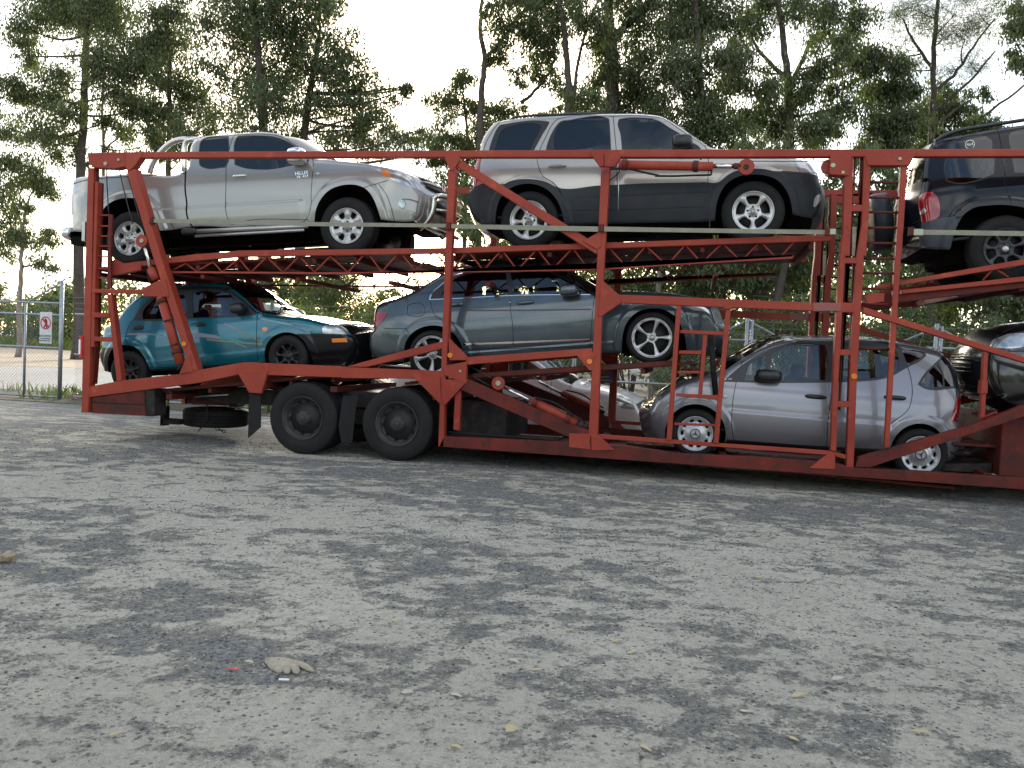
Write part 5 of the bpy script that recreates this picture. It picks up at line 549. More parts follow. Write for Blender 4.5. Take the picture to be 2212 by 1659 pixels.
 ('eucalyptus', 'dark gum clump behind the twin red tower of the trailer', [[(8.26, 30.0, 3.35), (7.91, 30.0, 11.01), (7.89, 30.0, 13.01), (7.71, 30.0, 14.6)]], [(7.35, 31.1, 13.74, 1.04), (7.64, 28.92, 14.05, 0.86), (8.17, 30.18, 12.81, 0.93), (7.35, 29.58, 11.86, 1.0), (8.38, 29.09, 11.53, 0.85), (6.77, 29.63, 14.9, 0.78), (8.38, 29.77, 13.52, 0.78), (7.3, 30.36, 11.3, 0.92), (8.18, 30.76, 10.78, 0.83), (6.72, 28.45, 10.26, 0.65)], 1.2, 0.16, 1),
 ('pine_tree', 'feathery thin pine with bare upswept limbs above the black SUV', [[(10.16, 31.0, 3.46), (9.78, 31.0, 11.23), (9.72, 31.0, 13.67), (9.63, 31.0, 15.69), (9.67, 31.0, 17.7), (9.67, 31.0, 18.91)], [(9.72, 31.0, 13.67), (10.68, 31.0, 14.66), (11.35, 31.0, 15.84), (12.04, 31.0, 16.81)], [(9.66, 31.0, 14.68), (8.8, 31.0, 15.92), (8.26, 31.0, 16.95)], [(9.76, 31.0, 12.86), (10.91, 31.0, 13.85), (12.12, 31.0, 15.42)], [(9.74, 31.0, 12.05), (10.6, 31.0, 12.85), (11.32, 31.0, 13.34)]], [(8.41, 30.68, 16.42, 1.06), (8.1, 31.7, 17.43, 0.99), (10.26, 30.3, 16.81, 1.06), (10.53, 29.66, 15.49, 0.94), (8.56, 32.5, 15.83, 0.89), (11.18, 31.2, 15.01, 0.83), (9.01, 31.46, 17.51, 1.08), (11.76, 31.25, 16.52, 0.89), (10.01, 30.92, 16.05, 0.87), (9.23, 29.79, 18.02, 1.44), (11.09, 30.4, 17.21, 0.97), (9.04, 31.76, 14.94, 0.83), (10.82, 32.3, 15.08, 0.75)], 0.5, 0.15, 3),
 ('eucalyptus', 'leafy gum low behind the roof of the black SUV', [[(11.49, 33.0, 3.58), (11.15, 33.0, 10.0), (11.09, 33.0, 12.12)], [(10.6, 33.0, 11.91), (12.31, 33.0, 13.06), (14.0, 33.0, 14.5), (14.87, 33.0, 15.2)]], [(10.07, 32.75, 13.13, 0.89), (11.95, 34.36, 13.06, 0.88), (12.08, 32.28, 13.9, 0.35), (10.73, 31.59, 13.32, 0.78), (11.99, 32.39, 12.76, 0.69), (10.15, 33.7, 12.3, 0.95), (11.02, 33.9, 12.13, 0.91), (11.82, 33.12, 11.94, 0.85), (12.54, 32.4, 12.48, 0.5), (10.58, 34.33, 14.65, 0.77)], 1.2, 0.14, 2), ('eucalyptus', 'gum branch hanging in at the top right corner above the black SUV', [[(13.57, 26.0, 3.04), (13.11, 26.0, 10.38), (12.69, 26.0, 14.54), (12.4, 26.0, 16.62)], [(12.71, 26.0, 14.2), (11.9, 26.0, 14.4), (11.35, 26.0, 14.33)]], [(11.11, 25.3, 14.3, 0.47), (11.51, 25.88, 13.67, 0.47), (10.96, 24.79, 12.77, 0.33), (11.62, 26.07, 15.3, 0.61), (11.88, 25.71, 13.09, 0.6), (11.75, 24.63, 14.07, 0.84), (12.48, 24.72, 15.07, 1.28)], 1, 0.2, 0)]
# ------------------------------------------------------------------ cars
BULGE = dict(roof=.045, windscreen=.11, rear_window=.09, hood=.05, boot=.05, bed_top=.02, cab_back=.03, front=.12, grille=.10, nose=.07, bumper_front=.15,
             bumper_rear=.14, boot_back=.12, rear=.10, hatch=.12, bottom=0.)
PARTNAME = dict(front='front_bumper', bumper_front='front_bumper', bumper_rear='rear_bumper', boot_back='boot_lid', boot='boot_lid', rear='tailgate', hatch='tailgate',
                bottom='underbody', nose='nose_panel', bed_top='tonneau_cover', cab_back='cab_back', hood='bonnet')
def build_car(key, sp, paintm, label, cat, name, over=None, loc=None, group=None, rot=None, strip_mats=None, ledges=(), seat_x=(), facing=1, wheels=None, reflect=.10, Wy=None, flare=.012, simple=False, endr=.16):
    over = over or {}; strip_mats = strip_mats or {}
    W = sp['W']; v0 = sp.get('v0', 0); zb = sp['zb']; tum = sp['tum']
    if loc is None: loc = (sp['loc'][0], v0+W, sp['loc'][1]); rot = (0, -sp['ang'], 0)
    car = thing(name, label, cat, loc, rot or (0, 0, 0), group)
    pts = []; labs = []
    for lab, ps in sp['outline']:
        for p in ps: pts.append(p); labs.append(lab)
    if area2(pts) < 0: pass
    out, src = smooth(pts, .04 if not simple else .08, True); olab = [labs[i] for i in src]
    OA = np.array(out); OB = np.roll(OA, -1, 0)
    x0, x1 = OA[:, 0].min(), OA[:, 0].max()
    arches = [smooth(a, .03, True)[0] for a in sp.get('arches', [])]
    arch_pts = [np.array(a) for a in sp.get('arches', [])]; arch_sm = [np.array(smooth(a, .06, True)[0]) for a in sp.get('arches', [])]; zlow = OA[:, 1].min()+.02
    rad = {'bottom': .02, 'roof': .09, 'windscreen': .05, 'rear_window': .05, 'hood': .075, 'boot': .06, 'bed_top': .03, 'cab_back': .06}
    def Y(p):
        x, z = p[:, 0], p[:, 1]
        y = np.full(len(p), W)
        y -= .05*np.clip((.62*zb-z)/(.62*zb-.25), 0, 1.4)**2 + .035*np.clip((z-.62*zb)/(.38*zb), 0, 1)**2
        y -= tum*.5*((z-zb)+np.sqrt((z-zb)**2+.0012))
        for z1, wd, am, xa, xb in ledges:
            t = np.clip((z-z1)/wd, 0, 1); t = t*t*(3-2*t); e = np.clip((x-xa)/.08, 0, 1)*np.clip((xb-x)/.08, 0, 1)
            y += am*(1-t)*e
        if flare:
            for A in arch_sm:
                d, _ = seg_dist(p, A, np.roll(A, -1, 0)); inside = in_poly(p, A)
                t = np.clip((d-.07)/.05, 0, 1); t = t*t*(3-2*t); y += np.where(inside, flare, flare*(1-t))
        for e in (x-x0, x1-x):
            t = np.clip(1-e/.62, 0, 1); y -= endr*t**2.2
        d, i = seg_dist(p, OA, OB); r = np.array([rad.get(l, .07) for l in olab])[i]
        q = np.clip((r-d)/r, 0, .985); y -= r*(1-np.sqrt(1-q*q))
        return y
    def normals(p):
        h = .004; gx = (Y(p+np.array((h, 0)))-Y(p-np.array((h, 0))))/(2*h); gz = (Y(p+np.array((0, h)))-Y(p-np.array((0, h))))/(2*h)
        n = np.stack([-gx, -np.ones(len(p)), -gz], 1)   # near side: surface y=-Y
        n[:, 0] = -gx; n[:, 2] = -gz
        return n/np.linalg.norm(n, axis=1)[:, None]
    loops = [out]+arches
    regs = []
    for rname, rm, poly, dy in sp.get('regions', []):
        pr = smooth(poly, .05, True, 50)[0] if len(poly) > 3 else list(poly)
        regs.append((rname, rm, pr, dy)); loops.append(pr)
    for s in sp.get('seams', []):
        pr = ribbon(smooth(s, .05, False, 50)[0], .0045); regs.append(('door_seam', 'black', pr, -.008)); loops.append(pr)
    for dm, w, s in sp.get('decals', []):
        sm = smooth(s, .06, False, 50)[0]; pr = ribbon(sm, w); regs.append(('decal_stripe' if dm.startswith('decal') else 'chrome_strip' if dm == 'chrome' else 'body_gap', dm, pr, .002 if dm != 'black' else -.02)); loops.append(pr)
    # seams cut doors but windows stay on top: order doors < trims < seams
    order = {'door': 0, 'rear_door': 0, 'front_door': 0, 'side_cladding': 1, 'door_seam': 2, 'side_skirt': 1, 'bumper': 1.5, 'arch_flare': 1.5, 'sill_trim': 1.6, 'rail_cap': 1, 'body_gap': 2.5, 'decal_stripe': 1.8, 'chrome_strip': 1.8, 'fuel_flap': 1.8}
    regs.sort(key=lambda r: order.get(r[0], 3+.1*(r[0] == 'window_trim')+.2*(r[0].startswith('window') and r[0] not in('window_trim','window_chrome'))))
    st = .05 if not simple else .1
    gx = np.arange(x0, x1+st, st); gz = np.arange(OA[:, 1].min(), OA[:, 1].max()+st, st*.87)
    G = np.array([(x+(j % 2)*st/2, z) for j, z in enumerate(gz) for x in gx]); keep = in_poly(G, out)
    for a in arches: keep &= ~in_poly(G, a)
    G = G[keep]
    if not simple:   # rows of points that follow the arches, the ledges and the rounded edge
        def ring(loop, d, out_=True):
            A = np.array(loop); t = np.roll(A, -1, 0)-np.roll(A, 1, 0); t /= np.linalg.norm(t, axis=1)[:, None]+1e-9; nn = np.stack([t[:, 1], -t[:, 0]], 1)*(1 if area2(loop) > 0 else -1)
            q = A+nn*d*(1 if out_ else -1); dist_, _ = seg_dist(q, A, np.roll(A, -1, 0)); return q[dist_ > d*.93]
        fine = [ring(a, d) for a in arches for d in (.02, .045, .07, .083, .095, .108, .12, .15)] if flare else []
        fine += [ring(out, d, False) for d in (.008, .02, .04, .062, .088)]
        for z1, wd, am, xa, xb in ledges: fine += [np.stack([np.arange(xa-.1, xb+.1, .03), np.full(len(np.arange(xa-.1, xb+.1, .03)), z1+wd*t)], 1) for t in (-.3, 0, .3, .7, 1, 1.3)]
        fine = np.vstack(fine); k = in_poly(fine, out)
        for a in arches: k &= ~in_poly(fine, a)
        fine = fine[k]; near = np.zeros(len(G), bool)
        for a in arches: A = np.array(a); near |= seg_dist(G, A, np.roll(A, -1, 0))[0] < (.165 if flare else 0)
        near |= seg_dist(G, OA, OB)[0] < .1
        for z1, wd, am, xa, xb in ledges: near |= (G[:, 1] > z1-.5*wd) & (G[:, 1] < z1+1.5*wd) & (G[:, 0] > xa) & (G[:, 0] < xb)
        # thin out rings that fall on each other
        cell = np.round(fine/.011).astype(int); _, u = np.unique(cell, axis=0, return_index=True); G = np.vstack([G[~near], fine[u]])
    keep = np.ones(len(G), bool)
    for lp in loops:
        A = np.array(lp); keep &= seg_dist(G, A, np.roll(A, -1, 0))[0] > .006
    V, F = cdt(loops, [tuple(p) for p in G[keep]])
    C = V[F].mean(1); ok = in_poly(C, out)
    for a in arches: ok &= ~in_poly(C, a)
    F = F[ok]; C = C[ok]
    reg = np.full(len(F), -1)
    for i, (rname, rm, pr, dy) in enumerate(regs): reg[in_poly(C, pr)] = i
    used = np.unique(F); YV = np.zeros(len(V)); YV[used] = Y(V[used]); NV = np.zeros((len(V), 3)); NV[used] = normals(V[used])
    def side(idx, dy, far=False):
        t = F[idx]; u, inv = np.unique(t, return_inverse=True); t = inv.reshape(-1, 3); s = 1 if far else -1
        y = s*(YV[u]+dy); v = np.stack([V[u][:, 0], y, V[u][:, 1]], 1); n = NV[u].copy()
        if far: n[:, 1] *= -1; t = t[:, ::-1]
        return v, t, n
    # near side parts
    v, t, n = side(reg == -1, 0); mk('body', v, t, paintm, car, True, normals=n)
    groups = {}
    for i, (rname, rm, pr, dy) in enumerate(regs):
        if not (reg == i).any(): continue
        if rname in ('door_seam', 'decal_stripe', 'body_gap', 'window_trim'): groups.setdefault((rname, rm, dy, i if rname != 'window_trim' else 0), []).append(i); continue
        v, t, n = side(reg == i, dy); pm = paintm if rm == 'paint' else rm
        v = [tuple(p) for p in v]; t = [tuple(q) for q in t]; nn = list(n)
        if abs(dy) > .003 and not rm.startswith('glass'):   # a skirt gives the stepped piece its thickness
            ec = {(a, b) for q in t for a, b in ((q[0], q[1]), (q[1], q[2]), (q[2], q[0]))}; mp = {}
            for a, b in [e for e in ec if (e[1], e[0]) not in ec]:
                for k in (a, b):
                    if k not in mp: mp[k] = len(v); v.append((v[k][0], v[k][1]+dy*1.3, v[k][2])); nn.append(nn[k])
                t.append((b, a, mp[a], mp[b]))
        mk(rname, v, t, pm, car, True, normals=nn)
    for (rname, rm, dy, _i), ids in groups.items():
        v, t, n = side(np.isin(reg, ids), dy); mk(rname, v, t, paintm if rm == 'paint' else rm, car, True, normals=n)
    # far side: one shell plus far windows
    isg = np.array([r >= 0 and (regs[r][1].startswith('glass')) for r in reg])
    mats = [paintm]; fm = []
    for r in reg[~isg]:
        m_ = paintm if r < 0 or regs[r][1] == 'paint' else regs[r][1]
        if m_ not in mats: mats.append(m_)
        fm.append(mats.index(m_))
    v, t, n = side(~isg, 0, True); mk('body_side', v, t, None, car, True, mats=mats, fm=fm, normals=n)
    if isg.any(): 
        gm = [regs[r][1] for r in reg if r >= 0 and regs[r][1].startswith('glass')][0]
        v, t, n = side(isg, -.004, True); mk('window', v, t, gm, car, True, normals=n)
    # rim strips and wheel wells
    ec = set()
    for q in F: ec.update(((q[0], q[1]), (q[1], q[2]), (q[2], q[0])))
    bd = [e for e in ec if (e[1], e[0]) not in ec]
    mids = np.array([(V[a]+V[b])/2 for a, b in bd]); dd, ii = seg_dist(mids, OA, OB)
    K = 10; ON = []
    for i in range(len(OA)):
        d = OB[i]-OA[i]; nn = np.array((d[1], -d[0])); ON.append(nn/(np.linalg.norm(nn)+1e-9))
    ON = np.array(ON)
    if area2(out) < 0: ON = -ON
    vb = np.array([BULGE.get(l, .1) for l in olab])
    # smooth normals and bulge along the outline
    for _ in range(3): ON = (ON+.6*np.roll(ON, 1, 0)+.6*np.roll(ON, -1, 0)); ON /= np.linalg.norm(ON, axis=1)[:, None]; vb = (vb+.5*np.roll(vb, 1)+.5*np.roll(vb, -1))/2
    strips = {}; wells = []
    for (a, b), d, i in zip(bd, dd, ii):
        if d > .012: wells.append((a, b)); continue
        strips.setdefault(olab[i], []).append((a, b))
    vnear = {}
    for lab, es in strips.items():
        vi = {}; vv = []; ff = []
        for a, b in es:
            for k in (a, b):
                if k in vi: continue
                vi[k] = len(vv); _, j = seg_dist(V[k:k+1], OA, OB); j = j[0]; ye = YV[k]
                for c in range(K+1):
                    s = -1+2*c/K; o = vb[j]*(1-s*s)
                    vv.append((V[k][0]+ON[j][0]*o, s*ye, V[k][1]+ON[j][1]*o))
            for c in range(K): ff.append((vi[b]+c, vi[a]+c, vi[a]+c+1, vi[b]+c+1))
        m_ = strip_mats.get(lab) or ('glass_screen' if lab in ('windscreen', 'rear_window') else 'under' if lab == 'bottom' else 'black' if lab == 'grille' else paintm)
        mk(PARTNAME.get(lab, lab), vv, ff, m_, car, True)
    for A, A_s in zip(arch_pts, arches):
        As = np.array(A_s); mine = [e for e in wells if seg_dist(((V[e[0]]+V[e[1]])/2)[None], As, np.roll(As, -1, 0))[0][0] < .01]
        for sgn in (-1, 1):
            vv = []; ff = []; vi = {}
            for a, b in mine:
                for k in (a, b):
                    if k not in vi: vi[k] = len(vv); vv += [(V[k][0], sgn*YV[k], V[k][1]), (V[k][0], sgn*(W-.42), V[k][1])]
                ff.append((vi[b], vi[a], vi[a]+1, vi[b]+1) if sgn < 0 else (vi[a], vi[b], vi[b]+1, vi[a]+1))
            if not mine: continue
            k = len(vv); vv += [(p[0], sgn*(W-.42), max(p[1], zlow)) for p in A]; ff.append(tuple(range(k, k+len(A)))); mk('wheel_arch_liner', vv, ff, 'under', car)
    # interior floor, seats, dash
    if seat_x:
        m = MB(); zf = max(.35, zlow+.12); zt = zb-.18
        xs = [p[0] for p, l in zip(out, olab) if l in ('windscreen', 'rear_window', 'roof')]; xa, xb = min(xs), max(xs)
        m.add(*box(xa, xb, -W+.12, W-.12, zf, zf+.04))
        m.build('cabin_floor', 'interior', car)
        m = MB(); fx = xb-.35 if facing > 0 else xa+.35; m.add(*blob((fx, 0, zb-.02), (.28, W-.16, .16), 4)); m.add(*blob((fx-.1*facing, -.0, zb-.2), (.2, W-.2, .2), 4)); m.build('dashboard', 'interior', car, True)
        v, f = [], []
        st_ = MB(); c0 = Vector((fx-.42*facing, .34, zb-.02)); ring = [tuple(c0+Vector((math.cos(a)*.03*facing+math.sin(a)*.08*facing, math.cos(a)*.185, math.sin(a)*.165))) for a in np.linspace(0, 2*math.pi, 22)]
        st_.add(*tube(ring, .014, 6)); st_.build('steering_wheel', 'interior', car, True)
        for sx, sm in seat_x:
            for sy in (-.36, .36):
                s = MB(); s.add(*blob((sx-.06*facing, sy, zb-.17), (.10, .235, .36), 3.4)); s.add(*blob((sx+.2*facing, sy, zb-.48), (.27, .24, .1), 3.4))
                s.add(*blob((sx-.12*facing, sy, zb+.25), (.055, .12, .085), 3)); s.build('seat', sm, car, True)
    # wheels
    if wheels:
        R = sp['R']; wb = sp['wb']
        for x in (-wb/2, wb/2):
            for s in (-1, 1):
                make_wheel(car, (x, s*(W-.005 if Wy is None else Wy), R), R, wheels['rr'], wheels.get('w', .21), wheels['style'], wheels['mat'], s > 0, wheels.get('nuts', 5), wheels.get('cap'), wheels.get('emblem'), spin=wheels.get('spin', (0, 0))[0 if x < 0 else 1], detail=s < 0)
        m = MB()
        for x in (-wb/2, wb/2): m.add(*tube([(x, -W+.25, R), (x, W-.25, R)], .05, 8))
        m.add(*box(-wb/2, wb/2, -.12, .12, R-.05, R+.12)); m.add(*tube([(-wb/2-.5, .35, R-.02), (0, .3, R-.06), (wb/2-.4, .2, R)], .035, 8)); m.build('axle', 'under', car, True)
    return car, Y
def ysurf(Y, x, z): return float(Y(np.array([(x, z)]))[0])
def handle(car, Y, p, half, h, m, name='door_handle', out=.03):
    y = -ysurf(Y, *p); mb = MB(); mb.add(*blob((p[0], y-.008, p[1]), (half, out, h), 3)); return mb.build(name, m, car, True)
def mirror(car, Y, p, h, m, side=-1, out=.13):
    y = -ysurf(Y, *p)-.06; mb = MB(); mb.add(*blob((p[0], y-out*.4, p[1]), (h[0], out, h[1]), 3.2)); mb.add(*tube([(p[0]+.02, y-.02, p[1]-h[1]*.5), (p[0]+.03, y+.12, p[1]-h[1]*.8)], .03, 8))
    return mb.build('wing_mirror', m, car, True)

C = CARS
def mark(k, n, i=0): return C[k]['marks'][n][i]
def dist(a, b): return math.hypot(a[0]-b[0], a[1]-b[1])
# --- silver pickup
pk, YP = build_car('pickup', C['pickup'], 'silver', 'silver extended cab pickup with chrome sports bar on the rear of the top deck', 'pickup', 'pickup_truck',
    ledges=[(.735, .05, .022, -1.6, 1.05)], seat_x=[(.15, 'seat_grey')], wheels=dict(rr=.235, w=.25, style='six', mat='alloy', nuts=6, cap='alloy', spin=(.3, .05)), flare=.035,
    strip_mats=dict(front='silver', grille='silver', bottom='under'), endr=.2)
p = mark('pickup', 'handle'); handle(pk, YP, (p[0]+.02, p[1]), .105, .018, 'chrome', out=.035)
p = mark('pickup', 'mirror'); mirror(pk, YP, (p[0]+.02, p[1]-.03), (.125, .11), 'chrome')
a, b = mark('pickup', 'badge1'), mark('pickup', 'badge1', 1); y = -ysurf(YP, *a)-.004
def badge(car, s, a, b, m, Y, size=None, name='badge', off=.006):
    L = dist(a, b); ang = math.atan2(b[1]-a[1], b[0]-a[0]); c = ((a[0]+b[0])/2, (a[1]+b[1])/2); y = -ysurf(Y, *c)-off
    mtx = Matrix.Translation((c[0], y, c[1])) @ Matrix.Rotation(-ang, 4, 'Y') @ FRONT
    return text(s, size or L/len(s)*1.55, m, car, mtx, name)
badge(pk, 'HILUX', a, b, 'chrome', YP, .068); badge(pk, 'V6  4X4', mark('pickup', 'badge2'), mark('pickup', 'badge2', 1), 'chrome', YP, .05)
e = mark('pickup', 'emblem'); m = MB(); ye = -ysurf(YP, *e)-.004; m.add(*prism([(e[0]-.03, e[1]-.012), (e[0]+.03, e[1]-.012), (e[0]+.02, e[1]+.012), (e[0]-.02, e[1]+.012)], ye, ye+.004, .001)); m.build('badge', 'alloy', pk)
# sports bar
for key, rr_ in (('bar1', .042), ('bar2', .042), ('bar3', .03)):
    q = C['pickup']['marks'][key]; sm = smooth(q, .05, False, 60)[0]; top = sm[-1]
    pts = [(x, -.68, z) for x, z in sm]; yb = -.60
    arc = [(top[0]+.02, -.60+.02*0, top[1]+.01)]
    pts2 = pts+[(top[0]+.03, -.58, top[1]+.015), (top[0]+.03, .58, top[1]+.015)]+[(x, .68, z) for x, z in sm[::-1]]
    m = MB(); m.add(*tube(pts2, rr_, 10)); m.build('sports_bar', 'steel_tube', pk, True)
# side steps
for key, z_, r_ in (('step', .045, .03), ('step2', .02, .022)):
    q = C['pickup']['marks'][key]
    for s in (-1, 1):
        m = MB(); m.add(*tube([(q[0][0], s*.90, q[0][1]), (q[1][0], s*.90, q[1][1])], r_, 8)); m.build('side_step', 'alloy', pk, True)
q = C['pickup']['marks']['step'][0]; m = MB(); m.add(*blob((q[0]-.02, -.90, q[1]), (.12, .06, .05), 3)); m.build('step_end_cap', 'black', pk, True)
# rear bumper
q = C['pickup']['marks']['bumper']; m = MB(); zc = (q[0][1]+q[2][1])/2; xr = q[0][0]
m.add(*blob((xr+.02, 0, zc), (.10, .80, .11), 4)); m.build('rear_bumper', 'chrome', pk, True)
m = MB(); m.add(*box(xr+.08, xr+.9, -.74, .74, zc-.18, zc-.06)); m.build('chassis', 'under', pk)
m = MB()
for s in (-.42, .42): m.add(*box(-2.3, 2.2, s-.05, s+.05, .42, .56))
m.add(*box(-.4, .5, -.3, .35, .36, .5)); m.add(*blob((1.2, 0, .5), (.5, .4, .2), 3)); m.add(*blob((-.9, .1, .47), (.45, .35, .12), 4)); m.build('chassis_rail', 'under', pk)
# front face pieces (bull bar, grille, emblem, plate)
def front_x(key, z, y, bulge, ye=.64, sgn=1):
    pts = [p_ for l_, s_ in CARS[key]['outline'] if l_ in ('front', 'grille', 'bumper_front', 'nose', 'hood') for p_ in s_]; pts = sorted(pts, key=lambda q: q[1])
    x = float(np.interp(z, [q[1] for q in pts], [q[0] for q in pts])); return x+sgn*bulge*(1-min(1, abs(y)/ye)**2)
def face_strip(car, key, name, m, z0, z1, yw, bulge, out=.012, ye=.64, sgn=1, n=14):
    ysn = np.linspace(-yw, yw, n); v = []; f = []
    for y in ysn:
        t = 1-(abs(y)/yw)**6*.6; zc = (z0+z1)/2; h = (z1-z0)/2*t
        for z, o in ((zc-h, out*.2), (zc-h, out), (zc+h, out), (zc+h, out*.2)): v.append((front_x(key, z, y, bulge, ye, sgn)+sgn*o, y, z))
    for i in range(n-1):
        for k in range(3): a_ = i*4+k; f.append((a_, a_+1, a_+5, a_+4))
    return mk(name, v, f, m, car, True)
face_strip(pk, 'pickup', 'grille', 'black', 1.00, 1.075, .52, .16, .014); face_strip(pk, 'pickup', 'grille', 'black', .89, .955, .50, .16, .014)
face_strip(pk, 'pickup', 'grille_bar', 'alloy', .96, .995, .54, .16, .03); face_strip(pk, 'pickup', 'grille_bar', 'chrome', 1.078, 1.10, .54, .16, .02)
face_strip(pk, 'pickup', 'air_intake', 'black', .55, .76, .46, .16, .01)
bb = C['pickup']['marks']['bull']; m = MB(); zt = bb[-1][1]; sm = smooth(bb, .05, False, 70)[0]; ex = sm[-1][0]
loop = [(x, -.50, z) for x, z in sm]+[(ex+.05, -.46, zt+.01), (ex+.14, -.25, zt+.01), (ex+.17, 0, zt+.01), (ex+.14, .25, zt+.01), (ex+.05, .46, zt+.01)]+[(x, .50, z) for x, z in sm[::-1]]
m.add(*tube(loop, .036, 10)); m.build('bull_bar', 'steel_tube', pk, True)
m = MB(); z_ = .60; m.add(*tube([(ex-.02, -.47, z_), (ex+.14, -.2, z_), (ex+.14, .2, z_), (ex-.02, .47, z_)], .022, 8)); m.build('bull_bar_cross_tube', 'steel_tube', pk, True)
m = MB(); zl = sm[2][1]; m.add(*tube([(sm[2][0], -.48, zl), (sm[2][0]+.22, -.25, zl-.10), (sm[2][0]+.25, .25, zl-.10), (sm[2][0], .48, zl)], .03, 8)); m.build('bull_bar_lower_tube', 'steel_tube', pk, True)
px_ = ex+.165; m = MB(); m.add(*box(px_, px_+.007, -.30, .07, .60, .73)); pl = m.build('number_plate', 'plate_yellow', pk)
text('BU 117', .1, 'print_black', pl, Matrix.Translation((px_+.009, -.115, .665)) @ Matrix.Rotation(math.pi/2, 4, 'Z') @ FRONT, 'plate_lettering')
m = MB(); v, f = lathe_y([(0, .07), (-.012, .06), (0, .05)], 24); Rz = Matrix.Rotation(math.pi/2, 4, 'Z')
m.add([tuple(Rz @ Vector(q_)+Vector((front_x('pickup', .98, 0, .16)+.04, 0, .98))) for q_ in v], f); m.build('emblem', 'chrome', pk, True)
# --- silver grey SUV
sv, YS = build_car('suv', C['suv'], 'champagne', 'silver four wheel drive with dark grey lower cladding in the middle of the top deck', 'SUV', 'suv_wagon',
    ledges=[(.60, .05, .018, -.85, .95)], seat_x=[(.25, 'seat_grey'), (-.75, 'seat_grey')], wheels=dict(rr=.242, w=.22, style='five', mat='alloy', cap='alloy', emblem='wing', spin=(.25, 0)), flare=.02,
    strip_mats=dict(front='cladding', grille='champagne', bottom='under', rear='champagne'), endr=.12)
p = mark('suv', 'handle'); handle(sv, YS, p, .115, .022, 'champagne', out=.035)
p = mark('suv', 'mirror'); mirror(sv, YS, p, (.125, .085), 'black', out=.12)
q = smooth(C['suv']['marks']['rack'], .06, False, 60)[0]
for s in (-1, 1): m = MB(); m.add(*tube([(x, s*.60, z+.01) for x, z in q], .018, 8)); m.build('roof_rail', 'black', sv, True)
for s in (-1, 1):
    for k in (4, len(q)//2, len(q)-4): m = MB(); m.add(*tube([(q[k][0], s*.60, q[k][1]+.01), (q[k][0], s*.61, q[k][1]-.06)], .016, 6)); m.build('roof_rail_foot', 'black', sv)
for key in ('mudflap', 'mudflap2'):
    q = C['suv']['marks'][key]; m = MB(); 
    xx = q[1][0]; zz = q[1][1]; m.add(*box(xx-.05, xx-.03, -.90, -.70, zz, zz+.3)); m.build('mud_flap', 'black', sv)
# --- black four wheel drive
jp, YJ = build_car('jeep', C['jeep'], 'jeep_black', 'black four wheel drive with rear spare wheel at the front end of the top deck', 'SUV', 'suv_wagon',
    ledges=[(.78, .03, .012, -1.9, .9)], seat_x=[(.2, 'seat_dark'), (-.7, 'seat_dark')], wheels=dict(rr=.235, w=.23, style='seven', mat='alloy_dark', cap='alloy', nuts=5), flare=.03,
    strip_mats=dict(front='black', bottom='under', rear='jeep_black', rear_window='glass_grey'))
m = MB()
for s_ in (-.45, .45): m.add(*box(-1.85, 1.9, s_-.06, s_+.06, .30, .50))
m.add(*blob((-1.325, 0, .40), (.2, .25, .2), 3)); m.add(*blob((-1.6, .1, .42), (.3, .55, .12), 3)); m.add(*blob((0, 0, .38), (.7, .5, .12), 3)); m.build('chassis_rail', 'under', jp)
q = smooth(C['jeep']['marks']['rack'], .06, False, 60)[0]; q = q+[(q[-1][0]+.9, q[-1][1]+.02)]
for s in (-1, 1): m = MB(); m.add(*tube([(x, s*.60, z+.01) for x, z in q], .022, 8)); m.build('roof_rail', 'black', jp, True)
xr = C['jeep']['outline'][0][1][1][0]
sw = make_wheel(jp, (xr-.36, .12, .98), .36, .22, .2, 'five', 'alloy_dark', detail=False); sw.name = 'spare_wheel'; sw.rotation_euler = (0, 0, -math.pi/2)
m = MB(); v, f = lathe_y([(-.03, .001), (-.03, .30), (-.01, .345), (.03, .37), (.19, .37), (.2, .3)], 40)
Rz = Matrix.Rotation(-math.pi/2, 4, 'Z'); m.add([tuple(Rz @ Vector(a_)+Vector((xr-.35, .12, .98))) for a_ in v], f); m.build('spare_wheel_cover', 'cladding', jp, True)
s = mark('jeep', 'sticker'); y = -ysurf(YJ, *s)-.004; m = MB(); v, f = lathe_y([(0, .052), (-.001, .05), (0, .046)], 24); m.add([(a_+s[0], b_+y, c_+s[1]) for a_, b_, c_ in v], f); st = m.build('window_sticker', 'print_white', jp)
text('4x4', .05, 'print_white', st, Matrix.Translation((s[0], y-.002, s[1])) @ FRONT, 'sticker_lettering')
# --- teal sedan
tl, YT = build_car('teal', C['teal'], 'teal', 'small teal sedan with black bonnet and faded side stripes on the low rear deck', 'car', 'sedan_car',
    ledges=[(.40, .03, .015, -.95, .95)], seat_x=[(.28, 'seat_blue'), (-.55, 'seat_blue')], wheels=dict(rr=.185, w=.18, style='seven', mat='alloy_black', nuts=4), flare=.014,
    strip_mats=dict(hood='black_gloss', nose='black_gloss', roof='black_gloss', bumper_front='black_gloss', bumper_rear='black_gloss', bottom='under'))
for k in ('handle', 'handle2'): p = mark('teal', k); handle(tl, YT, p, .085, .03, 'black', out=.008)
p = mark('teal', 'mirror'); mirror(tl, YT, p, (.10, .07), 'black', out=.09)
fx = max(p_[0] for l_, s_ in C['teal']['outline'] for p_ in s_)
xp = front_x('teal', .56, 0, .18)+.005; m = MB(); m.add(*box(xp, xp+.008, -.19, .19, .50, .61)); pl = m.build('number_plate', 'plate_white', tl); text('S14 WS', .085, 'print_black', pl, Matrix.Translation((xp+.01, 0, .555)) @ Matrix.Rotation(math.pi/2, 4, 'Z') @ FRONT, 'plate_lettering')
face_strip(tl, 'teal', 'grille', 'black', .66, .74, .40, .18, .012)
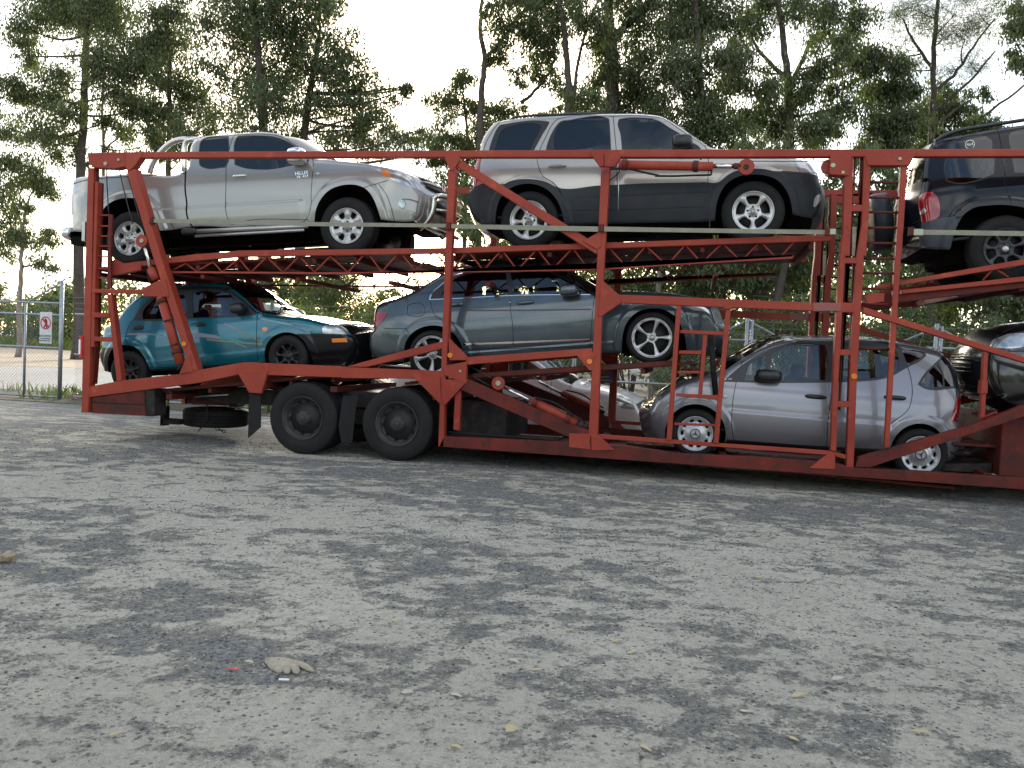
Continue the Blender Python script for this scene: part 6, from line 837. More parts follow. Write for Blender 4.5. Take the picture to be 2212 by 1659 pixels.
for z_ in (.36, .44): face_strip(tl, 'teal', 'grille_bar', 'alloy', z_, z_+.018, .42, .18, .012)
face_strip(tl, 'teal', 'grille_bar', 'chrome', .63, .645, .5, .18, .014)
hl = face_strip(tl, 'teal', 'headlight', 'lamp_glass', .655, .75, .16, .18, .012); hl.location.y = .42; hl.location.x = -.07
w_ = C['teal']['outline'][5][1][-1]; m = MB(); m.add(*tube([(w_[0]+.05, -.1, w_[1]+.02), (w_[0]-.10, .3, w_[1]+.16)], .01, 6)); m.build('wiper', 'black', tl)
# --- blue grey sedan
sd, YD = build_car('sedan', C['sedan'], 'slate_blue', 'blue grey executive sedan with five blade alloy wheels on the raised middle deck', 'car', 'sedan_car',
    ledges=[(.30, .03, .012, -1.0, 1.0)], seat_x=[(.15, 'seat_dark'), (-.75, 'seat_dark')], wheels=dict(rr=.245, w=.22, style='blade', mat='alloy', cap='alloy', emblem='star', spin=(.25, -.1)), flare=.016,
    strip_mats=dict(bottom='under', grille='black', roof='slate_blue', rear_window='glass_smoke'))
for k in ('handle', 'handle2'): p = mark('sedan', k); handle(sd, YD, (p[0], p[1]), .115, .024, 'slate_blue', out=.032)
p = mark('sedan', 'mirror'); mirror(sd, YD, p, (.125, .075), 'slate_blue', out=.11)
# --- lilac silver hatch
ht, YH = build_car('hatch', C['hatch'], 'lilac', 'lilac silver compact hatchback facing left on the lowest deck at the front', 'car', 'hatchback_car',
    ledges=[(.60, .06, .016, -.95, .95)], seat_x=[(-.2, 'seat_dark'), (.65, 'seat_dark')], facing=-1, wheels=dict(rr=.212, w=.18, style='hubcap', mat='hubcap_silver', nuts=0, emblem='star', spin=(.1, .7)), flare=.014,
    strip_mats=dict(bottom='under', hatch='lilac', bumper_front='lilac'))
for k in ('handle', 'handle2'): p = mark('hatch', k); handle(ht, YH, (p[0], p[1]), .125, .026, 'black', out=.03)
p = mark('hatch', 'mirror'); mirror(ht, YH, p, (.155, .075), 'black', out=.11)
p = mark('hatch', 'indicator'); handle(ht, YH, p, .03, .018, 'lamp_glass', 'side_indicator', .006)
badge(ht, 'A 160', mark('hatch', 'badge'), mark('hatch', 'badge', 1), 'print_white', YH, .035, off=.004)
m = MB(); m.add(*tube([(1.35, 0, 1.52), (1.42, 0, 1.78)], .006, 6)); m.build('aerial', 'black', ht)
# --- black car nose at right edge
nz, YN = build_car('nose', C['nose'], 'nose_black', 'black car cut off by the frame, its nose behind the hatchback tail', 'car', 'sedan_car',
    wheels=dict(rr=.2, w=.2, style='five', mat='alloy'), flare=.012, strip_mats=dict(grille='black', bottom='under'))
face_strip(nz, 'nose', 'grille', 'black', .62, .80, .42, .16, .012, sgn=-1)
for z_ in (.64, .69, .74, .79): face_strip(nz, 'nose', 'grille_bar', 'alloy_dark', z_, z_+.014, .42, .16, .02, sgn=-1)
face_strip(nz, 'nose', 'air_intake', 'black', .36, .50, .5, .17, .012, sgn=-1); face_strip(nz, 'nose', 'grille_bar', 'alloy_dark', .82, .84, .46, .16, .014, sgn=-1)
# --- cars parked on the ground behind
def plain(spec, W, zb, R, wb, arch_r):
    ar = []
    for x in (-wb/2, wb/2): ar.append([(x+arch_r*math.cos(a), R+arch_r*math.sin(a)) for a in np.linspace(math.pi*1.08, -math.pi*.08, 12)]+[(x+arch_r, .05), (x-arch_r, .05)])
    return dict(W=W, zb=zb, tum=.25, R=R, wb=wb, outline=spec['outline'], arches=ar, regions=spec.get('regions', []), seams=spec.get('seams', []))
s1 = plain(BACK_CARS['white_sedan'], .86, .95, .31, 2.6, .35)
s1['regions'] = [('window', 'glass_smoke', [(-1.25, 1.0), (-.85, 1.34), (-.2, 1.38), (.25, 1.33), (.75, 1.02)], -.003), ('headlight', 'lamp_glass', [(1.75, .82), (2.05, .72), (2.1, .62), (1.85, .66)], .004)]
s1['seams'] = [[(.7, .3), (.72, 1.0)], [(-.3, .3), (-.3, 1.0)]]
build_car('white_sedan', s1, 'white_paint', 'white sedan parked on the ground behind the trailer, under the blue grey sedan', 'car', 'sedan_car', loc=(-2.93, 4.35, 0.0), rot=(0, 0, math.radians(-4)), wheels=dict(rr=.2, w=.19, style='five', mat='alloy'), seat_x=[(.1, 'seat_dark')], strip_mats=dict(bottom='under', grille='black'))
s2 = plain(BACK_CARS['white_wagon'], .9, 1.3, .36, 2.8, .41)
s2['regions'] = [('window', 'glass_smoke', [(-.75, 1.42), (-.3, 1.78), (.1, 1.8), (.1, 1.42)], -.003), ('window', 'glass_smoke', [(.2, 1.42), (.2, 1.8), (1.0, 1.8), (1.0, 1.42)], -.003), ('window', 'glass_smoke', [(1.1, 1.42), (1.1, 1.8), (1.9, 1.76), (2.1, 1.42)], -.003)]
s2['seams'] = [[(-.85, .5), (-.85, 1.4)], [(.15, .5), (.15, 1.4)], [(1.05, .6), (1.05, 1.4)]]
build_car('white_wagon', s2, 'white_paint', 'white wagon beyond the fence half hidden behind the teal sedan', 'car', 'station_wagon', loc=(-12.0, 9.6, .42), rot=(0, 0, 0), wheels=dict(rr=.22, w=.2, style='five', mat='alloy'), strip_mats=dict(bottom='under', grille='black'))
# ------------------------------------------------------------------ the trailer
TRW = 2.5
tr = thing('car_carrier_trailer', 'long red two deck car carrier trailer loaded with cars', 'trailer', (-2.0, 1.25, 0))
TO = Vector(tr.location)
def tpart(name, v, f, m, smooth=False):
    v = [(p[0]-TO.x, p[1]-TO.y, p[2]-TO.z) for p in v]; return mk(name, v, f, m, tr, smooth)
def mir(v, f): return [(p[0], TRW-p[1], p[2]) for p in v], [tuple(reversed(q)) for q in f]
for name, m, y0, y1, mr, poly in FRAME:
    v, f = prism(poly, y0, y1, .006 if y1-y0 > .03 else .002); tpart(name, v, f, m)
    if mr: tpart(name, *mir(v, f), m)
for name, m, r, mr, pts in TUBES:
    if len(pts) > 2 and ('hose' in name or name == 'cable'):
        sm = [Vector(p) for p in pts]; q = []
        for i in range(len(sm)-1):
            a, b, c, d = sm[max(i-1, 0)], sm[i], sm[i+1], sm[min(i+2, len(sm)-1)]
            for t in (0, .25, .5, .75): q.append(.5*((2*b)+(c-a)*t+(2*a-5*b+4*c-d)*t*t+(3*b-a-3*c+d)*t**3))
        pts = q+[sm[-1]]
    v, f = tube(pts, r, 14 if r > .03 else 6); tpart(name, v, f, m, True)
    if mr: tpart(name, *mir(v, f), m, True)
for name, m, r, th, x, y, z in DISCS:
    v, f = disc(x, y, z, r, th, 24); tpart(name, v, f, m)
# pulley cheeks and collars on the rams
for (x, y, z) in ((P_[4], P_[5], P_[6]) for P_ in DISCS if P_[0] == 'pulley'):
    v, f = lathe_y([(.02, .085), (.03, .06), (.04, .085)], 20); tpart('pulley_groove', [(a+x, b+y, c+z) for a, b, c in v], f, 'grime', True)
for nm in ('lift_cylinder', 'ramp_cylinder', 'hydraulic_cylinder'):
    for name, m, r, mr, pts in TUBES:
        if name == nm:
            a, b = Vector(pts[0]), Vector(pts[-1]); d = (b-a).normalized()
            for t in (.06, .82):
                c = a+(b-a)*t; v, f = tube([c-d*.03, c+d*.03], r+.012, 14); tpart('cylinder_collar', v, f, 'red_dark', True)
for x, z in MISC['clamps']:
    v, f = box(x-.03, x+.03, -.055, .0, z-.05, z+.05); tpart('strap_clamp', v, f, 'red_dark')
(mx, mz1), (_, mz0), (nx, nz1), (_, nz0) = MISC['marker']
for xx, za, zb_ in ((mx, mz0, mz1),):
    v, f = box(xx-.03, xx+.03, -.02, .03, za-.05, zb_+.05); tpart('marker_board', v, f, 'print_red'); v, f = box(xx-.032, xx+.005, -.026, -.02, za, zb_); tpart('marker_stripe', v, f, 'print_white')
v, f = box(nx-.035, nx+.02, .0, .06, nz0, nz1); tpart('marker_lamp', v, f, 'alloy')
# far side rail sleeve and deck structure: wheel tracks follow each car, cross members below
def track(key, ext=(.55, .55), wdt=.70, z0=-.012, cross=True, sheet_=False):
    c = CARS[key]; a = c['ang']; bx, bz = c['loc']; ux, uz = math.cos(a), math.sin(a); h = c['wb']/2
    P0 = (bx-ux*(h+ext[0]), bz-uz*(h+ext[0])); P1 = (bx+ux*(h+ext[1]), bz+uz*(h+ext[1])); n = (-uz, ux)
    for y in (.22, TRW-.22-wdt):
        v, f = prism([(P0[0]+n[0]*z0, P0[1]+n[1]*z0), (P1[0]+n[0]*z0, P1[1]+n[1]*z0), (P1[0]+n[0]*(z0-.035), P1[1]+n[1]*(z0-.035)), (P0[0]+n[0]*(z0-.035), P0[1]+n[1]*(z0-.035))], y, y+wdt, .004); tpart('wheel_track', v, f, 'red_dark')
    k = int((2*h+ext[0]+ext[1])/.55)
    if sheet_:
        v, f = prism([(P0[0]+n[0]*-.05, P0[1]+n[1]*-.05), (P1[0]+n[0]*-.05, P1[1]+n[1]*-.05), (P1[0]+n[0]*-.056, P1[1]+n[1]*-.056), (P0[0]+n[0]*-.056, P0[1]+n[1]*-.056)], .90, 1.60, .001); tpart('deck_sheet', v, f, 'red_dark')
    for i in range(k+1 if cross else 0):
        t = i/k; x = P0[0]+(P1[0]-P0[0])*t; z = P0[1]+(P1[1]-P0[1])*t-.06
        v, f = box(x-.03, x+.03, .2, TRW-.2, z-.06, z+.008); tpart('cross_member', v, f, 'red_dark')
    # tread bars across the track
    m = MB(); L = 2*h+ext[0]+ext[1]
    for i in range(int(L/.14)):
        t = (i+.5)/int(L/.14); x = P0[0]+(P1[0]-P0[0])*t; z = P0[1]+(P1[1]-P0[1])*t
        for y in (.24, TRW-.24-wdt+.04): m.add(*box(x-.012, x+.012, y, y+wdt-.04, z-.012, z-.002, .002))
    o = tpart('tread_bars', m.v, m.f, 'red_dark'); o['kind'] = 'stuff'
track('pickup', (.55, .75), sheet_=True); track('suv', (.95, .65), sheet_=True); track('jeep', (.55, .6), sheet_=True); track('teal', (.4, .75)); track('sedan', (.35, .5)); track('hatch', (.9, .35), cross=False)
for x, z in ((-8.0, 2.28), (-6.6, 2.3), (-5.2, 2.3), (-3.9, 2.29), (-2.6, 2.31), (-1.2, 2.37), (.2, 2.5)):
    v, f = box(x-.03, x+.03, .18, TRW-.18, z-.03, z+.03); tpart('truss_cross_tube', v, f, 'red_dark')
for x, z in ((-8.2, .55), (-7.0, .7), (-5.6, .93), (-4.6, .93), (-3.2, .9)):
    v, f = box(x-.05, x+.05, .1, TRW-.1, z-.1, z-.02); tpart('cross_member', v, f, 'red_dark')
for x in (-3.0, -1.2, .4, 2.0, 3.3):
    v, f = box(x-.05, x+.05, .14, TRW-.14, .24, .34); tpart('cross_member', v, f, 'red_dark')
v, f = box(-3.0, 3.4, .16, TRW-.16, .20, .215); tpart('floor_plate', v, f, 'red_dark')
# bogie: dark spine, axles, wheels, mudguards
m = MB()
for y in (.75, TRW-.87): m.add(*box(-7.0, -3.1, y, y+.12, .55, .78))
m.add(*box(-5.6, -3.2, .5, TRW-.5, .62, .84)); m.add(*box(-4.7, -3.9, .6, TRW-.6, .38, .6))
tpart('bogie_frame', m.v, m.f, 'grime')
m = MB(); m.add(*box(-3.05, -2.35, .5, TRW-.5, .30, .80)); tpart('tool_box', m.v, m.f, 'grime')
for x, z in MISC['TW']:
    m = MB(); m.add(*tube([(x, .35, z), (x, TRW-.35, z)], .07, 10)); tpart('axle', m.v, m.f, 'grime', True)
    for y, fl in ((.03, False), (.36, False), (TRW-.03, True), (TRW-.36, True)):
        make_wheel(tr, (x-TO.x, y-TO.y, .475-TO.z), .475, .285, .28, 'truck', 'truck_rim', fl, 10 if y == .03 else 0, 'truck_rim' if y == .03 else None, detail=(y == .03))
# warning placard on the far post
(px, pz0), (_, _), (qx, qz) = [(p[0], p[1]) for p in [(a[0], a[2]) for a in MISC['placard']]]
v, f = box(px-.02, px+.17, 2.32, 2.34, 1.06, 1.24); pl = tpart('placard', v, f, 'print_blue')
for k in range(3): v, f = box(px, px+.15-.03*k, 2.312, 2.319, 1.09+.05*k, 1.115+.05*k, .001); tpart('placard_print', v, f, 'print_gold')
v, f = prism([(px-.03, 1.29), (px+.13, 1.29), (px+.0, 1.37)], 2.30, 2.32, .002); tpart('warning_triangle', v, f, 'print_gold')
# chain slings below the spare wheel
def chain(pts, r=.03):
    m = MB(); i = 0
    for a, b in zip(pts, pts[1:]):
        a, b = Vector(a), Vector(b); L = (b-a).length; n = max(1, int(L/.05))
        for k in range(n):
            c = a+(b-a)*(k+.5)/n; d = (b-a).normalized(); s = d.cross(Vector((0, 1, 0) if i % 2 else (1, .3, 0.2))).normalized(); i += 1
            ring = [tuple(c+d*math.cos(t)*.034+s*math.sin(t)*.017) for t in np.linspace(0, 2*math.pi, 9)]; m.add(*tube(ring, .006, 4, False))
    return m
ch = [(x, .72, z) for x, _, z in MISC['chains']]
m = chain([ch[0], ch[1], ch[2]]); tpart('chain', m.v, m.f, 'grime'); m = chain([ch[1], ((ch[1][0]+ch[3][0])/2, .72, ch[1][2]-.12), ch[3]]); tpart('chain', m.v, m.f, 'grime')
m = chain([ch[4], ch[5]]); tpart('chain', m.v, m.f, 'grime')
v, f = box(ch[5][0]-.02, ch[6][0], .6, .75, ch[6][2]-.05, ch[6][2]+.03); tpart('spare_bracket', v, f, 'grime')
v, f = box(ch[5][0]-.03, ch[5][0]+.03, .6, .75, ch[6][2]-.08, ch[6][2]+.2); tpart('spare_bracket', v, f, 'grime')
# spare tyre lying flat in its sling
x, y, z = MISC['spare'][0]
st = thing('spare_tyre', 'worn truck tyre lying flat in chains under the rear deck', 'tyre', (x, 1.2, .18))
w = make_wheel(st, (0, 0, 0), .47, .285, .25, 'truck', 'alloy_dark', nuts=0, detail=True); w.rotation_euler = (-math.pi/2, 0, 0); w.location = (0, 0, .24)
# safety straps
segs = MISC['straps']
m = MB()
for s_ in segs[:3]: m.add(*prism(s_, -.034, -.028, .001))
tag(m.build('safety_strap', 'belt'), 'long flat khaki safety strap along the top deck from rear brace to tower', 'strap', 'webbing straps along the top deck')
m = MB(); m.add(*prism(segs[3], -.034, -.028, .001)); tag(m.build('safety_strap', 'belt'), 'flat khaki strap stretched in front of the black four wheel drive', 'strap', 'webbing straps along the top deck')
v, f = box(segs[3][0][0]-.02, segs[3][0][0]+.1, -.05, -.02, 2.96, 3.04); tpart('strap_buckle', v, f, 'bolt')
v, f = box(1.38, 1.5, -.05, -.02, 2.955, 3.03); tpart('strap_buckle', v, f, 'bolt')

# ------------------------------------------------------------------ truck body at the right edge
tk = thing('prime_mover', 'red rear body of the towing truck under the black car nose', 'truck', (4.6, 1.25, 0))
def kp(name, v, f, m, sm=False): return mk(name, [(p[0]-4.6, p[1]-1.25, p[2]) for p in v], f, m, tk, sm)
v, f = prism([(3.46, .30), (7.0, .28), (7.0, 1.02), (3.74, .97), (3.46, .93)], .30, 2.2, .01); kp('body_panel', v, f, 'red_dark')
v, f = prism([(2.55, .28), (3.45, .30), (3.45, .42), (2.55, .34)], .5, 2.0, .008); kp('drawbar', v, f, 'grime')
for y in (.45, 1.35): v, f = box(3.0, 7.2, y, y+.6, .60, .64); kp('deck_track', v, f, 'red_dark')
for yy in (.7, 1.75): v, f = tube([(2.7, yy, .52), (3.5, yy, .60)], .045, 10); kp('air_tank_pipe', v, f, 'steel', True)
for k in range(4):
    pts = [(2.75+.03*k, .55+.08*k, .72-.03*k), (2.9, .5+.08*k, .55), (3.05, .5+.08*k, .5-.02*k), (3.3, .55+.06*k, .62)]; v, f = tube(pts, .016, 6); kp('air_hose', v, f, 'rubber', True)
v, f = blob((2.95, 1.0, .55), (.10, .25, .12), 3); kp('coupling_box', v, f, 'alloy', True)
v, f = tube([(3.3, .42, .95), (3.42, .42, 1.02), (3.5, .42, .85)], .018, 6); kp('grab_handle', v, f, 'red', True)
v, f = box(4.6, 5.5, .2, .5, .1, .3); kp('step', v, f, 'grime')
make_wheel(tk, (1.6, -1.2, .47), .47, .285, .28, 'truck', 'grime', nuts=0); make_wheel(tk, (1.6, 1.2, .47), .47, .285, .28, 'truck', 'grime', True, nuts=0, detail=False)

# ------------------------------------------------------------------ ground
def vnoise(x, y, seed=0):
    r = np.random.default_rng(seed).random((256, 256)); xi = np.floor(x).astype(int); yi = np.floor(y).astype(int); u = x-xi; v = y-yi; u = u*u*(3-2*u); v = v*v*(3-2*v)
    g = lambda a, b: r[a % 256, b % 256]
    return (g(xi, yi)*(1-u)+g(xi+1, yi)*u)*(1-v)+(g(xi, yi+1)*(1-u)+g(xi+1, yi+1)*u)*v
def fbm(x, y, o=4, seed=0, gain=.5):
    s = 0; a = 1; t = 0
    for k in range(o): s = s+a*vnoise(x*2**k+17.3*k, y*2**k+5.1*k, seed+k); t += a; a *= gain
    return s/t
def gravel_mask(x, y):
    big = fbm(x*.5+.3*y, y*.9, 3, 3); mid = fbm(x*4.1+2*fbm(x*.9, y*.9, 2, 40), y*6.2, 5, 9, .74); far = np.clip((y+6)/6, 0, 1)
    return np.clip((mid*1.05+big*.48-.76+.20*far)/.36, 0, 1)
xs = np.unique(np.concatenate([np.arange(-9, 7.01, .06), 7+np.cumsum(.08*1.16**np.arange(46)), -9-np.cumsum(.08*1.16**np.arange(46))]))
ys = np.unique(np.concatenate([np.arange(-9.4, 3.01, .06), 3+np.cumsum(.08*1.16**np.arange(46)), -9.4-np.cumsum(.08*1.16**np.arange(46))]))
def ground_z(x, y):
    z = (fbm(x*.5, y*.5, 3, 60)-.5)*.03*np.exp(-((x/12)**2+((y+5)/5)**2)); return z+gravel_mask(x, y)*.006*(fbm(x*14, y*14, 2, 80)-.3)*2-.006
gx, gy = np.meshgrid(xs, ys); gm = gravel_mask(gx, gy); zz = ground_z(gx, gy)
gv = np.stack([gx.ravel(), gy.ravel(), zz.ravel()], 1); nx, ny = len(xs), len(ys)
ii = np.arange((ny-1)*nx).reshape(ny-1, nx)[:, :-1].ravel(); gf = np.stack([ii, ii+1, ii+1+nx, ii+nx], 1)
me = bpy.data.meshes.new('ground'); me.vertices.add(len(gv)); me.vertices.foreach_set('co', gv.ravel()); me.loops.add(gf.size); me.loops.foreach_set('vertex_index', gf.ravel().astype(np.int32))
me.polygons.add(len(gf)); me.polygons.foreach_set('loop_start', np.arange(0, gf.size, 4, dtype=np.int32)); me.update(); me.validate()
me.polygons.foreach_set('use_smooth', np.ones(len(gf), dtype=bool))
at = me.attributes.new('gravel', 'FLOAT', 'POINT'); at.data.foreach_set('value', gm.ravel().astype(np.float32))
gd = bpy.data.materials.new('gravel_ground'); gd.use_nodes = True; n = gd.node_tree.nodes; l = gd.node_tree.links; b = n['Principled BSDF']; b.inputs['Roughness'].default_value = .95; b.inputs['Specular IOR Level'].default_value = .2
tc = n.new('ShaderNodeTexCoord'); av = n.new('ShaderNodeAttribute'); av.attribute_name = 'gravel'
def tex(scale, detail, rough=.6, vec=None):
    t = n.new('ShaderNodeTexNoise'); t.inputs['Scale'].default_value = scale; t.inputs['Detail'].default_value = detail; t.inputs['Roughness'].default_value = rough; l.new(vec or tc.outputs['Object'], t.inputs['Vector']); return t.outputs['Fac']
def ramp(src, a, bb, ca=(0, 0, 0, 1), cb=(1, 1, 1, 1)):
    r = n.new('ShaderNodeValToRGB'); r.color_ramp.elements[0].position = a; r.color_ramp.elements[1].position = bb; r.color_ramp.elements[0].color = ca; r.color_ramp.elements[1].color = cb; l.new(src, r.inputs[0]); return r.outputs[0]
def mixc(fac, a, bb, mode='MIX'):
    x = n.new('ShaderNodeMixRGB'); x.blend_type = mode
    for i, q in enumerate((fac, a, bb)):
        if isinstance(q, (int, float)): x.inputs[i].default_value = q
        elif isinstance(q, tuple): x.inputs[i].default_value = q
        else: l.new(q, x.inputs[i])
    return x.outputs[0]
def mth(op, a, bb):
    x = n.new('ShaderNodeMath'); x.operation = op
    for i, q in enumerate((a, bb)):
        if isinstance(q, (int, float)): x.inputs[i].default_value = q
        else: l.new(q, x.inputs[i])
    return x.outputs[0]
vor = n.new('ShaderNodeTexVoronoi'); vor.inputs['Scale'].default_value = 55; l.new(tc.outputs['Object'], vor.inputs['Vector'])
vor2 = n.new('ShaderNodeTexVoronoi'); vor2.inputs['Scale'].default_value = 24; l.new(tc.outputs['Object'], vor2.inputs['Vector'])
dust = mixc(ramp(tex(1.1, 6), .35, .7), (.53, .502, .425, 1), (.615, .583, .495, 1)); dust = mixc(ramp(tex(14, 6, .8), .46, .70), dust, (.36, .348, .31, 1)); dust = mixc(ramp(tex(45, 6, .8), .47, .72), dust, (.37, .37, .32, 1)); dust = mixc(ramp(tex(160, 3, .8), .55, .7), dust, (.27, .275, .245, 1))
stone = mixc(ramp(vor.outputs['Color'], .1, .9), (.09, .106, .118, 1), (.36, .37, .365, 1)); stone = mixc(ramp(tex(5, 5, .7), .48, .8), stone, (.40, .39, .35, 1))
edge = mth('ADD', mth('MULTIPLY', mth('SUBTRACT', tex(7, 7, .78), .5), 2.2), av.outputs['Fac']); edge = mth('ADD', edge, mth('MULTIPLY', mth('SUBTRACT', tex(30, 7, .88), .5), 3.2))
fac = mth('MULTIPLY', ramp(edge, .28, .80), .92)
spk = ramp(vor2.outputs['Distance'], .10, .24, (1, 1, 1, 1), (0, 0, 0, 1)); spk = mth('MULTIPLY', spk, ramp(tex(4, 4, .7), .40, .54))
vor3 = n.new('ShaderNodeTexVoronoi'); vor3.inputs['Scale'].default_value = 90; l.new(tc.outputs['Object'], vor3.inputs['Vector']); spk2 = mth('MULTIPLY', ramp(vor3.outputs['Distance'], .12, .25, (1, 1, 1, 1), (0, 0, 0, 1)), ramp(tex(2.5, 5, .75), .30, .52))
col = mixc(fac, dust, stone); col = mixc(mth('MULTIPLY', spk, .7), col, (.105, .105, .105, 1)); col = mixc(mth('MULTIPLY', spk2, .62), col, (.12, .12, .115, 1))
l.new(col, b.inputs['Base Color'])
hgt = mth('ADD', mth('MULTIPLY', mth('SUBTRACT', 1, vor.outputs['Distance']), fac), mth('MULTIPLY', tex(30, 9, .8), .9)); hgt = mth('ADD', hgt, mth('MULTIPLY', spk, 1.1))
bp = n.new('ShaderNodeBump'); bp.inputs['Strength'].default_value = 1.0; bp.inputs['Distance'].default_value = .03; l.new(hgt, bp.inputs['Height']); l.new(bp.outputs[0], b.inputs['Normal'])
me.materials.append(gd); go = bpy.data.objects.new('ground', me); COL.objects.link(go); go['kind'] = 'structure'; go['label'] = 'grey gravel yard with pale dusty patches'
# loose stones, many
def pebbles(name, N, xr, yr, smin, smax, thr, m, label):
    x = NP.uniform(*xr, N*4); y = NP.uniform(*yr, N*4); g = gravel_mask(x, y); keep = (NP.random(N*4) < (thr+(1-thr)*g)); x, y = x[keep][:N], y[keep][:N]; N = len(x)
    s = smin+(smax-smin)*NP.random(N)**3.5; t = NP.uniform(0, 6.283, N)
    base = np.array([(1, 0, 0), (.2, .9, .1), (-.9, .3, 0), (-.4, -.85, .05), (.55, -.75, .1), (.1, .05, .75), (0, 0, -.4)]); F0 = np.array([(0, 1, 5), (1, 2, 5), (2, 3, 5), (3, 4, 5), (4, 0, 5), (1, 0, 6), (2, 1, 6), (3, 2, 6), (4, 3, 6), (0, 4, 6)])
    v = base[None]*s[:, None, None]*NP.uniform(.6, 1.3, (N, 7, 3)); c, d = np.cos(t)[:, None], np.sin(t)[:, None]
    vv = np.stack([v[..., 0]*c-v[..., 1]*d+x[:, None], v[..., 0]*d+v[..., 1]*c+y[:, None], v[..., 2]*.8+s[:, None]*.1+ground_z(x, y)[:, None]], -1).reshape(-1, 3)
    ff = (F0[None]+(np.arange(N)*7)[:, None, None]).reshape(-1, 3); o = mesh_np(name, vv, ff, m); o['kind'] = 'stuff'; o['label'] = label; return o
def mesh_np(name, vv, ff, m, parent=None, attr=None):
    me = bpy.data.meshes.new(name); k = ff.shape[1]; me.vertices.add(len(vv)); me.vertices.foreach_set('co', np.ascontiguousarray(vv, dtype=np.float32).ravel()); me.loops.add(ff.size); me.loops.foreach_set('vertex_index', ff.ravel().astype(np.int32))
    me.polygons.add(len(ff)); me.polygons.foreach_set('loop_start', np.arange(0, ff.size, k, dtype=np.int32)); me.update()
    if attr is not None: a = me.attributes.new('vary', 'FLOAT', 'POINT'); a.data.foreach_set('value', attr.astype(np.float32))
    me.materials.append(MATS[m]); o = bpy.data.objects.new(name, me); COL.objects.link(o)
    if parent: o.parent = parent
    return o
def varymat(name, cols, rough=.9):
    m = bpy.data.materials.new(name); m.use_nodes = True; nn = m.node_tree.nodes; ll = m.node_tree.links; bb = nn['Principled BSDF']; bb.inputs['Roughness'].default_value = rough
    g = nn.new('ShaderNodeNewGeometry'); r = nn.new('ShaderNodeValToRGB'); r.color_ramp.interpolation = 'CONSTANT'
    while len(r.color_ramp.elements) < len(cols): r.color_ramp.elements.new(.5)
    for i, c in enumerate(cols): r.color_ramp.elements[i].position = i/len(cols); r.color_ramp.elements[i].color = (*c, 1)
    ll.new(g.outputs['Random Per Island'], r.inputs[0]); ll.new(r.outputs[0], bb.inputs['Base Color']); MATS[name] = m
varymat('pebble', [(.13, .13, .135), (.19, .19, .185), (.08, .085, .09), (.28, .27, .25), (.15, .155, .16), (.36, .34, .29)])
pebbles('gravel', 30000, (-5.5, 4.5), (-8.6, -3.0), .003, .012, .07, 'pebble', 'loose grey gravel stones in the foreground')
pebbles('gravel', 9000, (-10, 6), (-3.0, 1.0), .006, .018, .06, 'pebble', 'loose grey gravel stones beside the trailer')

# ------------------------------------------------------------------ small things on the ground
def leaf_mesh(L, w, curl):
    v = [(-L/2, 0, .002), (-L*.2, w, .004+curl), (L*.2, w*.9, .003+curl*1.3), (L/2, 0, .004), (L*.2, -w*.8, .006), (-L*.2, -w, .003), (0, 0, .001)]
    return v, [(0, 6, 1), (1, 6, 2), (2, 6, 3), (3, 6, 4), (4, 6, 5), (5, 6, 0)]
for i, p in enumerate(MISC['leaves']):
    m_ = 'leaf_dry' if i % 3 else 'leaf_grey'; v, f = leaf_mesh(.05+.035*rng.random(), .008+.006*rng.random(), .008*rng.random())
    if i == 2: v, f = leaf_mesh(.07, .022, .01)
    o = mk('dry_leaf', v, f, m_); o.location = (p[0], p[1], .006); o.rotation_euler = (rng.uniform(-.15, .15), rng.uniform(-.15, .15), rng.uniform(-1.2, 1.2))
    if i == 2: tag(o, 'broad yellow leaf near the bottom edge, middle of the gravel', 'leaf')
    else: tag(o, 'narrow pale dry gum leaf lying on the gravel', 'leaf', 'dry leaves scattered on the gravel')
gp = MISC['glove'][0]
